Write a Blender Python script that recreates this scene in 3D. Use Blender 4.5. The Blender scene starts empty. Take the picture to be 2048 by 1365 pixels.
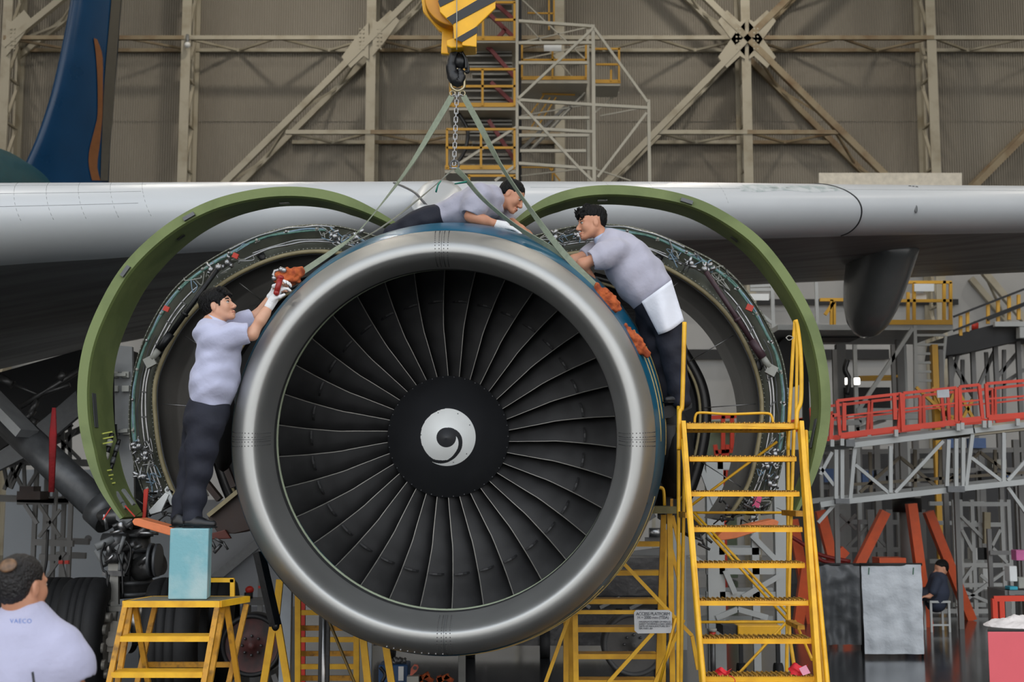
import bpy, math, random
import numpy as np
from mathutils import Vector, Matrix, noise as mnoise
random.seed(7)
sc = bpy.context.scene
COL = sc.collection
pi = math.pi
V = Vector
F, H = 2600.0, 2.0
TH = math.atan(302.5 / F)
CT, ST = math.cos(TH), math.sin(TH)
def at(px, py, Y):
    """point of the hangar that the photograph shows at (px, py), at distance Y from the photographer"""
    u = (px - 1024) / F; v = (682.5 - py) / F
    t = Y / (CT - v * ST)
    return V((u * t, Y, H + t * (ST + v * CT)))
def sl(c):
    c = c / 255.0
    return c / 12.92 if c <= 0.04045 else ((c + 0.055) / 1.055) ** 2.4
def lin(rgb): return (sl(rgb[0]), sl(rgb[1]), sl(rgb[2]), 1.0)
# ------------------------------------------------------------------ materials
def mat(name, rgb, rough=0.5, metal=0.0, var=0.12, scale=6.0, bump=0.0, bscale=40.0, rgb2=None, cut=(0.45, 0.6), stretch=(1, 1, 1), spec=0.5, detail=5.0, rvar=0.1, sheen=0.0):
    m = bpy.data.materials.new(name); m.use_nodes = True
    nt = m.node_tree; N = nt.nodes; L = nt.links
    b = N['Principled BSDF']
    b.inputs['Metallic'].default_value = metal
    b.inputs['Specular IOR Level'].default_value = spec
    if sheen: b.inputs['Sheen Weight'].default_value = sheen
    tc = N.new('ShaderNodeTexCoord'); mp = N.new('ShaderNodeMapping')
    mp.inputs['Scale'].default_value = stretch
    L.new(tc.outputs['Object'], mp.inputs['Vector'])
    nz = N.new('ShaderNodeTexNoise'); nz.inputs['Scale'].default_value = scale; nz.inputs['Detail'].default_value = detail
    L.new(mp.outputs['Vector'], nz.inputs['Vector'])
    rp = N.new('ShaderNodeValToRGB')
    c = lin(rgb)
    if rgb2 is None:
        rp.color_ramp.elements[0].color = tuple(x * (1 - var) for x in c[:3]) + (1,)
        rp.color_ramp.elements[1].color = tuple(min(1, x * (1 + var)) for x in c[:3]) + (1,)
        rp.color_ramp.elements[0].position = 0.3; rp.color_ramp.elements[1].position = 0.7
    else:
        rp.color_ramp.elements[0].color = c; rp.color_ramp.elements[1].color = lin(rgb2)
        rp.color_ramp.elements[0].position = cut[0]; rp.color_ramp.elements[1].position = cut[1]
    L.new(nz.outputs['Fac'], rp.inputs['Fac'])
    L.new(rp.outputs['Color'], b.inputs['Base Color'])
    mr = N.new('ShaderNodeMapRange'); mr.inputs['To Min'].default_value = max(0.02, rough - rvar); mr.inputs['To Max'].default_value = min(1, rough + rvar)
    L.new(nz.outputs['Fac'], mr.inputs['Value']); L.new(mr.outputs['Result'], b.inputs['Roughness'])
    if bump:
        n2 = N.new('ShaderNodeTexNoise'); n2.inputs['Scale'].default_value = bscale; n2.inputs['Detail'].default_value = 3
        L.new(mp.outputs['Vector'], n2.inputs['Vector'])
        bp = N.new('ShaderNodeBump'); bp.inputs['Strength'].default_value = bump; bp.inputs['Distance'].default_value = 0.02
        L.new(n2.outputs['Fac'], bp.inputs['Height']); L.new(bp.outputs['Normal'], b.inputs['Normal'])
    return m
def emat(name, rgb, power):
    m = mat(name, rgb); b = m.node_tree.nodes['Principled BSDF']
    b.inputs['Emission Color'].default_value = lin(rgb); b.inputs['Emission Strength'].default_value = power
    return m
# ------------------------------------------------------------------ objects
ROOT = {}
def thing(name, label, cat, loc, group=None):
    o = bpy.data.objects.new(name, None); COL.objects.link(o)
    o.empty_display_size = 0.1
    o.location = loc; ROOT[o] = V(loc)
    o['label'] = label; o['category'] = cat
    if group: o['group'] = group
    return o
def tag(o, label, cat, group=None):
    o['label'] = label; o['category'] = cat
    if group: o['group'] = group
    return o
def kind(o, k='structure'):
    o['kind'] = k; return o
def link_mesh(name, me, parent, loc=None):
    o = bpy.data.objects.new(name, me); COL.objects.link(o)
    if parent is not None:
        o.parent = parent; ROOT[o] = ROOT[parent]
    else:
        o.location = loc; ROOT[o] = V(loc)
    return o
def copy_tree(o, d=None, label=None, parent=None, group=None):
    c = o.copy(); COL.objects.link(c)
    if parent is not None: c.parent = parent
    else:
        c.location = o.location + V(d)
        ROOT[c] = V(c.location)
        if label: c['label'] = label
        if group: c['group'] = group
    for ch in list(o.children): copy_tree(ch, parent=c)
    return c
class MB:
    def __init__(s): s.v = []; s.f = []; s.m = []; s.sm = []; s.mi = 0; s.smooth = False
    def add(s, vs, fs, smooth=None):
        n = len(s.v); s.v.extend([tuple(x) for x in vs])
        sm = s.smooth if smooth is None else smooth
        for f in fs:
            s.f.append(tuple(i + n for i in f)); s.m.append(s.mi); s.sm.append(sm)
        return s
    def box(s, c, size, rot=None):
        c = V(c); hx, hy, hz = [x / 2 for x in size]
        vs = [V((x, y, z)) for x in (-hx, hx) for y in (-hy, hy) for z in (-hz, hz)]
        if rot is not None: vs = [rot @ v for v in vs]
        return s.add([v + c for v in vs], [(0, 1, 3, 2), (4, 6, 7, 5), (0, 4, 5, 1), (2, 3, 7, 6), (0, 2, 6, 4), (1, 5, 7, 3)], False)
    def bar(s, p, q, w, h=None, up=V((0, 0, 1)), ext=0.0):
        p = V(p); q = V(q); h = w if h is None else h
        d = (q - p)
        if d.length < 1e-6: return s
        d.normalize()
        p = p - d * ext; q = q + d * ext
        if abs(d.dot(up)) > 0.98: up = V((0, 1, 0))
        sd = d.cross(up).normalized(); u2 = sd.cross(d).normalized()
        a = sd * (w / 2); b = u2 * (h / 2)
        vs = [p - a - b, p + a - b, p + a + b, p - a + b, q - a - b, q + a - b, q + a + b, q - a + b]
        return s.add(vs, [(0, 3, 2, 1), (4, 5, 6, 7), (0, 1, 5, 4), (1, 2, 6, 5), (2, 3, 7, 6), (3, 0, 4, 7)], False)
    def loft(s, rings, closed=True, caps=True, smooth=True, loop=False):
        n = len(rings[0]); vs = [p for r in rings for p in r]; fs = []
        m = len(rings)
        for i in range(m if loop else m - 1):
            i2 = (i + 1) % m
            for j in range(n if closed else n - 1):
                k = (j + 1) % n
                fs.append((i * n + j, i * n + k, i2 * n + k, i2 * n + j))
        s.add(vs, fs, smooth)
        if caps and closed and not loop:
            s.add(rings[0], [tuple(range(n))[::-1]], False); s.add(rings[-1], [tuple(range(n))], False)
        return s
    def tube(s, pts, r, n=8, closed=False, caps=True, flat=1.0):
        pts = [V(p) for p in pts]; m = len(pts)
        rr = r if isinstance(r, (list, tuple)) else [r] * m
        T = []
        for i in range(m):
            a = pts[(i - 1) % m] if (closed or i > 0) else pts[i]
            b = pts[(i + 1) % m] if (closed or i < m - 1) else pts[i]
            t = (b - a); T.append(t.normalized() if t.length > 1e-9 else V((0, 0, 1)))
        nv = T[0].cross(V((0, 0, 1)) if abs(T[0].z) < 0.9 else V((0, 1, 0))).normalized()
        rings = []
        for i in range(m):
            nv = (nv - T[i] * nv.dot(T[i]))
            nv = nv.normalized() if nv.length > 1e-6 else T[i].orthogonal().normalized()
            bv = T[i].cross(nv)
            rings.append([pts[i] + nv * (rr[i] * math.cos(2 * pi * j / n)) + bv * (rr[i] * flat * math.sin(2 * pi * j / n)) for j in range(n)])
        return s.loft(rings, True, caps, n > 5, closed)
    def ell(s, c, r, rot=None, nu=16, nv=10):
        c = V(c); rings = []
        for i in range(nv + 1):
            th = pi * (0.02 + 0.96 * i / nv); ring = []
            for j in range(nu):
                ph = 2 * pi * j / nu
                p = V((r[0] * math.sin(th) * math.cos(ph), r[1] * math.sin(th) * math.sin(ph), r[2] * math.cos(th)))
                if rot is not None: p = rot @ p
                ring.append(c + p)
            rings.append(ring)
        return s.loft(rings[::-1], True, True, True)
    def cyl(s, p, q, r, n=16, r2=None, smooth=True):
        return s.tube([p, q], [r, r if r2 is None else r2], n)
    def prism(s, poly, d):
        """polygon (list of points) pushed along vector d"""
        n = len(poly); d = V(d); a = [V(p) for p in poly]; b = [p + d for p in a]
        fs = [tuple(range(n)), tuple(range(2 * n - 1, n - 1, -1))]
        for j in range(n):
            k = (j + 1) % n; fs.append((j, j + n, k + n, k)[::-1] if False else (k, k + n, j + n, j)[::-1])
        return s.add(a + b, fs, False)
    def grid(s, fn, nu, nv, smooth=True, cu=False):
        vs = [fn(i / (nu if cu else nu - 1), j / (nv - 1)) for i in range(nu) for j in range(nv)]
        fs = []
        for i in range(nu if cu else nu - 1):
            i2 = (i + 1) % nu
            for j in range(nv - 1): fs.append((i * nv + j, i2 * nv + j, i2 * nv + j + 1, i * nv + j + 1))
        return s.add(vs, fs, smooth)
    def build(s, name, mats, parent=None, loc=None, bevel=0.0, fixn=True):
        vs = s.v
        if parent is None and loc is None:
            xs = [v[0] for v in vs]; ys = [v[1] for v in vs]; zs = [v[2] for v in vs]
            loc = V(((min(xs) + max(xs)) / 2, (min(ys) + max(ys)) / 2, min(zs)))
        off = ROOT[parent] if parent is not None else V(loc)
        me = bpy.data.meshes.new(name)
        me.from_pydata([(v[0] - off.x, v[1] - off.y, v[2] - off.z) for v in vs], [], s.f)
        if not isinstance(mats, (list, tuple)): mats = [mats]
        for m in mats: me.materials.append(m)
        me.polygons.foreach_set('material_index', s.m); me.polygons.foreach_set('use_smooth', s.sm)
        if fixn:
            import bmesh
            bm = bmesh.new(); bm.from_mesh(me)
            bmesh.ops.remove_doubles(bm, verts=bm.verts, dist=1e-5)
            bmesh.ops.recalc_face_normals(bm, faces=bm.faces); bm.to_mesh(me); bm.free()
        me.update()
        o = link_mesh(name, me, parent, loc)
        if bevel:
            md = o.modifiers.new('edge', 'BEVEL'); md.width = bevel; md.segments = 2; md.limit_method = 'ANGLE'
        return o
def cr(pts, n=6):
    """Catmull-Rom through the points (any dimension)"""
    P = [np.array(p, float) for p in pts]; out = []
    for i in range(len(P) - 1):
        p0 = P[i - 1] if i > 0 else 2 * P[0] - P[1]; p1, p2 = P[i], P[i + 1]
        p3 = P[i + 2] if i + 2 < len(P) else 2 * P[-1] - P[-2]
        for k in range(n):
            t = k / n
            out.append(0.5 * ((2 * p1) + (-p0 + p2) * t + (2 * p0 - 5 * p1 + 4 * p2 - p3) * t * t + (-p0 + 3 * p1 - 3 * p2 + p3) * t ** 3))
    out.append(P[-1]); return out
def resample(pts, n):
    P = np.array([list(p) for p in pts], float); d = np.r_[0, np.cumsum(np.linalg.norm(np.diff(P, axis=0), axis=1))]
    q = np.linspace(0, d[-1], n)
    return [tuple(np.interp(x, d, P[:, c]) for c in range(P.shape[1])) for x in q]
def pline(pts, Y, n=6):
    return [at(p[0], p[1], p[2] if len(p) > 2 else Y) for p in cr(pts, n)]
def smooth_line(P, it=14):
    A = np.array(P, float)
    for _ in range(it): A[1:-1] = .25 * A[:-2] + .5 * A[1:-1] + .25 * A[2:]
    return [tuple(q) for q in A]
def plerp(x, xs, ys): return float(np.interp(x, xs, ys))
def text(name, body, size, m, parent, p, rot, align='LEFT', depth=0.0008, spacing=1.0):
    cu = bpy.data.curves.new(name, 'FONT'); cu.body = body; cu.size = size; cu.extrude = depth
    cu.align_x = align; cu.space_character = spacing
    cu.materials.append(m)
    o = bpy.data.objects.new(name, cu)
    me = bpy.data.meshes.new_from_object(o); bpy.data.objects.remove(o)
    from mathutils import Euler
    me.transform(Matrix.Translation(V(p) - ROOT[parent]) @ Euler(rot).to_matrix().to_4x4())
    o = bpy.data.objects.new(name, me); COL.objects.link(o); o.parent = parent; ROOT[o] = ROOT[parent]
    return o
# ------------------------------------------------------------------ smooth bodies (blended distance field + surface nets)
class Flesh:
    def __init__(s): s.p = []
    def cap(s, a, b, ra, rb=None, k=0.03, flat=None, op='add'):
        s.p.append(('c', np.array(a, float), np.array(b, float), ra, ra if rb is None else rb, k, flat, op)); return s
    def ell(s, c, r, M=None, k=0.03, op='add'):
        s.p.append(('e', np.array(c, float), np.array(r, float), None if M is None else np.array(M, float), None, k, None, op)); return s
    def chain(s, pts, rs, k=0.03, flat=None):
        for i in range(len(pts) - 1): s.cap(pts[i], pts[i + 1], rs[i], rs[i + 1], k, flat)
        return s
    def mesh(s, h, name, mats, parent, disp=None):
        lo = np.full(3, 1e9); hi = np.full(3, -1e9)
        def bb(p):
            if p[0] == 'c':
                r = max(p[3], p[4]) * 1.3
                return np.minimum(p[1], p[2]) - r, np.maximum(p[1], p[2]) + r
            return p[1] - p[2].max(), p[1] + p[2].max()
        for p in s.p:
            if p[7] == 'add':
                a, b = bb(p); lo = np.minimum(lo, a); hi = np.maximum(hi, b)
        lo -= 4 * h; hi += 4 * h
        n = np.ceil((hi - lo) / h).astype(int) + 1
        vol = np.full(n, 0.5, np.float32)
        for p in s.p:
            k = p[5]; a, b = bb(p)
            mg = k + 3 * h + 0.02
            i0 = np.clip(np.floor((a - mg - lo) / h).astype(int), 0, n); i1 = np.clip(np.ceil((b + mg - lo) / h).astype(int) + 1, 0, n)
            if (i1 <= i0).any(): continue
            X = np.meshgrid(*[lo[q] + h * np.arange(i0[q], i1[q]) for q in range(3)], indexing='ij')
            X = np.stack(X, -1).astype(np.float32)
            if p[0] == 'c':
                A, B = p[1], p[2]
                if p[6] is not None:
                    d = np.array(p[6][0], float); d /= np.linalg.norm(d); q = 1 / p[6][1] - 1
                    X = X + ((X - A) @ d)[..., None] * q * d
                    B = B + np.dot(B - A, d) * q * d
                ab = B - A; L2 = max(float(ab @ ab), 1e-9)
                t = np.clip(((X - A) @ ab) / L2, 0, 1)
                D = np.linalg.norm(X - A - t[..., None] * ab, axis=-1) - (p[3] + (p[4] - p[3]) * t)
            else:
                Q = X - p[1]
                if p[3] is not None: Q = Q @ p[3]
                r = p[2]; k0 = np.linalg.norm(Q / r, axis=-1); k1 = np.linalg.norm(Q / (r * r), axis=-1)
                D = k0 * (k0 - 1) / np.maximum(k1, 1e-6)
            sub = vol[i0[0]:i1[0], i0[1]:i1[1], i0[2]:i1[2]]
            k = max(k, 1e-4)
            if p[7] == 'add':
                hh = np.maximum(k - np.abs(sub - D), 0) / k; sub[...] = np.minimum(sub, D) - hh * hh * k / 4
            else:
                hh = np.maximum(k - np.abs(sub + D), 0) / k; sub[...] = np.maximum(sub, -D) + hh * hh * k / 4
        if disp: 
            X = np.stack(np.meshgrid(*[lo[q] + h * np.arange(n[q]) for q in range(3)], indexing='ij'), -1)
            vol = vol + disp(X).astype(np.float32)
        S = vol < 0
        cn = n - 1; acc = np.zeros(tuple(cn) + (3,), np.float32); cnt = np.zeros(tuple(cn), np.float32); quads = []
        for ax in range(3):
            o1, o2 = [q for q in range(3) if q != ax]
            sa = [slice(None)] * 3; sb = [slice(None)] * 3; sa[ax] = slice(0, -1); sb[ax] = slice(1, None)
            A, B = vol[tuple(sa)], vol[tuple(sb)]; cr_ = S[tuple(sa)] != S[tuple(sb)]
            I = np.argwhere(cr_)
            I = I[(I[:, o1] > 0) & (I[:, o2] > 0) & (I[:, o1] < n[o1] - 1) & (I[:, o2] < n[o2] - 1)]
            va = A[tuple(I.T)]; vb = B[tuple(I.T)]; t = va / (va - vb)
            P = I.astype(np.float32).copy(); P[:, ax] += t
            cells = []
            for d1, d2 in ((-1, -1), (0, -1), (0, 0), (-1, 0)):
                C = I.copy(); C[:, o1] += d1; C[:, o2] += d2; cells.append(C)
                np.add.at(acc, tuple(C.T), P); np.add.at(cnt, tuple(C.T), 1)
            quads.append((cells, S[tuple(sa)][tuple(I.T)] ^ (ax == 1)))
        used = cnt > 0; idx = np.full(tuple(cn), -1, np.int64); idx[used] = np.arange(used.sum())
        verts = lo + h * (acc[used] / cnt[used][:, None])
        fs = []
        for cells, flip in quads:
            q = np.stack([idx[tuple(C.T)] for C in cells], 1)
            q[~flip] = q[~flip][:, ::-1]; fs.append(q)
        fs = np.concatenate(fs)
        off = np.array(ROOT[parent])
        me = bpy.data.meshes.new(name)
        me.vertices.add(len(verts)); me.vertices.foreach_set('co', (verts - off).astype(np.float32).ravel())
        me.loops.add(fs.size); me.loops.foreach_set('vertex_index', fs.astype(np.int32).ravel())
        me.polygons.add(len(fs)); me.polygons.foreach_set('loop_start', np.arange(0, fs.size, 4, dtype=np.int32))
        me.polygons.foreach_set('loop_total', np.full(len(fs), 4, np.int32))
        if not isinstance(mats, (list, tuple)): mats = [mats]
        for m in mats: me.materials.append(m)
        me.polygons.foreach_set('use_smooth', np.ones(len(fs), bool))
        me.update(calc_edges=True); me.validate()
        return link_mesh(name, me, parent)
# ------------------------------------------------------------------ shared materials
M = {}
M['yellow'] = mat('yellow_paint', (240, 184, 40), 0.45, 0, 0.1, 9, rgb2=(216, 158, 36), cut=(0.42, 0.75), bump=0.05)
M['yellow_worn'] = mat('worn_yellow_paint', (196, 140, 34), 0.55, 0, rgb2=(120, 84, 30), scale=16, cut=(0.5, 0.72), bump=0.1)
M['yellow_bright'] = mat('crane_yellow', (240, 178, 20), 0.4, 0, 0.08, 7, bump=0.05)
M['black'] = mat('black_paint', (22, 23, 25), 0.4, 0, 0.3, 10, bump=0.1)
M['rubber'] = mat('tyre_rubber', (24, 24, 25), 0.7, 0, 0.3, 14, bump=0.1)
M['steel'] = mat('bright_steel', (165, 165, 165), 0.3, 0.9, 0.15, 12)
M['darksteel'] = mat('dark_steel', (92, 92, 92), 0.4, 0.6, 0.25, 12, bump=0.06)
M['gunmetal'] = mat('gunmetal', (92, 94, 96), 0.4, 0.35, 0.2, 10)
M['white_steel'] = mat('white_painted_steel', (186, 187, 182), 0.5, 0, 0.1, 5)
M['white_dim'] = mat('old_white_painted_steel', (160, 160, 152), 0.55, 0, 0.14, 6)
M['grey_steel'] = mat('grey_painted_steel', (128, 130, 130), 0.5, 0, 0.12, 6)
M['dark'] = mat('dark_parts_and_shade', (26, 26, 27), 0.6, 0, 0.3, 6)  # plain dark for black parts, also painted in for shaded hollows and undersides
M['brown'] = mat('dark_brown_composite', (52, 34, 26), 0.5, 0, 0.25, 8)
M['tan'] = mat('tan_edge_seal', (150, 138, 104), 0.5, 0, 0.12, 14)
M['red'] = mat('red_paint', (196, 48, 32), 0.5, 0, 0.12, 8)
M['red_tag'] = mat('red_tag_fabric', (214, 40, 52), 0.7, 0, 0.15, 20, bump=0.2)
M['orange'] = mat('orange_jack_paint', (214, 82, 24), 0.5, 0, 0.12, 6)
M['peach'] = mat('orange_rubber_pad', (236, 134, 84), 0.6, 0, 0.1, 10, bump=0.1)
M['rag'] = mat('orange_cloth', (184, 90, 42), 0.85, 0, rgb2=(140, 60, 28), scale=14, bump=0.5, bscale=30)
M['white'] = mat('white_paint', (226, 228, 226), 0.45, 0, 0.04, 6)
M['grey_line'] = mat('panel_seam', (120, 124, 126), 0.6, 0, 0.1, 6)
M['silverfoil'] = mat('silver_tarpaulin', (184, 189, 194), 0.5, 0.0, 0.05, 5, bump=0.5, bscale=16)
M['darkfoil'] = mat('dark_tarpaulin', (92, 94, 96), 0.45, 0.0, 0.1, 5, bump=0.5, bscale=14)
M['teal'] = mat('teal_wire_sleeve', (88, 126, 114), 0.5, 0, 0.35, 30)
M['bluewire'] = mat('blue_wire_sleeve', (126, 150, 168), 0.5, 0, 0.2, 30)
# ------------------------------------------------------------------ the hangar
YW = 42.0
floor = MB().box((0, 7, -0.1), (160, 100, 0.2))
m_floor = mat('epoxy_floor', (48, 50, 53), 0.14, 0, rgb2=(38, 40, 42), scale=0.8, cut=(0.4, 0.65), rvar=0.07, bump=0.02, bscale=2)
kind(floor.build('floor', m_floor))
apron = MB().box((0, -142, -0.11), (400, 200, 0.2))
kind(apron.build('ground', mat('apron_concrete', (150, 150, 145), 0.8, 0, 0.1, 0.3)))
# corrugated upper back wall
wb = MB(); per = 0.08; x = -36.0; pr = []
while x < 36:
    pr += [(x, 0), (x + per * .3, 0), (x + per * .5, .035), (x + per * .8, .035)]; x += per
for z0, z1, dy in ((10.6, 14.25, 0.0), (14.22, 23, -0.03)):
    wb.add([(a, YW + b + dy, z) for a, b in pr for z in (z0, z1)], [(2 * i, 2 * i + 2, 2 * i + 3, 2 * i + 1) for i in range(len(pr) - 1)], False)
m_corr = mat('corrugated_cladding', (148, 142, 130), 0.6, 0, rgb2=(132, 125, 113), scale=0.25, cut=(0.35, 0.7), stretch=(1, 1, .5))
kind(wb.build('wall_back', m_corr))
kind(MB().box((0, YW + 0.15, 5.3), (72, 0.2, 10.6)).build('wall_back_lower', mat('grey_wall_paint', (172, 172, 171), 0.7, 0, 0.06, 0.4)))
m_side = mat('side_cladding', (120, 114, 104), 0.7, 0, 0.1, 0.5)
kind(MB().box((-36.1, 19, 11.5), (0.2, 46.4, 23)).build('wall_left', m_side))
kind(MB().box((36.1, 19, 11.5), (0.2, 46.4, 23)).build('wall_right', m_side))
kind(MB().box((0, 22.1, 23.1), (72.4, 40.2, 0.2)).build('ceiling', mat('roof_sheets', (96, 92, 86), 0.7, 0, 0.1, 0.5)))
m_col = mat('hangar_steel', (172, 165, 147), 0.55, 0, rgb2=(142, 132, 110), scale=1.2, cut=(0.5, 0.72), detail=8)
m_colr = mat('rusty_hangar_steel', (146, 132, 106), 0.6, 0, rgb2=(118, 94, 66), scale=1.5, cut=(0.45, 0.7), detail=8)
m_cold = mat('shaded_web_steel', (118, 108, 90), 0.6, 0, rgb2=(92, 80, 64), scale=1.5, detail=8)
YF = 40.7
def colx(px): return at(px, 200, YF).x
for i, px in enumerate((8, 369, 741, 1120, 1494, 1867, 2242)):
    X = colx(px); b = MB()
    b.box((X, YF, 11.4), (0.3, 0.06, 22.8)); b.box((X, YF + .18, 11.4), (0.05, .3, 22.8))
    b.box((X, YW - .1, 11.4), (0.3, 0.06, 22.8)); b.box((X, YW - .25, 11.4), (0.05, .3, 22.8))
    z = 0.4; s_ = 1
    while z < 21.5:
        b.bar((X, YF + .2, z), (X, YW - .2, z + 1.5), .1, .06); b.bar((X, YF + .2, z + 1.5), (X, YW - .2, z + 1.5), .1, .06)
        z += 1.5
    kind(b.build('wall_column', m_col))
def truss(p, q, name, m=m_col, w=.13, lace=1.5, d=1.2):
    """laced beam lying in depth: front chord p-q, rear chord by the wall"""
    b = MB(); p = V(p); q = V(q); D = V((0, d, 0))
    b.bar(p, q, w, w); b.bar(p + D, q + D, w * .9, w * .9)
    n = max(2, int((q - p).length / lace))
    for i in range(n):
        a = p.lerp(q, i / n); c = p.lerp(q, (i + 1) / n)
        if i % 2: a, c = c, a
        b.bar(a, c + D, .07, .07)
    return kind(b.build(name, m))
for py in (76, 265):
    for i in range(6):
        a = (8, 369, 741, 1120, 1494, 1867, 2242)[i:i + 2]
        if py == 265 and i in (0, 5): continue
        x0, x1 = a
        if py == 265 and i == 1: x0 = 572
        if py == 265 and i == 4: x1 = 1676
        if py == 265 and i == 3: x0 = 1312
        truss(at(x0, py, YF), at(x1, py, YF), 'girt_beam', m_col if i % 2 else m_colr)
def brace(a, b, m=m_col): return truss(at(a[0], a[1], YF - .02), at(b[0], b[1], YF - .02), 'brace_beam', m, .2, 1.6)
brace((741, 78), (440, 376)); brace((741, 78), (900, -80)); brace((8, 92), (180, -48))
brace((1494, 78), (1180, 398)); brace((1494, 78), (1812, 392), m_colr); brace((1494, 78), (1330, -84)); brace((1494, 78), (1660, -86), m_colr)
brace((2242, 78), (1930, 392), m_colr)
for px, arms in ((741, ((1, -1), (-1, 1))), (1494, ((1, -1), (-1, 1), (1, 1), (-1, -1))), (8, ((1, -1),))):
    g = MB()
    for sx, sy in arms:
        c = [at(px + sx * a, 78 + sy * b, YF - .1) for a, b in ((4, -34), (22, -14), (58, 36), (40, 58), (14, 34), (4, 40))]
        g.prism(c, (0, .05, 0)); 
        for k in range(6):
            for j in range(2):
                p = at(px + sx * (14 + 7 * j), 78 + sy * (-20 + 8 * k), YF - .1); g.box(p, (.05, .06, .05))
    kind(g.build('gusset_beam', m_col))
sg = thing('wall_sign', 'long blank cream sign board low on the corrugated back wall above the wing', 'sign', at(1780, 365, 40.4))
MB().prism([at(x_, y_, 40.5) for x_, y_ in ((1638, 346), (1924, 346), (1924, 385), (1638, 385))], (0, .06, 0)).build('board', mat('cream_board', (226, 220, 206), .6), sg)
# camera on the first tall column
cm = thing('security_camera', 'small white dome security camera on the second column from the left', 'camera', at(375, 88, 40.5))
MB().ell(at(375, 90, 40.45), (.1, .1, .1)).build('dome', M['white'], cm); MB().cyl(at(375, 84, 40.45), at(375, 70, 40.6), .05).build('mount', M['grey_steel'], cm)
# ------------------------------------------------------------------ light: open door behind the photographer, added roof lamps for fill
w = bpy.data.worlds.new('overcast sky'); sc.world = w; w.use_nodes = True
nt = w.node_tree; N = nt.nodes; L = nt.links; bg = N['Background']
tc = N.new('ShaderNodeTexCoord'); sp = N.new('ShaderNodeSeparateXYZ'); rp = N.new('ShaderNodeValToRGB')
L.new(tc.outputs['Generated'], sp.inputs['Vector']); L.new(sp.outputs['Z'], rp.inputs['Fac'])
e = rp.color_ramp.elements; e[0].position = 0.0; e[0].color = (.97, .95, .92, 1); e[1].position = 1.0; e[1].color = (.62, .72, .86, 1)
k_ = e.new(0.25); k_.color = (.95, .96, .97, 1)
L.new(rp.outputs['Color'], bg.inputs['Color']); bg.inputs['Strength'].default_value = 1.0
for X in (-21, -7, 7, 21):  # unseen lamps added to brighten the dim interior
    for Y in (14, 26, 36):
        mb = MB(); mb.cyl((X, Y, 22.98), (X, Y, 22.1), .15, 12); mb.cyl((X, Y, 22.1), (X, Y, 21.7), .2, 16, .45); kind(mb.build('fill_lamp_body', M['grey_steel']))
        ld = bpy.data.lights.new('roof_fill', 'AREA'); ld.shape = 'DISK'; ld.size = .9; ld.energy = 170; ld.color = (1, .92, .8)
        lo = bpy.data.objects.new('roof_fill_light', ld); COL.objects.link(lo); lo.location = (X, Y, 21.65)
# ------------------------------------------------------------------ camera
cd = bpy.data.cameras.new('camera'); cd.sensor_width = 36; cd.lens = F / 2048 * 36; cd.clip_end = 500
co = bpy.data.objects.new('camera', cd); COL.objects.link(co); co.location = (0, 0, H); co.rotation_euler = (pi / 2 + TH, 0, 0); sc.camera = co
cd.dof.use_dof = True; cd.dof.focus_distance = 9.6; cd.dof.aperture_fstop = 3.2
vs = sc.view_settings; vs.view_transform = 'Standard'; vs.look = 'None'; vs.gamma = 1; vs.use_curve_mapping = False; vs.exposure = 1.12
# ------------------------------------------------------------------ engine axis
C0 = at(885, 880, 9.2); C1 = at(897, 873, 10.5)
def axis(Y):
    t = (Y - 9.2) / 1.3; return V((C0.x + (C1.x - C0.x) * t, Y, C0.z + (C1.z - C0.z) * t))
def ringp(Y, r, n=128, a0=0, a1=2 * pi):
    c = axis(Y); full = abs(a1 - a0 - 2 * pi) < 1e-6
    return [c + V((r * math.cos(a), 0, r * math.sin(a))) for a in [a0 + (a1 - a0) * i / (n if full else n - 1) for i in range(n)]]
def lathe(mb, prof, n=128): return mb.loft([ringp(Y, r, n) for Y, r in prof], True, False, True)
prof_pts = [(9.50, 1.545), (9.38, 1.515), (9.29, 1.475), (9.23, 1.432), (9.205, 1.395), (9.2, 1.36), (9.21, 1.335), (9.25, 1.314), (9.33, 1.30), (9.48, 1.291), (9.66, 1.289), (9.8, 1.291)]
m_lip = mat('polished_lip_metal', (176, 176, 173), 0.5, 0.88, 0.05, 3, rvar=.05, bump=0.02, bscale=5)
m_blue = mat('blue_cowl_paint', (6, 80, 108), 0.3, 0, rgb2=(14, 98, 128), scale=1.2, cut=(.4, .7))
m_liner = mat('inlet_liner', (58, 58, 58), 0.55, 0.2, 0.1, 20)
inlet = thing('inlet_cowl', 'silver lipped blue engine inlet cowl hanging in green slings in front of the black fan', 'engine cowl', axis(9.75) - V((0, 0, 1.62)))
mb = MB(); lathe(mb, [tuple(p) for p in cr(prof_pts, 4)]); mb.build('lip', m_lip, inlet)
BSH = V((.045, 0, .04))
bprof = [tuple(p) for p in cr([(9.5, 1.546), (9.56, 1.566), (9.7, 1.602), (9.85, 1.632), (10.0, 1.652), (10.2, 1.668), (10.34, 1.672)], 3)]
mb = MB(); mb.loft([[p + BSH * ((Y - 9.5) / .7) for p in ringp(Y, r)] for Y, r in bprof + [(10.36, 1.6), (10.36, 1.42)]], True, False, True); ob = mb.build('outer_barrel', m_blue, inlet)
mb = MB(); lathe(mb, [(9.8, 1.291), (9.95, 1.30), (10.15, 1.33), (10.3, 1.36), (10.36, 1.38)]); mb.build('inner_barrel', m_liner, inlet)
mb = MB(); lathe(mb, [(10.255, 1.352), (10.25, 1.336), (10.275, 1.334), (10.30, 1.362)]); mb.build('seal', mat('pale_green_seal', (150, 160, 134), .5), inlet, None)
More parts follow.
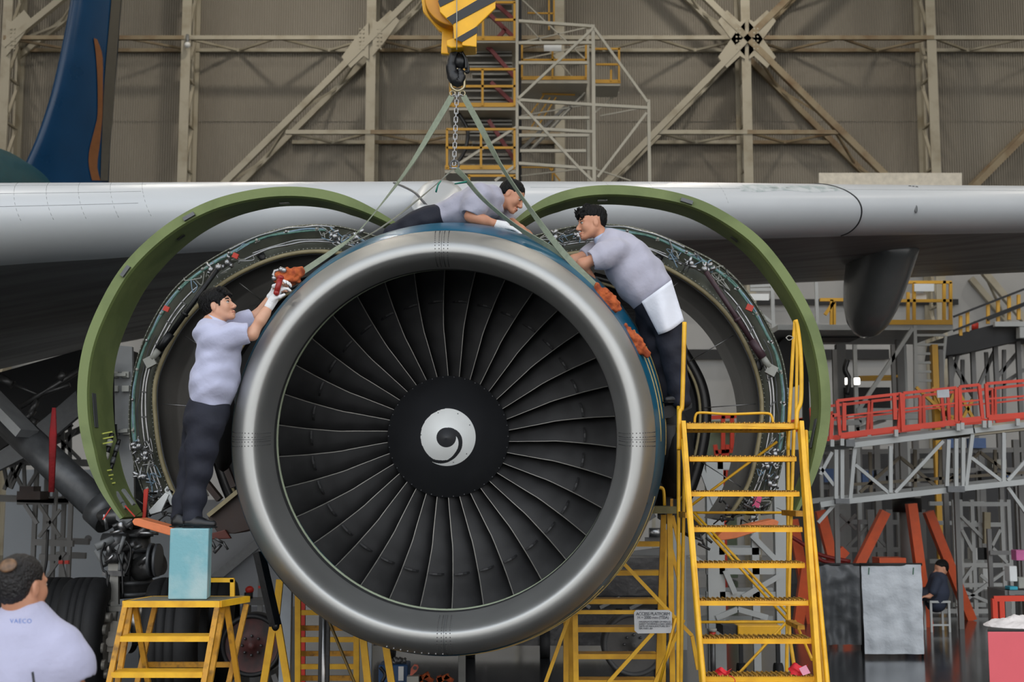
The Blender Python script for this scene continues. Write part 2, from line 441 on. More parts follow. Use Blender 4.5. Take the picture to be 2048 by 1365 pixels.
# rows of fasteners on the four lip joints, thin joint line between
m_fast = mat('dark_fastener', (70, 70, 70), .4, .6)
lp = [tuple(p) for p in cr(prof_pts[:-1], 10)]
for q in range(4):
    a = q * pi / 2 + (0.012 if q % 2 else 0); mb = MB(); acc = 0; last = None
    for Y, r in resample(lp, 34)[2:-1]:
        for da in (-.033, -.012, .012, .033):
            aa = a + da; c = axis(Y); p = c + V((r * math.cos(aa), 0, r * math.sin(aa)))
            mb.ell(p, (.0042, .0042, .0042), None, 6, 4)
    kind(mb.build('rivet_row', m_fast, inlet), 'stuff')
    mb = MB(); mb.tube([axis(Y) + V((r * math.cos(a), 0, r * math.sin(a))) for Y, r in resample(lp, 40)], .0018, 6); mb.build('joint_line', M['gunmetal'], inlet)
mb = MB()
for k in range(9):
    a = -pi / 2 - .26 + k * .033; c = axis(9.36); mb.ell(c + V((1.512 * math.cos(a), 0, 1.512 * math.sin(a))), (.008, .008, .008), None, 8, 5)
kind(mb.build('screw_row', M['steel'], inlet), 'stuff')
# gold pinstripes of the painted flower on the right flank
mb = MB()
for Y, a0, a1 in ((9.66, -.02, .5), (9.78, .08, .52), (10.02, -.1, .42), (9.72, -.72, -.28), (9.9, -.9, -.5), (10.1, -1.1, -.35), (9.62, -1.5, -.75), (9.8, -1.45, -.8)):
    r = plerp(Y, [9.5, 9.7, 9.85, 10.0, 10.2, 10.34], [1.546, 1.602, 1.632, 1.652, 1.668, 1.672]) + .002
    mb.tube([axis(Y) + BSH * ((Y - 9.5) / .7) + V((r * math.cos(a0 + (a1 - a0) * t), 0, r * math.sin(a0 + (a1 - a0) * t))) for t in [i / 14 for i in range(15)]], .004, 6)
mb.build('pinstripe', mat('gold_stripe', (206, 176, 104), .4), inlet)
# ------------------------------------------------------------------ jet engine
eng = thing('jet_engine', 'large jet engine with black fan blades and opened green cowls under the wing', 'jet engine', axis(11.0) - V((0, 0, 1.7)))
HUB = axis(10.45)
m_blade = mat('black_fan_blade', (50, 50, 51), 0.5, 0.1, 0.2, 7, bump=0.03, bscale=60)
m_edge = mat('worn_blade_edge', (150, 148, 142), 0.4, 0.5, 0.15, 20)
def blade_mesh():
    mb = MB(); rows = 16; cols = [0, .02, .12, .25, .42, .6, .8, 1.0]
    rings = []
    def surf(r, c):
        f = (r - .46) / (1.372 - .46)
        th = math.radians(plerp(f, [0, .2, .45, .75, 1], [0, 1.4, 2.5, 2.0, 1.3]))
        stg = math.radians(plerp(f, [0, .5, 1], [28, 49, 61])); ch = plerp(f, [0, .5, 1], [.30, .33, .36])
        g = c * ch; bend = .12 * ch * math.sin(pi * c)
        tx = g * math.sin(stg) + bend * math.cos(stg); ay = g * math.cos(stg) - bend * math.sin(stg)
        a = pi / 2 + th + tx / r
        lean = -.035 * math.sin(pi * min(1, f * 1.1))
        return V((r * math.cos(a), ay + lean, r * math.sin(a)))
    for i in range(rows + 1):
        r = .46 + (1.372 - .46) * i / rows
        th = .011 * (1.4 - .7 * i / rows)
        up = [surf(r, c) for c in cols]
        a_, b_ = up[0], up[-1]
        n = V((0, -1, 0)).cross(V((up[3].x, 0, up[3].z)).normalized())
        ring = [p for p in up]
        nrm = (up[4] - up[3]).cross(V((up[3].x, 0, up[3].z))).normalized()
        low = [p + nrm * th * math.sin(pi * min(1, .12 + c)) for p, c in zip(up[::-1], cols[::-1])][1:-1]
        rings.append(ring + low)
    n = len(rings[0]); vs = [p for r in rings for p in r]
    fa = []; fb = []
    for i in range(rows):
        for j in range(n):
            k = (j + 1) % n; q = (i * n + j, i * n + k, (i + 1) * n + k, (i + 1) * n + j)
            (fb if j in (0, n - 1) else fa).append(q)
    mb.add(vs, fa, True); mb.mi = 1; mb.add(vs, fb, True); mb.mi = 0
    pts = [surf(1.085, c) for c in (.05, .14, .24, .33, .4)]
    ring = [[p + V((0, -.002, 0)), p + V((0, -.05 * math.sin(pi * (.15 + .8 * i / 4)), 0)), p + V((0, -.05 * math.sin(pi * (.15 + .8 * i / 4)), 0)) + p.normalized() * .014, p + p.normalized() * .014] for i, p in enumerate(pts)]
    mb.loft(ring, True, True, False)
    me = mb.build('fan_blade', [m_blade, m_edge], None, V((0, 0, 0)))
    return me
b0 = blade_mesh(); b0.parent = eng; b0.location = HUB - ROOT[eng]
for k in range(1, 34):
    c = b0.copy(); COL.objects.link(c); c.rotation_euler = (0, k * 2 * pi / 34, 0)
b0.rotation_euler = (0, 0, 0)
# spinner with its painted white comma
def spin_white(x, z):
    r = math.hypot(x, z) * 300; th = math.degrees(math.atan2(x, z)) % 360
    if r > 302 or r < 100: return False
    to = plerp(th, [0, 45, 80, 108, 150, 190, 212], [100, 120, 150, 175, 220, 280, 302])
    if th <= 212:
        ti = plerp(th, [0, 77, 78, 123, 151, 178, 196, 212], [100, 100, 97, 148, 183, 235, 250, 268])
        return not (ti < r < to)
    return r < plerp(th, [212, 236, 270, 291, 338, 360], [268, 266, 275, 279, 291, 302])
mb = MB(); RS = .222; SPT = .5
def spy(r): return SPT * ((r / .48) ** 1.25)
na = 240; rad = [RS * 1.02 * i / 72 for i in range(1, 73)] + [.24, .27, .31, .36, .41, .45, .48, .487]
tip = axis(9.93)
def spp(r, a): return axis(9.93 + spy(r)) + V((r * math.sin(a), 0, r * math.cos(a)))
vs_ = [spp(r, 2 * pi * j / na) for r in rad for j in range(na)]
fw, fb_ = [], []
for i in range(len(rad) - 1):
    for j in range(na):
        k = (j + 1) % na; rc = (rad[i] + rad[i + 1]) / 2; ac = 2 * pi * (j + .5) / na
        wq = spin_white(rc / RS * math.sin(ac), rc / RS * math.cos(ac))
        (fw if wq else fb_).append((i * na + j, i * na + k, (i + 1) * na + k, (i + 1) * na + j))
mb.add(vs_, fb_, True); mb.add([tip] + vs_[:na], [(0, 1 + j, 1 + (j + 1) % na) for j in range(na)], True)
mb.mi = 1; mb.add(vs_, fw, True)
m_spin = mat('spinner_black', (40, 41, 44), .42, 0, .1, 4)
spn = mb.build('spinner', [m_spin, mat('spinner_white_paint', (236, 238, 236), .4, 0, .03)], eng)
mb = MB()
for a in (25, 62, 130, 165, 222, 275, 340): mb.ell(spp(.2, math.radians(a)) - V((0, .001, 0)), (.005, .003, .005), None, 8, 6)
mb.build('spinner_bolt', M['gunmetal'], spn)
mb = MB()
for k in range(34): mb.ell(spp(.478, (k + .5) * 2 * pi / 34), (.006, .004, .006), None, 6, 4)
kind(mb.build('spinner_bolt_ring', M['gunmetal'], spn), 'stuff')
# fan case and what stands behind the fan
mb = MB(); lathe(mb, [(10.37, 1.385), (10.9, 1.40), (11.2, 1.40)]); lathe(mb, [(10.37, 1.385), (10.37, 1.5), (10.44, 1.5), (10.44, 1.45), (10.8, 1.45), (10.8, 1.52), (10.86, 1.52), (10.86, 1.45), (11.2, 1.45), (11.2, 1.40)])
mb.build('fan_case', M['gunmetal'], eng)
mb = MB(); lathe(mb, [(10.6, .05), (10.6, .5), (10.9, .62), (11.3, .75), (12.6, .8), (13.4, .55), (13.4, .02)], 48); lathe(mb, [(11.15, .7), (11.15, 1.39)], 64); mb.build('core', M['dark'], eng)
mb = MB()
for k in range(40):
    a = k * 2 * pi / 40; c = axis(11.0); d = V((math.cos(a), 0, math.sin(a))); mb.bar(c + d * .66, c + d * 1.39, .16, .012, V((-.6 * d.z, .8, .6 * d.x)))
mb.build('guide_vane_ring', M['dark'], eng)
# ------------------------------------------------------------------ opened fan cowls (green inside)
G_lit = mat('green_primer_lit', (164, 188, 96), .5, 0, .06, 5)  # lighter copy of the cowl green, front lighting painted in
G_shade = mat('green_primer_shaded', (118, 132, 78), .5, 0, rgb2=(104, 118, 68), scale=2.5, bump=.05)  # darker copy of the same green, shade of the inner skin painted in
cowlL = [(812, 458), (796, 446), (750, 418), (700, 391), (633, 375), (562, 371.5), (492, 380), (422, 398), (352, 433), (290, 481), (235, 540), (198, 607), (170, 670), (157, 725), (152.5, 776), (153, 822), (157, 860), (166, 900), (181, 950), (201, 989), (221, 1018), (240, 1040)]
cowlR = [(1008, 460), (1022, 445), (1067, 406), (1120, 381), (1180, 370), (1243, 369), (1313, 376), (1365, 386), (1418, 404), (1471, 436), (1524, 474), (1576, 541), (1612, 598), (1640, 658), (1657, 732), (1663, 791), (1663, 837), (1657, 880), (1648, 911), (1638, 940), (1620, 985), (1594, 1030)]
def shell(out_px, Yf, cen, n):
    pts = [V(at(p[0], p[1], Yf)) for p in smooth_line(resample(cr(out_px, 8), n), 20)]; c = at(cen[0], cen[1], Yf); nr = []
    for i in range(n):
        t = (pts[min(i + 1, n - 1)] - pts[max(i - 1, 0)]); d = V((-t.z, 0, t.x)).normalized()
        if d.dot(c - pts[i]) < 0: d = -d
        nr.append(d)
    return pts, nr
def cowl(out_px, cen, depthf, name='fan_cowl'):
    Yf = 10.37; n = 110; P, Nn = shell(out_px, Yf, cen, n)
    r1, r2 = [], []
    for i in range(n):
        D = depthf(i / (n - 1)); w = .085 * min(1, .35 + 6 * i / n, .35 + 5 * (n - 1 - i) / n)
        q = lambda dy, o: P[i] + Nn[i] * o + V((0, dy, 0))
        r1.append([q(.012, 0), q(.0, .006), q(.004, .012), q(.012, .0125)])
        r2.append((q, D, w))
    body = MB(); rings = []
    for (q, D, w), i in zip(r2, range(n)): rings.append([q(.012, 0), q(.02, w - .01), q(.05, w), q(D, w + .0), q(D, w - .03), q(D, 0)])
    body.loft(rings, True, True, False)
    b = body.build(name, G_shade, eng)
    fr = MB(); fr.loft([[q(.0, .010), q(.022, w + .004), q(.032, w + .004), q(.024, .008)] for q, D, w in r2], True, True, False)
    fr.build('front_frame', G_lit, b)
    ed = MB(); ed.loft([[q(-.004, -.008), q(-.004, .012), q(.03, .010), q(.03, -.008)] for q, D, w in r2], True, True, False)
    ed.build('edge_strip', M['darksteel'], b)
    rim = MB(); rim.loft([[q(D - .012, w + .0), q(D - .012, w + .012), q(D + .012, w + .012), q(D + .012, w)] for q, D, w in r2], True, True, False)
    rim.build('rear_frame', M['gunmetal'], b)
    return b, P, Nn
cl, PL, NL = cowl(cowlL, (600, 800), lambda t: plerp(t, [0, .25, .5, .8, 1], [.34, .36, .56, .68, .6]))
cr_, PR, NR = cowl(cowlR, (1230, 800), lambda t: plerp(t, [0, .2, .5, .8, 1], [.36, .36, .40, .34, .34]))
def patch(par, P, Nn, f, off, dy, l, w, m, name, th=.004):
    i = int(f * (len(P) - 1)); t = (P[i + 1] - P[i]).normalized()
    a = P[i] + Nn[i] * off + V((0, dy, 0))
    mb = MB(); mb.bar(a - t * l / 2, a + t * l / 2, w, th, Nn[i]); return mb.build(name, m, par)
for f in (.545, .40): patch(cl, PL, NL, f, .05, .012, .10, .055, M['gunmetal'], 'latch_pocket', .03)
patch(cl, PL, NL, .80, .094, .16, .28, .09, M['gunmetal'], 'access_panel')
patch(cl, PL, NL, .437, .096, .22, .07, .05, M['black'], 'drain_hole'); patch(cl, PL, NL, .235, .096, .2, .08, .05, M['steel'], 'latch')
patch(cr_, PR, NR, .34, .05, .012, .10, .045, M['gunmetal'], 'latch_pocket', .03); patch(cr_, PR, NR, .45, .096, .22, .07, .05, M['black'], 'drain_hole')
patch(cr_, PR, NR, .86, .094, .14, .24, .08, M['gunmetal'], 'access_panel'); patch(cr_, PR, NR, .2, .096, .16, .08, .05, M['steel'], 'latch')
# lower ends: hold open rods, latches, yellow clips
def rod(par, a, b, r, mats, name, n=12):
    mb = MB(); k = 7
    for i in range(k):
        mb.mi = i % 2; mb.cyl(V(a).lerp(V(b), i / k), V(a).lerp(V(b), (i + 1) / k), r * (1 if i % 2 else .85), n)
    return mb.build(name, mats, par)
rod(cl, at(224, 868, 10.75), at(200, 960, 10.6), .024, [M['black'], M['white_dim']], 'hold_open_rod')
rod(cl, at(238, 880, 10.8), at(214, 965, 10.65), .02, [M['black'], M['gunmetal']], 'hold_open_rod')
m_clip = mat('yellow_green_clip', (190, 196, 92), .5)
for p in ((204, 868), (206, 878), (205, 888), (203, 944), (206, 954), (204, 962), (210, 970)): mb = MB(); mb.bar(at(p[0], p[1], 10.55), at(p[0] + 20, p[1] - 4, 10.6), .018, .01); mb.build('clip', m_clip, cl)
for a, b in (((206, 975), (232, 1012)), ((214, 968), (244, 1006)), ((232, 985), (252, 1018)), ((246, 980), (268, 1010)), ((222, 990), (236, 1004))): mb = MB(); mb.bar(at(a[0], a[1], 10.6), at(b[0], b[1], 10.55), .03, .02); mb.build('latch', M['grey_steel'], cl)
mb = MB(); mb.bar(at(222, 1016, 10.5), at(206, 1040, 10.5), .012, .01); mb.build('warning_ribbon', M['red'], cl); mb = MB(); mb.bar(at(250, 1012, 10.5), at(270, 1034, 10.5), .01, .01); mb.build('warning_ribbon', M['red'], cl)
m_clip = mat('olive_clip', (130, 150, 70), .5)
for a, b in (((1622, 862), (1626, 880)), ((1616, 880), (1628, 896)), ((1612, 900), (1622, 926)), ((1606, 930), (1614, 952))): mb = MB(); mb.bar(at(a[0], a[1], 10.6), at(b[0], b[1], 10.6), .05, .025); mb.build('clip', m_clip, cr_)
rod(cr_, at(1608, 905, 10.7), at(1600, 985, 10.65), .02, [M['black'], M['gunmetal']], 'hold_open_rod')
# ------------------------------------------------------------------ thrust reverser halves with pipes
m_bulk = mat('olive_bulkhead', (92, 94, 82), .5, .1, .2, 9)
m_duct = mat('dark_duct', (42, 41, 41), .34, .2, rgb2=(28, 27, 27), scale=1.5)
trLo = [(760, 474), (700, 455), (650, 447), (600, 449), (540, 460), (480, 485), (430, 512), (382, 543), (335, 588), (312, 628), (291, 664), (272, 720), (261, 766), (257, 807), (256, 866), (263, 910), (272, 950), (285, 987), (300, 1020)]
trLi = [(752, 524), (700, 511), (657, 505), (628, 504), (584, 509), (540, 521), (490, 543), (440, 572), (400, 610), (362, 653), (335, 704), (319, 735), (309, 786), (313, 830), (318, 888), (331, 943), (353, 993)]
trRo = [(1059, 473), (1120, 456), (1170, 447), (1217, 446), (1284, 456), (1345, 479), (1400, 506), (1450, 532), (1500, 587), (1530, 635), (1559, 690), (1572, 740), (1578, 790), (1578, 840), (1574, 880), (1567, 920), (1555, 975), (1538, 1020)]
trRi = [(1080, 524), (1110, 515), (1170, 505), (1230, 507), (1280, 517), (1326, 534), (1400, 579), (1450, 626), (1478, 668), (1507, 728), (1519, 775), (1523.5, 815), (1519, 866), (1512, 900), (1504, 948), (1482, 997), (1450, 1042)]
YT = 11.5; NT = 140
def reverser(o_px, i_px, side):
    O = smooth_line(resample(cr(o_px, 8), NT), 40); I = smooth_line(resample(cr(i_px, 8), NT), 40)
    def pos(t, f, dy=0.0):
        x = t * (NT - 1); i = min(int(x), NT - 2); u = x - i
        ox = O[i][0] + (O[i + 1][0] - O[i][0]) * u; oy = O[i][1] + (O[i + 1][1] - O[i][1]) * u
        ix = I[i][0] + (I[i + 1][0] - I[i][0]) * u; iy = I[i][1] + (I[i + 1][1] - I[i][1]) * u
        return at(ox + (ix - ox) * f, oy + (iy - oy) * f, YT) + V((0, dy, 0))
    ts = [i / (NT - 1) for i in range(NT)]
    cen = at(917, 820, YT)
    bk = MB(); bk.loft([[pos(t, 0), pos(t, .06, -.02), pos(t, .08, 0), pos(t, .5, .05), pos(t, .92, 0), pos(t, .96, -.02), pos(t, 1), pos(t, 1, .08), pos(t, 0, .08)] for t in ts], True, True, False)
    tr = bk.build('thrust_reverser', m_bulk, eng)
    sk = MB(); sk.loft([[pos(t, 0), pos(t, 0, .5) + (cen - pos(t, 0)) * .02, pos(t, 0, 1.0) + (cen - pos(t, 0)) * .06] for t in ts], False, False, True); sk.build('outer_skin', mat('light_blue_grey_paint', (170, 178, 184), .4), tr)
    dc = MB(); dc.loft([[pos(t, 1.0, .0), pos(t, 1.02, .03), pos(t, 1.04, .3), pos(t, 1.02, .7), pos(t, 1.0, 1.25), pos(t, .96, 1.25), pos(t, .97, .7), pos(t, .9, .08)] for t in ts], True, True, True); dc.build('duct_wall', m_duct, tr)
    rm = MB(); rm.tube([pos(t, .985, -.025) for t in ts], .02, 8); rm.build('inner_seal', M['tan'], tr)
    rm = MB(); rm.tube([pos(t, 1.05, -.0) for t in ts], .009, 6); rm.build('seal_retainer', M['gunmetal'], tr)
    rv = MB()
    for k in range(96):
        for f in (.045, .86):
            rv.ell(pos((k + .5) / 96, f, -.012 if f < .5 else -.004), (.0068, .005, .0068), None, 6, 4)
    kind(rv.build('rivet_row', M['white_dim'], tr), 'stuff')
    def pipe(pts, r, m, name, n=8, k=10):
        mb = MB(); mb.tube([pos(*p) for p in cr(pts, k)], r, n); return mb.build(name, m, tr)
    def along(t0, t1, f, dy, wob=0, n=14, seed=0):
        rnd = random.Random(seed); return [(t0 + (t1 - t0) * i / (n - 1), f + (rnd.uniform(-wob, wob) if 0 < i < n - 1 else 0), dy) for i in range(n)]
    for q in range(3): pipe(along(.12, .86, .20 + .035 * q, -.05 - .012 * q, .03, 18, q), .009, [M['teal'], M['bluewire'], M['teal']][q], 'wire_harness')
    pipe(along(.10, .34, .13, -.07, .02, 8, 8), .008, M['steel'], 'pipe')
    pipe(along(.05, .34, .66, -.05, .02, 8, 9), .010, M['steel'], 'pipe'); pipe(along(.05, .30, .58, -.05, .03, 8, 10), .007, M['steel'], 'pipe')
    pipe(along(.45, .97, .56, -.05, .02, 12, 11), .0105, M['steel'], 'pipe'); pipe(along(.5, .97, .69, -.05, .02, 12, 12), .0105, M['steel'], 'pipe')
    pipe(along(.60, .99, .40, -.04, .06, 12, 13), .006, M['gunmetal'], 'pipe')
    # actuator rod: a straight chord across the bulkhead
    A0, A1 = (((436, 537), (318, 700)) if side < 0 else ((1410, 541), (1526, 716)))
    a = at(A0[0], A0[1], YT - .12); b = at(A1[0], A1[1], YT - .12)
    ma = M['black'] if side < 0 else mat('plum_tube', (72, 52, 58), .45)
    ac = MB(); ac.cyl(a, a.lerp(b, .8), .023, 14); ac.cyl(a.lerp(b, .8), b, .038, 14); ac.cyl(a.lerp(b, .55), a.lerp(b, .58), .034, 12); acr = ac.build('actuator', ma, tr)
    e = MB(); d = (b - a).normalized(); e.ell(a - d * .01, (.034, .034, .034)); e.build('actuator_ball', M['steel'], acr)
    e = MB(); e.cyl(b, b + d * .1, .03, 10); e.box(b + d * .13, (.09, .05, .09), Matrix.Rotation(.5 * side, 3, 'Y')); e.build('actuator_end', M['white_dim'], acr)
    # clamps, valves, elbows
    rnd = random.Random(40 + side)
    for k in range(13):
        t = .14 + .82 * k / 12; c = MB(); p = pos(t, .22, -.06); q = pos(t, .30, -.06); c.bar(p, q, .03, .05); c.ell(pos(t, .24, -.09), (.014, .014, .014), None, 8, 5); c.build('clamp', M['steel'] if k % 2 else M['white_dim'], tr)
    for k in range(9):
        t = .5 + .47 * k / 8; c = MB(); c.bar(pos(t, .52, -.06), pos(t, .73, -.06), .022, .012); c.build('pipe_bracket', M['darksteel'], tr)
    for t, f in ((.05, .34), (.10, .46), (.36, .5), (.40, .42), (.86, .38), (.88, .55), (.93, .3), (.975, .5)):
        c = MB(); p = pos(t, f, -.08)
        for j in range(5):
            d = V((rnd.uniform(-1, 1), rnd.uniform(-.4, .2), rnd.uniform(-1, 1))).normalized() * rnd.uniform(.03, .07); s0 = p + V((rnd.uniform(-.04, .04), 0, rnd.uniform(-.04, .04)))
            c.cyl(s0, s0 + d, rnd.uniform(.008, .02), 8)
        c.ell(p, (.03, .025, .03), None, 10, 6); c.build('valve', M['steel'], tr)
    for k in range(60):
        t0 = rnd.choice([rnd.uniform(.0, .13), rnd.uniform(.3, .46), rnd.uniform(.82, .99)]); f = rnd.uniform(.15, .75); pts = [(max(0, min(1, t0 + rnd.uniform(-.02, .02))), max(.08, min(.85, f + rnd.uniform(-.22, .22))), -.05 - rnd.uniform(0, .05)) for _ in range(4)]
        pipe(pts, rnd.uniform(.003, .006), rnd.choice([M['steel'], M['white_dim'], M['darksteel'], M['bluewire']]), 'tube', 6, 6)
    for t, f in ((.285, .7), (.63, .8)):
        c = MB(); p = pos(t, f, -.006); c.ell(p, (.035, .012, .055), Matrix.Rotation(side * (.6 if t < .4 else .1), 3, 'Y')); c.build('port_hole', M['black'], tr)
    return tr, pos
trl, posL = reverser(trLo, trLi, -1)
trr, posR = reverser(trRo, trRi, 1)
for tr, p, s in ((trl, (471, 512), .05), (trl, (333, 618), .05), (trr, (1499, 616), .06)):
    c = MB(); c.box(at(p[0], p[1], 11.38), (s, .03, s * .9), Matrix.Rotation(.4, 3, 'Y')); c.build('red_cover', mat('red_cap', (206, 70, 56), .6), tr)
c = MB(); c.box(at(1514, 1004, 11.36), (.06, .02, .1), Matrix.Rotation(.3, 3, 'Y')); c.build('pink_label', mat('pink_placard', (222, 90, 130), .6), trr)
# inner fixed structure (second, smaller ring) and stay wires
for side in (1, -1):
    px = [(1190, 545), (1260, 566), (1318, 606), (1340, 640), (1376, 700), (1411, 756), (1423, 813), (1420, 870), (1408, 930), (1384, 1000), (1362, 1040)]
    if side < 0: px = [(1834 - a, b) for a, b in px]
    O = smooth_line(resample(cr(px, 8), 60)); cen = at(917, 820, 12.0); rings = []
    for q in O:
        p = at(q[0], q[1], 11.9); d = (V((cen.x, p.y, cen.z)) - p).normalized()
        rings.append([p, p + V((0, -.02, 0)) + d * .05, p + d * .1, p + d * .12 + V((0, .1, 0)), p + d * .1 + V((0, .9, 0)), p + V((0, .9, 0)), p + V((0, .1, 0)) - d * .02])
    mb = MB(); mb.loft(rings, True, True, True); ifs = mb.build('inner_duct_ring', m_duct, eng)
    mb = MB(); mb.tube([r[2] + V((0, -.01, 0)) for r in rings], .014, 6); mb.build('inner_seal', M['tan'], ifs)
    f = (lambda x: x) if side > 0 else (lambda x: 1834 - x)
    for a, b in (((1379, 723), (1466, 672)), ((1409, 816), (1516, 808)), ((1404, 925), (1490, 980)), ((1300, 610), (1372, 553))):
        mb = MB(); mb.tube([at(f(a[0]), a[1], 11.88), at(f(b[0]), b[1], 11.7)], .0045, 6); mb.build('stay_wire', M['steel'], ifs)
    mb = MB(); pts = [r[3] for r in rings]; c2 = [V((cen.x + side * .3, 12.5, q.z)) for q in pts]
    mb.loft([[a, b] for a, b in zip(pts, c2)], False, False, False); mb.build('dark_backing_sheet', M['dark'], ifs)  # added dark sheet stands in for the shaded hollow inside the ring
# lower edges: orange pads, dark latch beam, fittings
def pad(px, Y, name, m, th=.05):
    mb = MB(); mb.prism([at(x_, y_, Y) for x_, y_ in px], (0, th, 0)); return mb.build(name, m, eng, bevel=.006)
pad([(264, 1044), (268, 1038), (276, 1037), (345, 1056), (352, 1062), (352, 1074), (336, 1071), (268, 1051)], 10.15, 'orange_pad', M['peach'], .25)
pad([(1434, 1074), (1446, 1062), (1548, 1039), (1558, 1044), (1555, 1052), (1470, 1078), (1440, 1082)], 10.6, 'orange_pad', M['peach'], .25)
pad([(287, 980), (297, 977), (291, 1036), (284, 1038)], 10.75, 'red_flag_cover', M['red'], .02)
pad([(297, 1022), (330, 986), (338, 990), (322, 1024), (300, 1030)], 10.9, 'white_bracket', M['white'], .03)
pad([(328, 980), (334, 972), (352, 1008), (350, 1016), (340, 1010)], 11.0, 'white_bracket', M['white'], .03)
bt = pad([(415, 1034), (478, 986), (488, 990), (560, 1010), (556, 1046), (470, 1068), (436, 1068)], 11.0, 'lower_duct_beam', M['brown'], .5)
mb = MB(); mb.bar(at(417, 1032, 10.96), at(478, 982, 10.96), .05, .035); mb.build('duct_edge', M['tan'], bt)
mb = MB(); mb.bar(at(392, 940, 11.6), at(440, 1000, 11.6), .12, .05); mb.bar(at(440, 905, 11.5), at(468, 975, 11.5), .07, .05); mb.build('duct_rib', M['brown'], bt)
pad([(420, 1068), (450, 1060), (462, 1078), (422, 1080)], 10.95, 'lower_latch_plate', mat('red_brown', (96, 40, 28), .5), .05)
mb = MB()
for a, b, r in (((424, 1084), (432, 1100), .012), ((430, 1078), (446, 1086), .012), ((428, 1106), (442, 1090), .016), ((446, 1084), (456, 1100), .01), ((420, 1078), (426, 1094), .014)): mb.cyl(at(a[0], a[1], 10.9), at(b[0], b[1], 10.9), r, 10)
mb.build('latch_hook', M['darksteel'], eng)
mb = MB()
for a, b, r in (((1396, 1088), (1420, 1100), .012), ((1400, 1070), (1410, 1096), .01), ((1412, 1076), (1424, 1086), .012), ((1390, 1076), (1406, 1082), .012)): mb.cyl(at(a[0], a[1], 10.9), at(b[0], b[1], 10.9), r, 10)
mb.build('latch_hook', M['darksteel'], eng)
rnd = random.Random(5)
mb = MB()
for k in range(34):
    x0, y0 = rnd.uniform(290, 350), rnd.uniform(985, 1045); a = at(x0, y0, rnd.uniform(10.95, 11.3)); b = at(x0 + rnd.uniform(-22, 22), y0 + rnd.uniform(-18, 14), rnd.uniform(10.95, 11.3)); mb.cyl(a, b, rnd.uniform(.004, .014), 7)
mb.build('drain_pipe_bundle', M['darksteel'], eng)
mb = MB()
for k in range(30):
    x0, y0 = rnd.uniform(1440, 1530), rnd.uniform(1000, 1050); a = at(x0, y0, rnd.uniform(10.95, 11.3)); b = at(x0 + rnd.uniform(-22, 22), y0 + rnd.uniform(-18, 14), rnd.uniform(10.95, 11.3)); mb.cyl(a, b, rnd.uniform(.004, .014), 7)
mb.build('drain_pipe_bundle', M['darksteel'], eng)
# dark accessory units beside the fan case
mb = MB(); mb.ell(at(1350, 905, 11.2), (.16, .3, .4)); mb.cyl(at(1335, 850, 11.0), at(1352, 990, 11.1), .09, 16); mb.cyl(at(1340, 870, 11), at(1372, 850, 11), .05, 12); mb.build('accessory_unit', M['dark'], eng)
mb = MB(); mb.ell(at(448, 860, 11.2), (.1, .3, .36)); mb.build('accessory_unit', M['dark'], eng)
mb = MB(); mb.prism([at(x_, y_, 11.4) for x_, y_ in ((1330, 980), (1350, 990), (1400, 1050), (1412, 1066), (1395, 1080), (1330, 1040))], (0, .6, 0)); mb.build('lower_duct_beam', M['dark'], eng)
# hold-open strut under the inlet
mb = MB(); mb.bar(at(518, 1106, 9.95), at(551, 1252, 9.85), .07, .06); mb.ell(at(551, 1252, 9.85), (.03, .03, .04)); mb.build('cowl_strut', M['black'], eng)
# ------------------------------------------------------------------ the airliner: wing, fairing, gear
air = thing('airliner', 'light grey airliner wing crossing the picture behind the engine with its landing gear', 'airplane', (-3.0, 13.5, 0))
xs = [-1500, -1000, -600, -260, -80, 60, 200, 330, 430, 540, 640, 750, 870, 980, 1100, 1200, 1300, 1410, 1500, 1610, 1705, 1800, 1900, 2048, 2180, 2330]
def interp_px(x, tab): return plerp(x, [a for a, b in tab], [b for a, b in tab])
TOP = [(-1500, 330), (-260, 362), (0, 361), (640, 360), (870, 359), (1300, 360), (1705, 366), (2048, 369), (2330, 371)]
BOT = [(-1500, 620), (-260, 545), (0, 522), (246, 508), (386, 497), (640, 489), (1040, 480), (1300, 476), (1524, 472), (1705, 467), (2048, 461), (2330, 455)]
TEP = [(-400, 830, 20.2), (0, 739, 20.6), (158, 702, 20.8), (430, 650, 21.2), (870, 600, 21.8), (1300, 580, 22.3), (1500, 570, 22.5), (2048, 545, 23.2), (2500, 525, 24)]
TE = [at(*p) for p in TEP]
def noseY(px): return (13.6 + .265) / (1 - .53 * (px - 1024) / F * 1.0067)
def wing_sec(px):
    Yn = noseY(px); b = plerp(px, [0, 2048], [.62, .5])
    pt = at(px, interp_px(px, TOP), Yn + .75 * b); pb = at(px, interp_px(px, BOT), Yn + .8 * b)
    X = pt.x; zn = pb.z + .45 * (pt.z - pb.z)
    te = V((X, plerp(X, [p.x for p in TE], [p.y for p in TE]), plerp(X, [p.x for p in TE], [p.z for p in TE])))
    bu = (pt.z - zn) * 1.03; bl = (zn - pb.z) * 1.05
    nose = []
    for i in range(25):
        a = -pi / 2 + pi * i / 24
        bb, rr = (b, bl) if a < 0 else (b * 1.25, bu)
        e = 1.0
        nose.append(V((X, Yn + bb * (1 - math.cos(a)), zn + rr * math.sin(a))))
    lo, up = nose[0], nose[-1]
    L_, U_ = [], []
    for k in range(9):
        t = k / 8
        L_.append(V((X, lo.y + (te.y - lo.y) * t, lo.z + (te.z - lo.z) * t - .12 * math.sin(pi * t) * (1 - t))))
        U_.append(V((X, up.y + (te.y - up.y) * t, up.z + (te.z + .06 - up.z) * t ** 1.6 + .1 * math.sin(pi * t))))
    return nose, L_, U_
SEC = [wing_sec(x_) for x_ in xs]
m_slat = mat('slat_grey_paint', (200, 203, 205), .34, 0, .035, 1.6, stretch=(.3, 1, 1), rvar=.06)
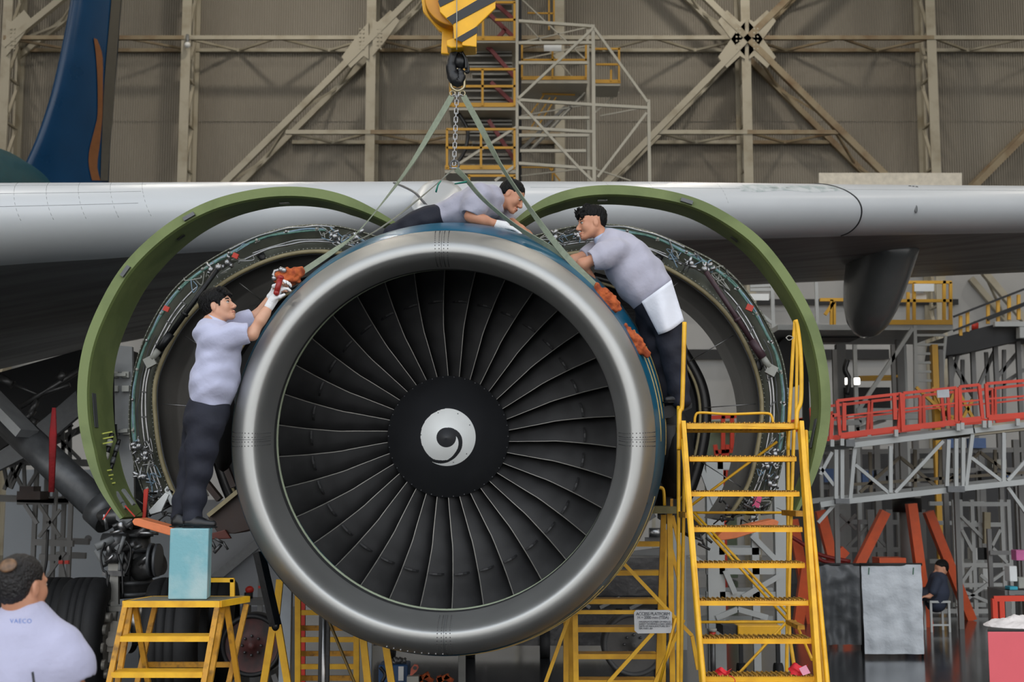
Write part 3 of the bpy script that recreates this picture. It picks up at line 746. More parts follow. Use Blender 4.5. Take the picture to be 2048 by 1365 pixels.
m_wing = mat('wing_underside_grey', (128, 129, 128), .5, 0, rgb2=(96, 94, 92), scale=1.0, cut=(.4, .75), stretch=(.5, 3, 1), detail=9)
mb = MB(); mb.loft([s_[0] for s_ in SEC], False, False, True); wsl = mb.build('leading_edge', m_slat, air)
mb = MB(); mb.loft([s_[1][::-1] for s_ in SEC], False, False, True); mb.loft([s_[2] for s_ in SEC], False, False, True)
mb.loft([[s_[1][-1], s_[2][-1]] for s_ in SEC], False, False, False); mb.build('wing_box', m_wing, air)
def nose_pt(px, a, off=.002):
    nose, _, _ = wing_sec(px); x = (a + 90) / 180 * 24; i = max(0, min(23, int(x))); u = x - i
    p = nose[i].lerp(nose[i + 1], u); t = nose[i + 1] - nose[i]; n = V((0, -t.z, t.y)).normalized()
    if n.y > 0 and abs(a) < 80: n = -n
    return p + n * off
# slat joint: black curved gap on the right, dark smears, seams
mb = MB(); mb.tube([nose_pt(px, a, .0) for px, a in cr([(1618, 86), (1636, 66), (1660, 45), (1684, 25), (1700, 5), (1706, -18), (1704, -45), (1694, -70), (1682, -85)], 5)], .011, 8); mb.build('slat_gap', M['black'], wsl)
mb = MB()
for a in (47, 28, 8): mb.tube([nose_pt(px, a + (px * .002), 0) for px in range(-60, 330, 26)], .0022, 6)
for k in range(6):
    px = -20 + 62 * k; mb.tube([nose_pt(px + (60 - a) * .55, a, 0) for a in range(60, -20, -8)], .002, 6)
mb.tube([nose_pt(px, 34, 0) for px in range(1060, 2200, 40)], .002, 6)
for px in (1210, 1295, 1430): mb.tube([nose_pt(px + (50 - a) * .3, a, 0) for a in range(50, 0, -8)], .002, 6)
mb.build('panel_seam', M['grey_line'], wsl)
mb = MB()
for px, a in ((1812, 50), (1818, 48), (1824, 46)): mb.ell(nose_pt(px, a), (.02, .01, .01), None, 8, 5)
mb.ell(nose_pt(1812, -12), (.022, .01, .06), None, 10, 6); mb.build('drain_mark', M['gunmetal'], wsl)
mb = MB(); mb.grid(lambda u, v: nose_pt(1470 + 205 * u + 8 * math.sin(9 * v), 27 + 20 * v + 2.5 * math.sin(11 * u) * (1 if v > .5 else -1), .002), 26, 10); mb.build('scuffed_paint', mat('scuffed_paint', (160, 172, 172), .5, 0, rgb2=(196, 200, 201), scale=9, cut=(.4, .6), detail=9), wsl)
mb = MB(); mb.loft([[nose_pt(px, 84, .012), nose_pt(px, 100 - 16, .03), nose_pt(px, 78, .014)] for px in range(-250, 2330, 60)], False, False, True); 
# flap track fairing hanging under the right wing
mb = MB(); a = at(1770, 470, 19.0); b = at(1722, 668, 19.9); ax = (b - a); rings = []
e1 = V((1, 0, -ax.x / ax.z)).normalized(); e2 = ax.normalized().cross(e1)
for t, rx, ry in ((-.12, .62, .9), (0, .60, .9), (.2, .57, .88), (.4, .54, .82), (.6, .50, .72), (.78, .43, .58), (.9, .33, .42), (.97, .2, .25), (1.0, .06, .08)):
    c = a + ax * t; rings.append([c + e1 * rx * .78 * (abs(math.cos(q)) ** .8) * (1 if math.cos(q) > 0 else -1) + e2 * ry * math.sin(q) for q in [2 * pi * k / 36 for k in range(36)]])
mb.loft(rings, True, True, True); mb.build('flap_track_fairing', mat('fairing_grey_gloss', (96, 98, 98), .22, 0, .1, 2), air)
# pylon nose rising from the engine to the leading edge
mb = MB(); rings = []
for t in range(9):
    u = t / 8; Y = 11.7 + 1.9 * u; c = at(846 + 34 * u, 424 - 28 * u, Y); w = .06 + .2 * math.sin(pi * .5 * u); h = .03 + .17 * u
    rings.append([c + V((w * math.cos(q), 0, h * math.sin(q))) for q in [2 * pi * k / 24 for k in range(24)]])
mb.loft(rings, True, True, True); pyl = mb.build('pylon_fairing', m_slat, air)
mb = MB(); mb.loft([[c_ + V((-.22, 0, 0)), c_ + V((.22, 0, 0)), c_ + V((.22, 0, -.7)), c_ + V((-.22, 0, -.7))] for c_ in (at(865, 440, 11.9), at(865, 430, 14.5))], True, True, False); mb.build('pylon', M['gunmetal'], air)
mb = MB(); mb.tube(pline([(788, 366, 12.9), (808, 374, 12.6), (830, 386, 12.2), (845, 402, 12.0), (868, 427, 11.9)], 12), .012, 8); mb.build('pylon_seam', M['gunmetal'], air)
# fuselage belly, wing root fairing and gear bay on the far left
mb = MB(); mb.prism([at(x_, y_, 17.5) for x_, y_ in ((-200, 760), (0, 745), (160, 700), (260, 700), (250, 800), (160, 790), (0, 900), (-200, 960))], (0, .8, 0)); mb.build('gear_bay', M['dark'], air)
mb = MB(); mb.prism([at(x_, y_, 17.2) for x_, y_ in ((-60, 935), (0, 902), (100, 842), (160, 784), (160, 806), (60, 880), (0, 915), (-60, 950))], (0, .1, 0)); mb.build('gear_bay_door', M['grey_steel'], air)
mb = MB(); mb.prism([at(x_, y_, 16.9) for x_, y_ in ((90, 836), (152, 782), (160, 830), (70, 905), (-20, 950), (-20, 920))], (0, .1, 0)); mb.build('gear_bay_door', M['gunmetal'], air)
# ---- main landing gear
gear = MB()
gear.cyl(at(262, 1060, 13.5), at(268, 1195, 13.5), .19, 24); gear.cyl(at(262, 880, 13.6), at(262, 1060, 13.5), .17, 24)
gear.cyl(at(250, 1130, 13.45), at(272, 1132, 13.45), .22, 20); gear.cyl(at(275, 1140, 13.4), at(318, 1126, 13.3), .13, 20); gear.cyl(at(300, 1120, 13.3), at(320, 1120, 13.3), .15, 20)
gear.ell(at(240, 1032, 13.4), (.24, .2, .1)); gear.cyl(at(206, 1036, 13.4), at(272, 1036, 13.4), .08, 14)
lg = gear.build('main_landing_gear', M['darksteel'], air)
mb = MB(); mb.cyl(at(-30, 800, 14.6), at(215, 1030, 13.7), .17, 24); mb.cyl(at(196, 1012, 13.75), at(222, 1036, 13.7), .2, 24); mb.build('side_stay', M['gunmetal'], lg)
mb = MB(); mb.bar(at(-40, 770, 14.2), at(55, 868, 14.0), .3, .1); mb.build('side_stay_arm', mat('pale_grey_forging', (150, 152, 152), .4, .3), lg)
mb = MB(); mb.cyl(at(270, 1200, 13.5), at(268, 1290, 13.5), .11, 20); mb.build('shock_strut_piston', M['steel'], lg)
mb = MB(); mb.bar(at(228, 1110, 13.2), at(228, 1210, 13.15), .1, .06); mb.bar(at(228, 1205, 13.15), at(228, 1262, 13.1), .08, .06); mb.bar(at(208, 1218, 13.1), at(255, 1218, 13.1), .07, .05); mb.bar(at(193, 1196, 13.1), at(193, 1240, 13.1), .03, .03); mb.build('torque_link', mat('pale_forging', (140, 138, 132), .45, .3), lg)
mb = MB(); mb.cyl(at(206, 1085, 13.15), at(254, 1085, 13.15), .09, 18); mb.cyl(at(214, 1116, 13.15), at(244, 1116, 13.15), .06, 14); mb.bar(at(206, 1147, 13.15), at(250, 1148, 13.15), .05, .05); mb.build('steering_collar', M['darksteel'], lg)
for pts in ([(210, 1085), (202, 1110), (206, 1140), (214, 1150), (212, 1200), (208, 1235)], [(252, 1082), (262, 1100), (258, 1130), (250, 1150)], [(240, 1090), (236, 1110), (244, 1140), (246, 1196)], [(218, 1150), (214, 1190), (216, 1230)]):
    mb = MB(); mb.tube(pline(pts, 13.0), .011, 8); mb.build('hydraulic_hose', M['black'], lg)
mb = MB(); mb.cyl(at(190, 1282, 13.2), at(262, 1288, 13.6), .1, 18); mb.cyl(at(222, 1284, 13.0), at(222, 1284, 13.3), .2, 28); mb.cyl(at(222, 1284, 12.95), at(222, 1284, 13.0), .1, 20); mb.cyl(at(222, 1284, 12.9), at(222, 1284, 12.96), .05, 12); mb.build('bogie_beam', mat('grey_bogie', (128, 124, 116), .4, .3), lg)
rnd = random.Random(21)
for k in range(22):
    x0, y0 = rnd.uniform(206, 290), rnd.uniform(1050, 1150); a_ = at(x0, y0, rnd.uniform(13.0, 13.2)); mb = MB(); d_ = V((rnd.uniform(-1, 1), rnd.uniform(-.3, .3), rnd.uniform(-1, 1))).normalized() * rnd.uniform(.08, .2)
    mb.cyl(a_, a_ + d_, rnd.uniform(.014, .04), 10); mb.build('hydraulic_fitting', M['steel'] if k % 3 == 0 else M['grey_steel'] if k % 3 == 1 else M['darksteel'], lg)
for y_ in (1070, 1100, 1165, 1188):
    mb = MB(); c_ = at(264, y_, 13.5); mb.cyl(c_ - V((0, 0, .02)), c_ + V((0, 0, .02)), .215, 28); mb.build('collar_ring', M['gunmetal'], lg)
for x_, y_ in ((300, 1120), (312, 1121)):
    mb = MB(); c_ = at(x_, y_, 13.2); mb.cyl(c_, c_ + V((.03, 0, 0)), .165, 24); mb.build('gland_ring', M['gunmetal'], lg)
def wheel(c, r, w, name='wheel', tread=True, rimmat=None, ax=V((1, 0, 0))):
    ax = ax.normalized(); u = ax.cross(V((0, 0, 1))).normalized(); v = V((0, 0, 1)); prof = [(-.5, .62), (-.5, .80), (-.47, .90), (-.40, .965), (-.28, .995), (0, 1.0), (.28, .995), (.40, .965), (.47, .90), (.5, .80), (.5, .62)]
    if tread: 
        pp = []
        for a_, b_ in prof: pp.append((a_, b_))
        prof = pp[:4] + [(-.28, .995), (-.2, 1), (-.19, .985), (-.17, .985), (-.16, 1), (-.06, 1), (-.05, .985), (-.03, .985), (-.02, 1), (.1, 1), (.11, .985), (.13, .985), (.14, 1), (.28, .995)] + pp[7:]
    mb = MB(); mb.loft([[c + ax * (a_ * w) + u * (r * b_ * math.cos(q)) + v * (r * b_ * math.sin(q)) for q in [2 * pi * k / 48 for k in range(48)]] for a_, b_ in prof], True, False, True)
    t = mb.build('wheel', M['rubber'], lg)
    return t
for px, Y in ((112, 13.9), (176, 13.1), (352, 12.7), (432, 13.9), (20, 14.6)):
    r = (at(px, 1155, Y).z) / 2; c = V((at(px, 1200, Y).x, Y, r)); wheel(c, r, .44 if px != 352 else .52, ax=V((1, .12, 0)))
mb = MB(); c = at(186, 1290, 13.0)
mb.cyl(c, c + V((.1, 0, 0)), .38, 36); mb.cyl(c + V((.1, 0, 0)), c + V((.16, 0, 0)), .3, 30, .2)
for k in range(10):
    q = 2 * pi * k / 10; mb.cyl(c + V((.1, .28 * math.cos(q), .28 * math.sin(q))), c + V((.2, .28 * math.cos(q), .28 * math.sin(q))), .05, 10)
mb.build('brake_unit', mat('brake_grey', (150, 146, 138), .4, .4), lg)
mb = MB(); mb.prism([at(x_, y_, 13.2) for x_, y_ in ((222, 690), (264, 694), (268, 1000), (262, 1060), (232, 1040), (224, 900))], (0, .06, 0)); gd = mb.build('gear_door', mat('gear_door_grey', (120, 122, 122), .5), lg)
mb = MB()
for x_, y_ in ((230, 750), (252, 750), (230, 778), (252, 778), (232, 865), (254, 864)): mb = MB(); mb.box(at(x_, y_, 13.17), (.07, .05, .06)); mb.build('hinge', M['white_dim'], gd)
mb = MB(); mb.bar(at(230, 750, 13.12), at(252, 750, 13.12), .03, .03); mb.build('hinge_link', M['white_dim'], gd); mb = MB(); mb.bar(at(232, 864, 13.12), at(256, 862, 13.12), .04, .03); mb.build('hinge_link', M['white_dim'], gd)
mb = MB(); mb.cyl(at(218, 720, 13.0), at(220, 850, 13.0), .05, 12); mb.cyl(at(220, 850, 13), at(222, 900, 13), .07, 12); mb.build('door_rod', M['black'], gd)
mb = MB(); 
for a, b, r in (((0, 755), (26, 770), .05), ((26, 768), (80, 792), .02), ((40, 815), (160, 740), .035), ((60, 830), (75, 800), .04), ((80, 790), (140, 770), .03), ((120, 760), (130, 745), .06), ((48, 845), (68, 820), .04), ((60, 858), (70, 838), .05)): mb.cyl(at(a[0], a[1], 15.5), at(b[0], b[1], 15.5), r, 10)
mb.build('bay_actuator', M['darksteel'], lg)
mb = MB(); mb.tube([at(108, 816, 13.0), at(106, 870, 13.0), at(103, 985, 13.0)], [.02, .04, .03], 8, flat=.3); mb.build('warning_streamer', mat('dark_red_streamer', (140, 26, 30), .8, 0, .2, 8, bump=.3), lg)
# ------------------------------------------------------------------ tail of another airliner by the back wall
tl = thing('tail_section', 'dark blue tail fin and teal rear fuselage of another airliner at upper left', 'airplane tail', at(130, 500, 35))
YTL = 35.0
lead = cr([(20, 400), (42, 345), (72, 280), (100, 200), (118, 130), (133, 60), (146, -10), (156, -70)], 4)
rear = [(216, 400), (220, 300), (228, 200), (236, 100), (243, 0), (249, -70)]
ry = sorted((b, a) for a, b in rear)
rings = []
for a_, b_ in lead:
    x1 = plerp(b_, [q[0] for q in ry], [q[1] for q in ry]); p = at(a_, b_, YTL); q = at(x1, b_, YTL + 2.4); ring = []
    ch = q - p; nn = V((ch.y, -ch.x, 0)).normalized()
    for t in (0, .02, .06, .14, .3, .5, .7, .85, 1.0): ring.append(p + ch * t + nn * (.34 * (1.7 * math.sqrt(t) * (1 - t) + .02)))
    for t in (.85, .7, .5, .3, .14, .06, .02): ring.append(p + ch * t - nn * (.34 * (1.7 * math.sqrt(t) * (1 - t) + .02)))
    rings.append(ring)
mb = MB(); mb.loft(rings, True, True, True); m_tail = mat('tail_blue', (12, 62, 102), .3, 0, .1, 1); tfin = mb.build('fin', m_tail, tl)
def fin_patch(poly, name, m):
    """thin painted area lying on the fin's near face"""
    mb = MB(); vs_ = []
    for a_, b_ in poly:
        x0 = plerp(b_, [q[1] for q in lead[::-1]], [q[0] for q in lead[::-1]]); x1 = plerp(b_, [q[0] for q in ry], [q[1] for q in ry])
        p = at(x0, b_, YTL); q = at(x1, b_, YTL + 2.4); ch = q - p; nn = V((ch.y, -ch.x, 0)).normalized(); t = (a_ - x0) / (x1 - x0)
        vs_.append(p + ch * t + nn * (.34 * (1.7 * math.sqrt(max(t, 0)) * (1 - t) + .02) + .02))
    return mb, vs_
def strip_patch(left, right, name, m):
    mb = MB(); n = 22; Lp = resample(cr(left, 5), n); Rp = resample(cr(right, 5), n)
    rows = [[fin_patch([(Lp[i][0] + (Rp[i][0] - Lp[i][0]) * k / 4, Lp[i][1] + (Rp[i][1] - Lp[i][1]) * k / 4)], '', None)[1][0] for k in range(5)] for i in range(n)]
    mb.loft(rows, False, False, True); return mb.build(name, m, tl, fixn=False)
strip_patch([(171, 78), (176, 110), (181, 160), (184, 230), (178, 260), (168, 300), (167, 330), (176, 362)], [(178, 80), (191, 110), (194, 150), (196, 230), (192, 290), (188, 320), (188, 340), (196, 362)], 'lotus_petal', mat('orange_gold_paint', (132, 86, 52), .5))
strip_patch([(212, -20), (206, 60), (202, 110), (198, 180), (197, 260), (196, 362)], [(240, -20), (234, 60), (230, 120), (226, 200), (219, 280), (214, 362)], 'rudder', mat('rudder_brown_grey', (84, 82, 76), .5))
mb = MB(); mb.loft([[at(x_, y_, Y) + V((r * math.cos(q), 0, r * math.sin(q))) for q in [2 * pi * k / 32 for k in range(32)]] for x_, y_, Y, r in ((-260, 400, 30, 2.0), (-130, 392, 32, 1.7), (-20, 385, 34, 1.2), (70, 385, 36, .6), (110, 385, 37, .2))], True, True, True); mb.build('fuselage', mat('teal_fuselage', (40, 82, 92), .4), tl)
def bars(mb, lst, Y, w, h=None, dY=None):
    """lst of (x0,y0,x1,y1[,Y0[,Y1]]) in photograph pixels at distance Y"""
    for s_ in lst:
        a = at(s_[0], s_[1], s_[4] if len(s_) > 4 else Y); b = at(s_[2], s_[3], s_[5] if len(s_) > 5 else (s_[4] if len(s_) > 4 else Y))
        mb.bar(a, b, w, w if h is None else h, V((0, 1, 0)) if abs((b - a).y) < .2 * (b - a).length else V((0, 0, 1)))
    return mb
def tofloor(a, b):
    t = a.z / (a.z - b.z); return a + (b - a) * t
# ------------------------------------------------------------------ mobile stairs on the right
st = thing('mobile_stairs', 'tall yellow wheeled stairs with eight visible treads right of the engine', 'stairs', at(1500, 1500, 9.2) * 1)
st.location.z = 0; ROOT[st] = V(st.location)
TRD = [(1373, 1597, 847, 9.55), (1379, 1593, 914, 9.42), (1383, 1599, 984, 9.3), (1387, 1605, 1055, 9.17), (1391, 1610, 1127, 9.05), (1397, 1617, 1202, 8.92), (1403, 1623, 1278, 8.8), (1409, 1630, 1354, 8.68)]
m_tread = mat('tread_grating', (176, 130, 40), .6, 0, rgb2=(120, 92, 40), scale=20)
for i, (x0, x1, y, Y) in enumerate(TRD):
    a, b = at(x0, y, Y), at(x1, y, Y); dep = .62 if i == 0 else .2
    hh = .042 if i == 0 else .034
    mb = MB(); mb.box((a + b) / 2 + V((0, .008, -hh / 2)), ((b - a).length, .016, hh)); mb.box((a + b) / 2 + V((0, dep, -hh / 2)), ((b - a).length, .016, hh))
    for s_ in (0, 1): p = (a, b)[s_]; mb.box(p + V(((.006, -.006)[s_], dep / 2, -hh / 2)), (.012, dep, hh))
    tr_ = mb.build('tread' if i else 'platform', M['yellow'], st, bevel=.003)
    g = MB(); n = 44
    for k in range(n + 1): g.box(a.lerp(b, (k + .5) / (n + 1)) + V((0, dep / 2, -.006)), (.010, dep * .96, .02 + .012 * (k % 2)))
    for k in range(5): g.box((a + b) / 2 + V((0, dep * (.1 + .2 * k), -.012)), ((b - a).length * .98, .008, .016))
    g.build('grating', m_tread, tr_)
def rail(pts, r, name='handrail', m=None, k=6, floor_end=False):
    P = [at(*p) for p in pts]
    if floor_end: P[-1] = tofloor(P[-2], P[-1])
    mb = MB(); mb.tube(resample(cr(P, k), 8 * len(P)) if len(P) > 2 else P, r, 10); return mb.build(name, m or M['yellow'], st)
for s_ in (0, 1):
    a0 = at((1366, 1601)[s_], 848, 9.53); b0_ = at((1405, 1636)[s_], 1365, 8.64); e = tofloor(a0, b0_)
    mb = MB(); mb.bar(a0, e, .03, .09, V((0, 1, 0))); mb.build('stringer', M['yellow'], st)
rail([(1366, 880, 9.45), (1386, 1120, 9.0), (1408, 1365, 8.58)], .017, 'side_tube', floor_end=True)
rail([(1604, 852, 9.5), (1630, 1100, 9.05), (1655, 1365, 8.62)], .016, 'side_tube', floor_end=True)
rail([(1612, 862, 9.5), (1622, 1100, 9.1), (1647, 1365, 8.7)], .014, 'side_tube', floor_end=True)
rail([(1369, 645, 9.62), (1367, 720, 9.6), (1364, 815, 9.57), (1359, 826, 9.56), (1358, 900, 9.5)], .017, 'handrail')
rail([(1357, 810, 9.9), (1357, 1100, 9.9), (1356, 1365, 9.9)], .014, 'rear_post', floor_end=True)
rail([(1370, 850, 10.15), (1366, 1100, 10.15), (1362, 1365, 10.15)], .014, 'rear_post', floor_end=True)
rail([(1576, 860, 10.1), (1576, 1100, 10.1), (1573, 1365, 10.1)], .014, 'rear_post', floor_end=True)
rail([(1588, 860, 9.95), (1580, 1100, 9.7), (1578, 1245, 9.6), (1588, 1330, 9.5), (1600, 1400, 9.4)], .014, 'rear_post', floor_end=True)
rail([(1590, 642, 9.9), (1586, 700, 9.9), (1578, 850, 9.9), (1576, 900, 9.9)], .014, 'handrail')
rail([(1591, 640, 9.6), (1596, 660, 9.6), (1602, 720, 9.58), (1602, 800, 9.56), (1594, 825, 9.55), (1594, 860, 9.53)], .016, 'handrail')
rail([(1592, 640, 9.7), (1594, 700, 9.7), (1592, 850, 9.7)], .012, 'handrail')
rail([(1389, 850, 9.95), (1391, 832, 9.95), (1402, 826, 9.95), (1460, 829, 9.95), (1530, 827, 9.95), (1543, 833, 9.95), (1547, 850, 9.95)], .010, 'top_rail')
rail([(1572, 676, 9.8), (1578, 672, 9.8), (1586, 676, 9.8), (1578, 681, 9.8), (1572, 676, 9.8)], .004, 'ring', M['white_dim'])
for a, b in (((1385, 1026, 10.1), (1584, 1026, 10.1)), ((1400, 1245, 10.0), (1568, 1245, 10.0)), ((1385, 1032, 10.1), (1572, 1238, 10.1)), ((1388, 1026, 10.05), (1580, 1232, 9.8)), ((1382, 1012, 10.0), (1554, 884, 10.05)), ((1474, 1352, 9.6), (1578, 1240, 9.9)), ((1590, 1243, 9.7), (1624, 1320, 9.2)), ((1352, 1236, 9.9), (1320, 1365, 10.0))):
    rail([a, b], .0105, 'cross_brace')
mb = MB(); mb.box(at(1585, 1027, 9.75), (.06, .5, .04)); mb.box(at(1590, 1250, 9.4), (.05, .4, .03)); mb.box(at(1366, 1030, 9.75), (.03, .5, .04)); mb.build('side_plate', M['yellow_worn'], st)
for px, Y in ((1364, 9.0), (1364, 10.1), (1580, 10.1), (1640, 8.4)):
    mb = MB(); c = V((at(px, 1300, Y).x, Y, .1)); mb.cyl(c - V((.03, 0, 0)), c + V((.03, 0, 0)), .1, 20); mb.build('caster', M['rubber'], st)
def tagcloth(px, py, Y, sx, sz, m, name, label, cat='warning tag', grp=None):
    t = thing(name, label, cat, at(px, py + sz * 280 / 2, Y), grp)
    rnd = random.Random(int(px)); n = 9
    mb = MB(); 
    def fn(u, v): 
        p = at(px, py, Y) + V(((u - .5) * sx + .01 * math.sin(9 * v + px), .05 * math.sin(5 * u + 3 * v) * .5 + .03 * v, (.5 - v) * sz + .012 * math.sin(7 * u)))
        return p
    mb.grid(fn, n, n); mb.grid(lambda u, v: fn(u, v) + V((0, .006, -.002)), n, n)
    mb.build('cloth', m, t); return t
t1 = tagcloth(1447, 1347, 8.7, .085, .05, M['red_tag'], 'warning_tag', 'small red tag lying at the left end of the lowest yellow stair tread')
t2 = tagcloth(1597, 1342, 8.68, .1, .075, M['red_tag'], 'warning_tag', 'crumpled red tag with pink card at the right end of the lowest yellow stair tread')
mb = MB(); mb.prism([at(x_, y_, 8.62) for x_, y_ in ((1598, 1338), (1612, 1331), (1621, 1347), (1606, 1352))], (0, .003, 0)); mb.build('card', mat('pink_card', (226, 150, 170), .6), t2)
mb = MB(); mb.tube(pline([(1458, 1352, 8.66), (1466, 1356, 8.64), (1470, 1362, 8.62), (1469, 1370, 8.62)], 8.6), .003, 6); mb.build('cord', M['red_tag'], t1)
# ------------------------------------------------------------------ access platform with the notice
ap = thing('access_platform', 'yellow access platform with a white notice plate beneath the engine lip', 'platform', V((at(1250, 1300, 10.9).x, 10.9, 0)))
def leg_(x0, y0, x1, y1, Y, w, name, m=None, Y1=None):
    a = at(x0, y0, Y); b = at(x1, y1, Y1 or Y)
    if y1 >= 1355: b = tofloor(a, b)
    mb = MB(); mb.bar(a, b, w, w, V((0, 1, 0))); return mb.build(name, m or M['yellow'], ap)
for x0, y0, x1, Y in ((1132, 1235, 1132, 10.7), (1150, 1228, 1152, 10.5), (1327, 1030, 1316, 10.7), (1339, 1025, 1345, 10.5), (1329, 1060, 1326, 11.2), (1142, 1232, 1143, 11.2)): leg_(x0, y0, x1, 1365, Y, .042, 'post')
for i, y in enumerate((1089, 1147, 1204, 1260, 1314, 1366)):
    mb = MB(); a = at(1150 + (6 if i > 2 else 20), y, 10.9 - .05 * i); b = at(1324 - 2 * i, y, 10.9 - .05 * i)
    mb.box((a + b) / 2, ((b - a).length, .02, .04)); mb.box((a + b) / 2 + V((0, .12, .01)), ((b - a).length, .2, .012)); mb.build('step', M['yellow'], ap)
mb = MB(); bars(mb, [(1150, 1225, 1335, 1225)], 10.45, .03); mb.build('front_bar', M['yellow'], ap)
for s_ in ((1244, 1124, 1384, 1272, 10.42), (1384, 1272, 1396, 1340, 10.42), (1367, 1240, 1314, 1357, 10.4), (1306, 1266, 1218, 1364, 10.4), (1139, 1232, 1091, 1366, 10.44), (1345, 1032, 1366, 1128, 10.6), (1343, 1100, 1365, 1192, 10.6), (1224, 1134, 1246, 1128, 10.5)): leg_(s_[0], s_[1], s_[2], s_[3], s_[4], .028, 'cross_brace')
mb = MB(); mb.box(at(1322, 1020, 10.55), (.2, .5, .055)); mb.build('deck_plank', mat('green_grey_plank', (120, 112, 74), .7, 0, .2, 10), ap)
mb = MB(); mb.tube(pline([(1311, 977), (1321, 976), (1327, 982), (1329, 1012)], 10.5), .013, 8); mb.build('handle', M['yellow'], ap)
mb = MB(); bars(mb, [(1343, 998, 1343, 1016)], 10.45, .022); mb.build('pin', M['yellow_worn'], ap)
mb = MB(); mb.prism([at(x_, y_, 10.38) for x_, y_ in ((1268, 1226), (1272, 1221), (1338, 1221), (1344, 1226), (1344, 1264), (1340, 1267), (1276, 1268), (1269, 1262))], (0, .006, 0)); nb = mb.build('notice_plate', mat('notice_white', (214, 216, 218), .45), ap)
m_ink = mat('notice_ink', (70, 74, 84), .6)
for i, (tx, sz, y) in enumerate((('ACCESS PLATFORM', .0345, 1231.5), ('H = 2000 mm (TSSA)', .031, 1238.5), ('MAXIMUM NUMBER OF MEN: 02', .019, 1246), ('SAFETY WORKING LOAD: 200KG', .019, 1250.5), ('DATE OF MANUFACTURE: 2011', .019, 1255), ('SER. PART: 001', .019, 1259.5)  )):
    text('lettering', tx, sz, m_ink, nb, at((1272, 1275)[min(i, 1)] + (3 if i > 1 else 0), y, 10.375), (pi / 2, 0, 0), spacing=.86 if i == 0 else .9)
wp = MB(); wp.prism([at(x_, y_, 9.95) for x_, y_ in ((1318, 818), (1334, 812), (1384, 806), (1384, 816), (1340, 836), (1320, 838))], (0, .5, 0))
tag(wp.build('work_plank', M['dark']), 'black plank under the shoes of the worker on the right', 'plank')
# ------------------------------------------------------------------ step stool and teal box on the left
so = thing('step_stool', 'worn yellow two step stool carrying a teal block at lower left', 'step stool', V((at(345, 1200, 9.3).x, 9.3, 0)))
TOPC = [at(248, 1203, 9.0), at(440, 1203, 9.0), at(497, 1199, 9.42), at(305, 1199, 9.42)]
zt = TOPC[0].z
for p in TOPC: p.z = zt
mb = MB(); mb.prism([p - V((0, 0, .03)) for p in TOPC], (0, 0, .03)); mb.build('top_plate', mat('worn_grey_top', (112, 106, 90), .7, 0, .2, 10), so)
mb = MB()
for i in range(4): mb.bar(TOPC[i] - V((0, 0, .02)), TOPC[(i + 1) % 4] - V((0, 0, .02)), .025, .042)
mb.build('top_frame', M['yellow'], so)
def sleg(x0, y0, Y0, x1, y1, Y1, w=.035, name='leg', m=None, fl=True):
    a = at(x0, y0, Y0); b = at(x1, y1, Y1); b = tofloor(a, b) if fl else b
    mb = MB(); mb.bar(a, b, w, w, V((0, 1, 0))); return mb.build(name, m or M['yellow_worn'], so)
for q in ((252, 1208, 9.02, 219, 1365, 8.75), (436, 1208, 9.02, 408, 1365, 8.75), (262, 1212, 9.15, 236, 1365, 8.9), (447, 1212, 9.15, 420, 1365, 8.9), (270, 1212, 9.2, 296, 1365, 9.3), (453, 1212, 9.2, 476, 1365, 9.3), (311, 1211, 9.4, 275, 1365, 9.3), (493, 1209, 9.4, 458, 1365, 9.3)): sleg(*q)
for x0, x1, y, Y in ((241, 419, 1279, 8.88), (223, 405, 1351, 8.76)):
    mb = MB(); a, b = at(x0, y, Y), at(x1, y, Y); mb.box((a + b) / 2, ((b - a).length, .02, .034)); mb.box((a + b) / 2 + V((0, .1, .014)), ((b - a).length, .2, .008)); mb.build('step', M['yellow'], so)
mb = MB(); bars(mb, [(289, 1330, 461, 1330)], 9.35, .035); mb.build('rear_bar', M['yellow_worn'], so)
mb = MB(); bars(mb, [(420, 1161, 468, 1161, 9.4), (465, 1159, 465, 1200, 9.4)], 9.4, .03); mb.build('hand_rail', M['yellow'], so)
zb = zt + .003
cor = [at(336, 1199, 9.1), at(414, 1199, 9.1), at(421, 1198, 9.38), at(345, 1198, 9.38)]
hh = at(375, 1058, 9.1).z - zb
for p in cor: p.z = zb
mb = MB(); mb.prism(cor, (0, 0, hh))
bx = tag(mb.build('step_block', mat('teal_block_paint', (120, 172, 180), .65, 0, rgb2=(164, 190, 192), scale=3.6, cut=(.42, .62), bump=.15, detail=9), None, V((cor[0].x + .15, 9.3, zb)), bevel=.008), 'tall worn teal block standing on the yellow step stool', 'block')
BOXTOP = zb + hh
# ------------------------------------------------------------------ yellow stairs, posts and stands below the lip on the left
ys = thing('yellow_stairs', 'narrow yellow stairs with orange trim behind the lower left of the lip', 'stairs', V((at(655, 1300, 12).x, 12, 0)))
for s_ in ((596, 1185, 596, 1365), (713, 1230, 713, 1365)):
    mb = MB(); a = at(s_[0], s_[1], 12.0); b = tofloor(a, at(s_[2], s_[3], 12.0)); mb.bar(a, b, .05, .05, V((0, 1, 0))); mb.build('stringer', M['yellow'], ys)
for i, y in enumerate((1226, 1257, 1280, 1308, 1334, 1357)):
    mb = MB(); a = at(598, y, 12.0 + .08 * (i % 2)); b = at(712, y, 12.0 + .08 * (i % 2)); mb.box((a + b) / 2, ((b - a).length, .03, .045)); mb.build('step', M['yellow'] if i % 2 == 0 else M['yellow_worn'], ys)
mb = MB(); a = at(604, 1185, 12.25); mb.bar(a, tofloor(a, at(604, 1365, 12.25)), .06, .04, V((0, 1, 0))); mb.build('red_trim', M['red'], ys)
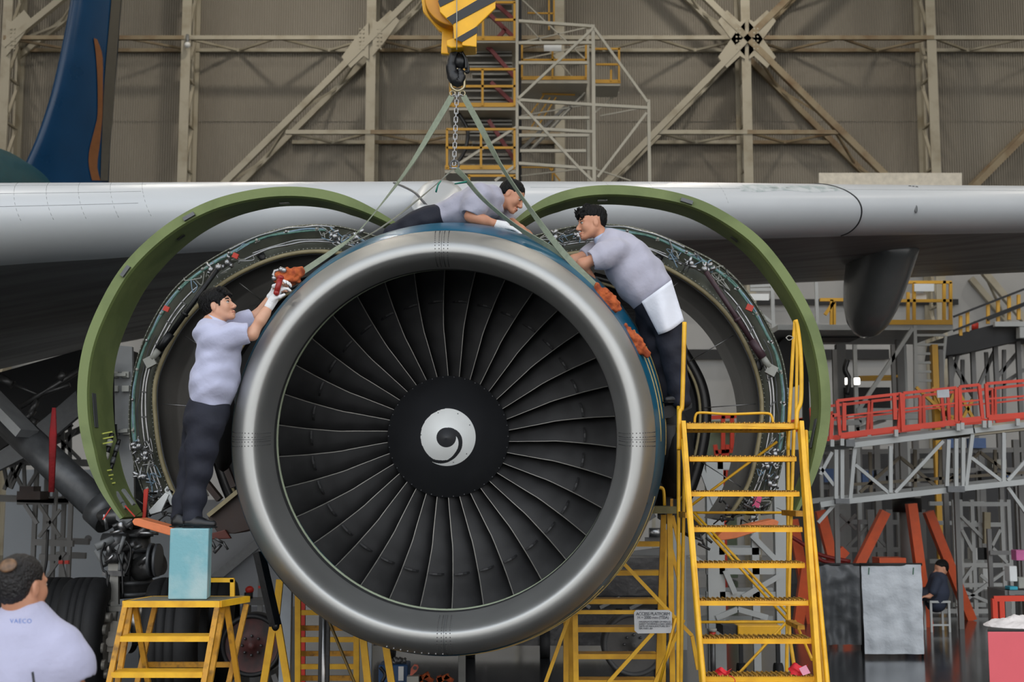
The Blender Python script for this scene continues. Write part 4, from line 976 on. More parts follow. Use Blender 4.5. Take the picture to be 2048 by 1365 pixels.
def stand(px, y0, Y, w, name, label, cat, m, grp=None):
    a = at(px, y0, Y); mb = MB(); mb.box((a.x, Y, a.z / 2), (w, w * .8, a.z)); return tag(mb.build(name, m, bevel=.006), label, cat, grp)
stand(574, 1150, 11.6, .1, 'support_post', 'pale grey upright post behind the black strut at lower left of the lip', 'post', mat('pale_post', (150, 156, 162), .5))
stand(738, 1270, 11.8, .06, 'support_post', 'thin pale grey post right of the narrow yellow stairs', 'post', mat('pale_post2', (150, 156, 162), .5))
stand(924, 1300, 13.0, .07, 'support_post', 'short pale post standing on the floor beneath the bottom of the lip', 'post', mat('pale_post3', (128, 128, 124), .6))
hp = thing('support_pole', 'black pole with a shiny silver core in front of the narrow yellow stairs', 'pole', V((at(649, 1300, 10.6).x, 10.6, 0)))
a = at(649, 1222, 10.6); mb = MB()
for dx in (-.03, .03): mb.box((a.x + dx, 10.62, a.z / 2), (.024, .06, a.z))
mb.build('sleeve', M['black'], hp); mb = MB(); mb.cyl((a.x, 10.6, 0), (a.x, 10.6, a.z), .02, 14); mb.build('core_rod', M['steel'], hp)
gr = MB(); gr.cyl(at(655, 1236, 10.5), tofloor(at(655, 1236, 10.5), at(708, 1364, 10.5)), .012, 10); tag(gr.build('lever_rod', mat('olive_brass', (112, 92, 52), .45, .4)), 'thin brass coloured rod leaning right of the black and silver pole', 'rod')
for lst, lab in (([(549, 1235, 528, 1365), (556, 1250, 574, 1358), (560, 1160, 552, 1240)], 'yellow splayed stand legs under the black strut'), ([(726, 1274, 735, 1360)], 'single yellow leg in front of the thin pale post right of the narrow stairs'), ([(771, 1288, 783, 1365)], 'slanted yellow leg crossing the front of the blue pump box')):
    mb = MB(); xm = at(lst[0][0], 1300, 10.6).x; t = thing('trestle', lab, 'trestle', V((xm, 10.6, 0)))
    for q in lst:
        a = at(q[0], q[1], 10.6); b = at(q[2], q[3], 10.6); b = tofloor(a, b) if q[3] > 1350 else b; m_ = MB(); m_.bar(a, b, .055, .04, V((0, 1, 0))); m_.build('leg', M['yellow'], t)
pb = thing('pump_box', 'blue pump box with a white label on the floor beneath the lip', 'pump', V((at(786, 1340, 11.5).x, 11.5, 0)))
a, b = at(757, 1331, 11.5), at(816, 1331, 11.5); mb = MB(); mb.box(((a.x + b.x) / 2, 11.65, a.z / 2), (b.x - a.x, .3, a.z)); mb.build('case', mat('pump_blue', (36, 74, 116), .45), pb, bevel=.01)
mb = MB(); mb.box(at(802, 1348, 11.49), (.045, .012, .12)); mb.build('label_plate', M['white'], pb)
mb = MB(); rnd = random.Random(3)
for k in range(14): p = at(rnd.uniform(760, 812), 1329, 11.6); mb.cyl(p, p + V((rnd.uniform(-.03, .03), 0, rnd.uniform(.02, .07))), rnd.uniform(.008, .02), 8)
mb.build('fittings', M['darksteel'], pb)
mb = MB(); mb.tube(pline([(760, 1335), (770, 1350), (764, 1365)], 11.4), .015, 8); mb.build('hose', M['black'], pb)
ts = thing('tow_shackle', 'orange triangular lifting eye standing beside the blue pump box', 'lifting eye', at(826, 1352, 11.4))
mb = MB(); 
for k in range(20): pass
mb.prism([at(x_, y_, 11.4) for x_, y_ in ((820, 1352), (822, 1338), (828, 1330), (835, 1331), (837, 1337), (833, 1344), (824, 1352))], (0, .05, 0)); mb.build('plate', mat('salmon_eye', (196, 100, 78), .5), ts)
mb = MB(); mb.cyl(at(830, 1337, 11.37), at(830, 1337, 11.46), .016, 14); mb.build('eye', M['black'], ts)
mb = MB(); c = at(826, 1360, 11.4); mb.box((c.x, 11.42, c.z / 2), (.1, .12, c.z + .06)); mb.build('base', M['white_dim'], ts)
for i, (px, lab) in enumerate(((844, 'rust orange chain binder lying left of the short pale post'), (884, 'rust orange lever lying just left of the short pale post'))):
    t = thing('chain_binder', lab, 'tool', V((at(px, 1360, 11.6).x, 11.6, 0))); mb = MB(); c = at(px, 1362, 11.6)
    mb.box((c.x, 11.6, c.z / 2), (.09, .2, c.z)); mb.build('base', M['dark'], t); mb = MB(); mb.bar(at(px - 10, 1362, 11.5), at(px + 14, 1348 + 4 * i, 11.5), .05, .04); mb.bar(at(px - 6, 1352, 11.5), at(px - 2, 1366, 11.5), .05, .04); mb.bar(at(px + 6, 1354, 11.5), at(px + 22, 1364, 11.5), .05, .04); mb.build('lever', M['rag'], t)
# round things
def disc(px, py, Y, r, w, name, label, cat, m1, m2, parent=None):
    c = at(px, py, Y); t = thing(name, label, cat, V((c.x, Y, c.z - r)))
    mb = MB(); mb.loft([[c + V((rr * math.cos(q), d, rr * math.sin(q))) for q in [2 * pi * k / 56 for k in range(56)]] for d, rr in ((.0, r * .84), (-.03, r * .9), (-.02, r * .97), (.02, r), (w, r), (w + .04, r * .9))], True, False, True); mb.build('rim', m1, t)
    mb = MB(); mb.loft([[c + V((rr * math.cos(q), d, rr * math.sin(q))) for q in [2 * pi * k / 56 for k in range(56)]] for d, rr in ((.01, r * .86), (.03, r * .5), (.0, r * .14), (-.03, r * .1), (-.03, .005))], True, False, True); mb.build('face', m2, t)
    mb = MB()
    for k in range(8): q = 2 * pi * k / 8; mb.ell(c + V((r * .3 * math.cos(q), 0, r * .3 * math.sin(q))), (.014, .014, .014), None, 8, 5)
    mb.build('bolt_ring', M['darksteel'], t); return t, c
t, c = disc(503, 1292, 12.6, .30, .2, 'cover_drum', 'dark round drum with a worn reddish face behind the step stool', 'drum', M['dark'], mat('worn_red_face', (84, 44, 42), .6, 0, rgb2=(44, 38, 38), scale=5, cut=(.4, .6)))
mb = MB(); mb.bar(c + V((-.2, .1, -.28)), V((c.x - .3, 12.7, 0)), .05, .05); mb.bar(c + V((.2, .1, -.28)), V((c.x + .3, 12.7, 0)), .05, .05); mb.build('stand', M['darksteel'], t)
t, c = disc(1268, 1290, 12.8, .31, .2, 'trolley_wheel', 'large dark grey wheel behind the yellow access platform', 'wheel', mat('wheel_grey', (74, 74, 74), .55), mat('wheel_face_grey', (84, 82, 80), .6, 0, .15, 8))
mb = MB(); mb.box((c.x, 12.95, c.z / 2), (.1, .1, c.z)); mb.box((c.x, 12.95, .03), (.7, .5, .06)); mb.build('stand', M['darksteel'], t)
# cabinet and rags bottom right, dim person's cart
cb = thing('tool_cabinet', 'pinkish red tool cabinet in the bottom right corner', 'cabinet', V((at(2050, 1300, 7.6).x, 7.75, 0)))
a = at(1975, 1264, 7.5); c0, c1 = at(1975, 1264, 7.5), at(1979, 1260, 7.95); FT = [V((c0.x, 7.5, 0)), V((c0.x + .7, 7.5, 0)), V((c1.x + .7, 7.95, 0)), V((c1.x, 7.95, 0))]
mb = MB(); mb.prism(FT, (0, 0, a.z)); mb.build('body', mat('faded_red_paint', (216, 92, 100), .45, 0, .05, 4), cb, bevel=.006)
mb = MB(); mb.prism([q + V((0, 0, a.z)) for q in FT], (0, 0, .01)); mb.build('top_mat', M['dark'], cb)
CABZ = a.z + .01
def rags(cx, cy, cz, sx, sy, sz, m, name, label, seed):
    t = thing(name, label, 'rags', V((cx, cy, cz))); rnd = random.Random(seed); mb = MB()
    def fn(u, v):
        x = (u - .5) * 2; y = (v - .5) * 2; e = max(0, 1 - (x * x + y * y)); h = sz * (e ** .6) * (.55 + .8 * abs(mnoise.noise(V((x * 2.4 + seed, y * 2.4, 0)))) + .35 * abs(mnoise.noise(V((x * 7, y * 7, seed)))))
        k = 1 / max(1, math.hypot(x, y) / .98); return V((cx + x * k * sx, cy + y * k * sy, cz + h))
    mb.grid(fn, 30, 30); mb.build('cloth', m, t); return t
rags(a.x + .28, 7.72, CABZ, .22, .18, .06, mat('white_rag', (216, 208, 204), .9, 0, .08, 20, bump=.4), 'cleaning_rags', 'heap of white rags on top of the red tool cabinet', 4)
# ------------------------------------------------------------------ hoist
YH = 9.8
hk = thing('crane_block', 'yellow crane hook block with black diagonal stripes hanging at top centre', 'crane hook', at(915, 95, YH))
mb = MB(); mb.prism([at(x_, y_, YH + .04) for x_, y_ in ((843, -60), (843, 0), (846, 23), (878, 61), (884, 64), (882, 107), (901, 109), (906, 96), (906, 60), (930, 30), (960, -60))], (0, .05, 0)); mb.build('rear_plate', M['yellow_bright'], hk, bevel=.008)
FP = [(868, -60), (876, 0), (880, 24), (906, 50), (908, 78), (924, 84), (924, 91), (953, 94), (954, 52), (991, 16), (991, 0), (996, -60)]
mb = MB(); mb.prism([at(x_, y_, YH - .16) for x_, y_ in FP], (0, .03, 0)); mb.build('front_plate', M['yellow_bright'], hk, bevel=.006)
mb = MB(); mb.prism([at(x_, y_, YH - .12) for x_, y_ in ((893, 80), (913, 74), (952, 78), (952, 93), (902, 96), (893, 92))], (0, .2, 0)); mb.build('cross_head', M['yellow_bright'], hk, bevel=.01)
mb = MB(); c = at(912, -4, YH - .06)
mb.loft([[c + V((r * math.cos(q), d, r * math.sin(q))) for q in [2 * pi * k / 56 for k in range(56)]] for d, r in ((-.05, .02), (-.05, .175), (-.05, .235), (-.045, .245), (0, .215), (.045, .245), (.05, .235), (.05, .02))], True, False, True); mb.build('sheave', mat('sheave_ochre', (206, 140, 26), .45), hk)
def clip_stripe(lst): 
    for poly in lst:
        mb = MB(); mb.prism([at(x_, y_, YH - .166) for x_, y_ in poly], (0, .005, 0)); mb.build('stripe', M['black'], hk)
clip_stripe([[(876, 2), (880, 14), (924, -8), (934, -20), (890, -20)], [(893, 36), (906, 50), (907, 47), (991, 2), (991, -14), (978, -14)], [(910, 78), (924, 84), (954, 66), (954, 52), (948, 56)]])
mb = MB(); mb.tube([at(913.5, -20, YH - .18), at(913.5, 60, YH - .18), at(913.5, 100, YH - .15)], .004, 6); mb.build('cord', M['white_dim'], hk)
for dx in (-.16, -.05, .05, .16):
    p = c + V((dx, 0, .1)); mb = MB(); mb.cyl(p, (p.x, p.y, 22.9), .011, 8); mb.build('wire_rope', M['darksteel'], hk)
mb = MB(); mb.tube(pline([(914, 82), (913, 98), (907, 112), (903, 128), (904, 144), (909, 157), (915, 163), (921, 158), (922, 146), (918, 138)], YH, 4), [.03] * 4 + [.032] * 4 + [.036] * 5 + [.044] * 5 + [.05] * 5 + [.046] * 4 + [.038] * 4 + [.03] * 3 + [.022] * 4, 14)
mb.cyl(at(914, 92, YH), at(914, 104, YH), .055, 20); mb.ell(at(921, 124, YH), (.05, .05, .06)); mb.build('hook', M['black'], hk)
mb = MB(); mb.tube(pline([(918, 104), (928, 112), (934, 128), (936, 144), (930, 142)], YH, 5), .014, 8); mb.tube(pline([(924, 104), (931, 118), (932, 138)], YH - .04, 5), .01, 8); mb.build('safety_latch', M['black'], hk)
m_gold = mat('zinc_yellow_link', (170, 158, 128), .35, .7)
rg = MB(); cx, cy = 915.5, 160; rg.tube([at(cx + 13 * max(-1, min(1, 1.25 * math.cos(q))), cy + 22 * math.sin(q), YH) for q in [2 * pi * k / 36 for k in range(36)]], .012, 8, True)
tag(rg.build('master_link', m_gold), 'long pale steel ring hanging in the black crane hook', 'ring')
ch = thing('hoist_chain', 'steel link chain hanging straight down from the long ring', 'chain', at(908, 330, YH))
n = 17; A, B = at(914, 184, YH), at(908, 330, YH)
for k in range(n):
    a = A.lerp(B, (k - .15) / n); b = A.lerp(B, (k + 1.15) / n); m_ = (a + b) / 2; d = (b - a) / 2; side = V((1, 0, 0)) if k % 2 == 0 else V((0, 1, 0)); w_ = .013
    mb = MB(); mb.tube([m_ + d * max(-1, min(1, 1.3 * math.sin(q))) + side * w_ * max(-1, min(1, 1.4 * math.cos(q))) for q in [2 * pi * j / 16 for j in range(16)]], .0045, 6, True); mb.build('link', M['steel'], ch)
def shackle(px, py, r, label, Y=YH, grp=None, ang=0):
    t = thing('shackle', label, 'shackle', at(px, py, Y), grp); c = at(px, py, Y); mb = MB()
    P = [V((r * math.sin(q), 0, r * math.cos(q))) for q in [(-.75 + 1.5 * k / 12) * pi for k in range(13)]]; R_ = Matrix.Rotation(ang, 3, 'Y')
    mb.tube([c + R_ @ p for p in P], r * .26, 8); mb.build('bow', m_gold if r < .03 else M['darksteel'], t)
    mb = MB(); mb.cyl(c + R_ @ V((-r * 1.15, 0, -r * .75)), c + R_ @ V((r * 1.15, 0, -r * .75)), r * .24, 8); mb.build('pin', M['steel'], t); return t
for px, lab in ((905, 'leftmost of three small shackles below the long ring'), (915, 'middle of three small shackles below the long ring'), (925, 'rightmost of three small shackles below the long ring')): shackle(px, 187, .02, lab, YH, None, (px - 915) * .06)
shackle(909, 330, .034, 'larger dark shackle at the lower end of the hoist chain')
m_web = mat('sage_webbing', (132, 140, 120), .75, 0, .12, 30, bump=.15, bscale=90)
m_web2 = mat('grey_webbing', (128, 128, 116), .75, 0, .12, 30)
def ribbon(pts, w, tw, m, label, th=.006):
    P = [V(p) for p in cr([tuple(at(*p)) for p in pts], 8)]; n = len(P); rings = []
    for i in range(n):
        t = (P[min(i + 1, n - 1)] - P[max(i - 1, 0)]).normalized(); a = plerp(i / (n - 1), [k / (len(tw) - 1) for k in range(len(tw))], tw)
        e1 = t.cross(V((0, 1, 0))).normalized(); e2 = t.cross(e1); u = e1 * math.cos(a) + e2 * math.sin(a); v = t.cross(u)
        rings.append([P[i] + u * (w / 2) + v * (th / 2), P[i] - u * (w / 2) + v * (th / 2), P[i] - u * (w / 2) - v * (th / 2), P[i] + u * (w / 2) - v * (th / 2)])
    mb = MB(); mb.loft(rings, True, True, False); o = mb.build('lifting_sling', m, None, P[0]); tag(o, label, 'sling'); return o
ribbon([(904, 192, YH), (870, 250, YH), (820, 332, YH), (760, 412, YH), (712, 468, 9.72), (672, 499, 9.68), (640, 521, 9.66), (604, 545, 9.64)], .046, [.1, .15, .8, 1.25, 1.3, .5, .2, .1], m_web, 'wide green sling running from the ring down the left to the orange sleeve')
ribbon([(927, 192, YH), (962, 256, YH), (1000, 328, YH), (1046, 398, YH), (1096, 468, 9.72), (1140, 521, 9.66), (1172, 553, 9.62), (1196, 577, 9.6)], .046, [.1, .3, 1.15, 1.2, .5, .1, .1, .1], m_web, 'wide green sling running from the ring down the right past two faces')
sl3 = ribbon([(906, 338, YH), (878, 364, YH), (838, 398, YH), (790, 436, YH), (740, 469, 9.8), (694, 490, 9.75)], .035, [1.2, 1.3, 1.1, 1.2, 1.3], m_web2, 'narrow grey sling from the dark shackle down to the left')
ribbon([(912, 338, YH), (930, 356, YH), (960, 392, YH), (1000, 428, YH), (1044, 461, 9.8), (1092, 490, 9.75), (1130, 516, 9.7)], .045, [.5, .9, 1.1, 1.15, .9, .6], m_web, 'green sling from the dark shackle down right across the lying worker')
m_tape = mat('green_tape', (44, 142, 118), .5)
for px, py, l, lab, pts in ((872, 378, 18, 'green tape knotted round the narrow grey sling', ((882, 362), (876, 370), (872, 384))), (918, 367, 26, 'green tape knotted round the sling beside the lying worker', ((909, 368), (922, 366), (934, 364)))):
    mb = MB(); mb.tube([at(x_, y_, YH - .03) for x_, y_ in pts], [.012, .02, .024], 8, flat=.3); tag(mb.build('tape_strip', m_tape), lab, 'tape')
def sleeve(pts, rs, name, label, seed, m=None):
    t = thing(name, label, 'sleeve', at(*pts[0])); f = Flesh(); P = [at(*p) for p in pts]; f.chain(P, rs, .03, ((0, 1, 0), .8))
    def dz(X):
        x, y, z = X[..., 0], X[..., 1], X[..., 2]; return .010 * np.sin(42 * x + 27 * z + seed + 1.5 * np.sin(30 * z)) * np.sin(39 * z - 30 * y + 1.2 * np.sin(36 * x)) + .0035 * np.sin(105 * x - 64 * z + 40 * y + 2 * np.sin(50 * z)) + .0015 * np.sin(210 * z + 150 * x)
    f.mesh(.007, 'cloth', m or M['rag'], t, dz); return t
slv = sleeve([(603, 545, 9.64), (588, 552, 9.62), (572, 556, 9.6), (560, 556, 9.58)], [.035, .06, .062, .05], 'protective_sleeve', 'bunched orange cloth sleeve above the white glove of the left worker', 1)
sleeve([(1194, 576, 9.58), (1212, 596, 9.57), (1226, 612, 9.57), (1238, 619, 9.57)], [.03, .052, .05, .02], 'protective_sleeve', 'upper orange cloth sleeve on the right rim below the leaning worker', 2)
sleeve([(1253, 652, 9.58), (1266, 676, 9.57), (1280, 696, 9.57), (1295, 707, 9.57)], [.022, .04, .045, .026], 'protective_sleeve', 'lower orange cloth sleeve beside the dark trousers of the leaning worker', 3)
mb = MB(); mb.tube([at(552, 556, 9.56), at(546, 550, 9.56), at(550, 542, 9.56), at(560, 540, 9.56), at(566, 546, 9.56)], .013, 8); mb.ell(at(562, 539, 9.54), (.02, .02, .02)); mb.ell(at(568, 541, 9.54), (.02, .018, .02)); mb.ell(at(548, 557, 9.54), (.02, .02, .018)); tag(mb.build('steel_shackle', M['steel']), 'shiny steel shackle at the end of the left orange sleeve', 'shackle')
# ------------------------------------------------------------------ background equipment
def fbars(parent, name, lst, Y, w, m, h=None, depth=None, each=True):
    """each line its own part; with depth also the matching member further back"""
    out = []
    for s_ in lst:
        for d in ((0,) if depth is None else (0, depth)):
            mb = MB(); a = at(s_[0], s_[1], s_[4] if len(s_) > 4 else Y); b = at(s_[2], s_[3], s_[4] if len(s_) > 4 else Y)
            mb.bar(a + V((0, d, 0)), b + V((0, d, 0)), w, w if h is None else h, V((0, 1, 0))); out.append(mb.build(name, m, parent))
    return out
def cross(parent, name, pts, Y, depth, w, m):
    for x_, y_ in pts: mb = MB(); a = at(x_, y_, Y); mb.bar(a, a + V((0, depth, 0)), w, w); mb.build(name, m, parent)
def post_down(parent, name, px, y0, Y, w, m, y1=None):
    a = at(px, y0, Y); b = V((a.x, Y, 0)) if y1 is None else V((a.x, Y, at(px, y1, Y).z)); mb = MB(); mb.bar(a, b, w, w, V((0, 1, 0))); return mb.build(name, m, parent)
m_tw = mat('tower_white_steel', (178, 174, 160), .55, 0, .08, 2); m_ty = mat('tower_yellow', (196, 146, 34), .5, 0, .1, 2); m_tred = mat('maroon_stringer', (112, 38, 40), .5); m_tg = mat('tower_grey_tread', (130, 128, 122), .5)
tw = thing('scaffold_tower', 'tall yellow and white access tower with stair flights behind the crane hook', 'access tower', V((at(1090, 200, 34).x, 34, 0)))
YT_ = 33.0
post_down(tw, 'post', 1034, -60, YT_, .075, m_tw); post_down(tw, 'post', 1186, 50, YT_, .09, m_tw); post_down(tw, 'post', 1297, 200, YT_, .08, m_tw); post_down(tw, 'post', 1175, 60, YT_ + 2.4, .08, m_tw); post_down(tw, 'post', 1040, -60, YT_ + 2.4, .09, M['dark']); post_down(tw, 'post', 948, -60, YT_ + 2.4, .07, m_tw)
fbars(tw, 'beam', [(1036, 42, 1187, 53), (1036, 86, 1185, 86), (1036, 126, 1175, 126), (1036, 200, 1187, 210), (1187, 210, 1296, 216), (1036, 236, 1178, 236), (1036, 256, 1187, 264), (1036, 271, 1177, 271), (1036, 327, 1193, 338), (1040, 302, 1172, 302)], YT_, .075, m_tw)
fbars(tw, 'brace', [(1187, 56, 1036, 198), (1036, 203, 1160, 338), (1188, 56, 1295, 204), (1293, 226, 1195, 355), (1032, 255, 915, 330), (1032, 330, 990, 362), (1160, 338, 1185, 362)], YT_ - .03, .065, m_tw)
fbars(tw, 'rear_brace', [(1045, 0, 1170, 118), (1050, 45, 1150, 160), (1042, 85, 1175, 55), (1042, 232, 1172, 210), (1060, 300, 1170, 185), (1050, 118, 1170, 92), (1200, 232, 1290, 215), (1190, 225, 1238, 184), (1190, 338, 1262, 362), (1042, 352, 1180, 336)], YT_ + 1.6, .035, m_tw)
for x0, x1, yd, yb in ((950, 1031, 77, 82), (898, 1031, 210, 217), (890, 1031, 335, 343), (960, 1031, -52, -45)):
    mb = MB(); a, b = at(x0, yb, YT_), at(x1, yb, YT_); mb.box((a + b) / 2 + V((0, .8, 0)), ((b - a).length, 1.6, .09)); dk = mb.build('deck', m_tw, tw)
    mb = MB(); bars(mb, [(x0, yd, x1, yd)], YT_ - .02, .11, .03); mb.build('toe_board', m_ty, dk)
for x0, x1, ys_, yb, posts in ((990, 1031, (5, 40), 78, (966, 1029)), (901, 1031, (139, 173), 212, (901, 965, 1029)), (893, 1031, (259, 296), 336, (894, 962, 1029)), (936, 1031, (352,), 362, (938, 1029))):
    mb = MB(); bars(mb, [(x0, y, x1, y) for y in ys_] + [(px, ys_[0], px, yb) for px in posts], YT_ - .04, .06); mb.build('guard_rail', m_ty, tw)
for y0 in (-30, 95, 165, 232, 300):
    for k in range(6):
        mb = MB(); y = y0 + 11 * k + (4 if k % 2 else 0); a, b = at(915 + 6 * k if y > 90 else 950, y, YT_ + .9), at(1024, y, YT_ + .9); mb.box((a + b) / 2, ((b - a).length, .5, .05)); mb.build('stair_tread', m_tg, tw)
fbars(tw, 'stair_stringer', [(985, 2, 1028, 40), (975, 25, 1026, 74), (980, 98, 1030, 156), (982, 165, 1031, 212), (977, 241, 1030, 322), (975, 100, 1010, 60)], YT_ + .4, .1, m_tred)
mb = MB(); mb.tube(pline([(916, 225), (935, 260), (930, 300), (912, 330)], YT_ + .3), .05, 8); mb.build('cable', M['black'], tw)
mb = MB(); a, b = at(1043, 163, YT_ + 1), at(1175, 163, YT_ + 1); mb.box((a + b) / 2 + V((0, .8, 0)), ((b - a).length, 1.6, .1)); dk = mb.build('deck', m_tw, tw)
mb = MB(); bars(mb, [(1043, 156, 1174, 156)], YT_ + .98, .1, .03); mb.build('toe_board', m_ty, dk)
mb = MB(); bars(mb, [(1043, 88, 1174, 88), (1043, 120, 1174, 120), (1044, 86, 1044, 156), (1105, 88, 1105, 156), (1172, 86, 1172, 156)], YT_ + .95, .05); mb.build('guard_rail', m_ty, tw)
mb = MB(); a, b = at(1190, 168, YT_ + .6), at(1240, 168, YT_ + .6); mb.box((a + b) / 2 + V((0, .5, 0)), ((b - a).length, 1.0, .1)); dk = mb.build('deck', m_tw, tw)
mb = MB(); bars(mb, [(1190, 163, 1241, 163)], YT_ + .58, .1, .03); mb.build('toe_board', m_ty, dk)
mb = MB(); bars(mb, [(1190, 98, 1241, 98), (1192, 129, 1239, 129), (1238, 97, 1238, 163), (1222, 140, 1222, 163)], YT_ + .56, .05); mb.build('guard_rail', m_ty, tw)
mb = MB(); mb.prism([at(x_, y_, YT_ + .5) for x_, y_ in ((1088, 90), (1123, 90), (1123, 102), (1088, 102))], (0, .03, 0)); mb.build('sign_board', M['white'], tw)
fbars(tw, 'rear_ladder', [(1058, 262, 1100, 195), (1070, 262, 1112, 195), (1084, 188, 1150, 190), (1052, 240, 1088, 190), (1098, 335, 1120, 362), (1098, 0, 1098, 60), (1108, 0, 1108, 50), (1055, 26, 1108, 27), (1043, 335, 1110, 335), (1105, 335, 1105, 362)], YT_ + 1.9, .04, m_ty)
fbars(tw, 'stair_beam', [(1062, 300, 1168, 186), (1042, 300, 1130, 215)], YT_ + 2.1, .09, m_tg)
# ---- dock on the right: platform, ladder, ramp
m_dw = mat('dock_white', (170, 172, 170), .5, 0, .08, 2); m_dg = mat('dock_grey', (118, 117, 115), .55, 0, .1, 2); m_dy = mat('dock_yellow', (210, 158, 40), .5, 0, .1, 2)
dkk = thing('maintenance_dock', 'white maintenance dock with yellow railing and a ladder below the right wing', 'dock', V((at(1770, 900, 24.6).x, 24.6, 0)))
YD = 24.0
mb = MB(); a, b = at(1556, 655, YD), at(1906, 655, YD); mb.box((a + b) / 2 + V((0, 1.2, 0)), ((b - a).length, 2.4, .1)); dkp = mb.build('deck', m_dw, dkk)
mb = MB(); bars(mb, [(1745, 645, 1905, 645)], YD - .02, .09, .03); mb.build('toe_board', m_dy, dkp)
mb = MB(); bars(mb, [(1740, 565, 1903, 565), (1740, 602, 1903, 602), (1888, 562, 1888, 650), (1901, 565, 1901, 650), (1816, 585, 1816, 650), (1828, 566, 1828, 650)], YD, .055); mb.build('guard_rail', m_dy, dkk)
mb = MB(); bars(mb, [(1663, 600, 1663, 652), (1668, 605, 1668, 652), (1650, 630, 1668, 604), (1640, 600, 1700, 600)], YD + .3, .06); mb.build('guard_rail', m_dy, dkk)
for q, lab in (((1829, 568, 1868, 583), 0), ((1818, 587, 1853, 601), 1)):
    mb = MB(); mb.prism([at(x_, y_, YD - .1 + .2 * lab) for x_, y_ in ((q[0], q[1]), (q[2], q[1]), (q[2], q[3]), (q[0], q[3]))], (0, .03, 0)); mb.build('sign_board', M['white'], dkk)
fbars(dkk, 'brace', [(1825, 657, 1716, 822), (1770, 840, 1712, 860)], YD, .07, m_dw)
for px, y0, y1, w, m in ((1829, 652, 822, .06, m_dw), (1709, 690, None, .07, m_dw), (1680, 690, None, .18, m_dg), (1798, 680, None, .14, m_dg), (1806, 690, None, .1, m_dw), (1668, 700, None, .08, m_dg), (1785, 690, None, .07, m_dg), (1865, 690, None, .1, m_dy)): post_down(dkk, 'post', px, y0, YD + (.0 if w < .1 else 1.2), w, m, y1)
mb = MB(); bars(mb, [(1829, 655, 1831, 822), (1891, 672, 1882, 778)], YD, .05); mb.build('ladder_rail', m_dw, dkk)
fbars(dkk, 'rung', [(1830, y, 1889 - (y - 671) * .08, y) for y in (671, 690, 708, 726, 744, 762, 797, 814)], YD, .045, m_dw)
fbars(dkk, 'base_beam', [(1713, 822, 1836, 822), (1664, 846, 1722, 846), (1720, 846, 1730, 836), (1730, 836, 1848, 834)], YD - .4, .09, m_dw)
fbars(dkk, 'lower_rail', [(1718, 755, 1795, 753), (1722, 760, 1790, 759)], YD + .6, .05, m_dy)
mb = MB(); a, b = at(1690, 770, YD + 1), at(1780, 770, YD + 1); mb.box((a + b) / 2 + V((0, .4, -.3)), ((b - a).length, .8, .5)); mb.build('cabinet', M['dark'], dkk)
mb = MB(); mb.tube(pline([(1695, 720), (1690, 740), (1698, 760), (1694, 790)], YD - .2), .05, 8); mb.build('cable_bundle', M['black'], dkk)
for px, lab in ((1696, 'left one of two bright tube lamps on the white dock'), (1714, 'right one of two bright tube lamps on the white dock')):
    t = thing('work_lamp', lab, 'lamp', at(px, 770, YD - .2)); mb = MB(); c = at(px, 763, YD - .2); mb.box(c, (.09, .06, .12)); mb.build('diffuser', emat('tube_glass', (255, 250, 240), 2.0), t); mb = MB(); mb.box(c + V((0, .06, 0)), (.11, .05, .14)); mb.build('housing', M['grey_steel'], t)
rp_ = thing('ramp', 'dark sloping gangway with yellow posts at the right edge under the wing', 'ramp', V((at(1970, 900, 27).x, 27, 0)))
mb = MB(); mb.prism([at(x_, y_, 26.5) for x_, y_ in ((1886, 712), (1892, 674), (1989, 649), (2300, 655), (2300, 676), (2060, 676), (1933, 706))], (0, 1.2, 0)); mb.build('underside', M['dark'], rp_)
fbars(rp_, 'edge_beam', [(1988, 649, 2310, 648)], 26.3, .1, m_dw); mb = MB(); mb.prism([at(x_, y_, 26.2) for x_, y_ in ((2040, 654), (2070, 654), (2070, 676), (2040, 676))], (0, .2, 0)); mb.build('end_box', m_dw, rp_)
fbars(rp_, 'hand_rail', [(1907, 634, 2260, 496), (1907, 662, 2260, 524), (1975, 640, 2060, 606)], 26.4, .045, M['dark'])
fbars(rp_, 'post', [(1921, 632, 1921, 672), (1935, 624, 1935, 664), (1976, 608, 1976, 648), (1996, 600, 1996, 646), (2018, 592, 2018, 640), (2037, 590, 2037, 640), (2100, 570, 2100, 648), (2180, 540, 2180, 648)], 26.5, .06, m_dy)
for px, y in ((1900, 712), (1945, 702), (1990, 690), (2035, 676), (2120, 676), (2200, 676)): post_down(rp_, 'support_post', px, y, 27, .09, m_dg)
fbars(rp_, 'support_brace', [(1900, 716, 1950, 800), (1945, 800, 1990, 700), (1990, 760, 2040, 700), (1960, 800, 2048, 740), (1925, 720, 1925, 900), (1918, 700, 1895, 790), (2008, 700, 2008, 880), (1972, 705, 1980, 860)], 27.2, .07, m_dg)
fe = thing('fire_extinguisher', 'small red fire extinguisher standing at the foot of the dark ramp', 'fire extinguisher', at(1950, 661, 26.8)); mb = MB(); mb.cyl(at(1950, 661, 26.8), at(1950, 648, 26.8), .07, 12); mb.ell(at(1950, 648, 26.8), (.07, .07, .04)); mb.build('cylinder', M['red'], fe); mb = MB(); mb.cyl(at(1950, 648, 26.8), at(1950, 643, 26.8), .025, 8); mb.build('valve', M['black'], fe)
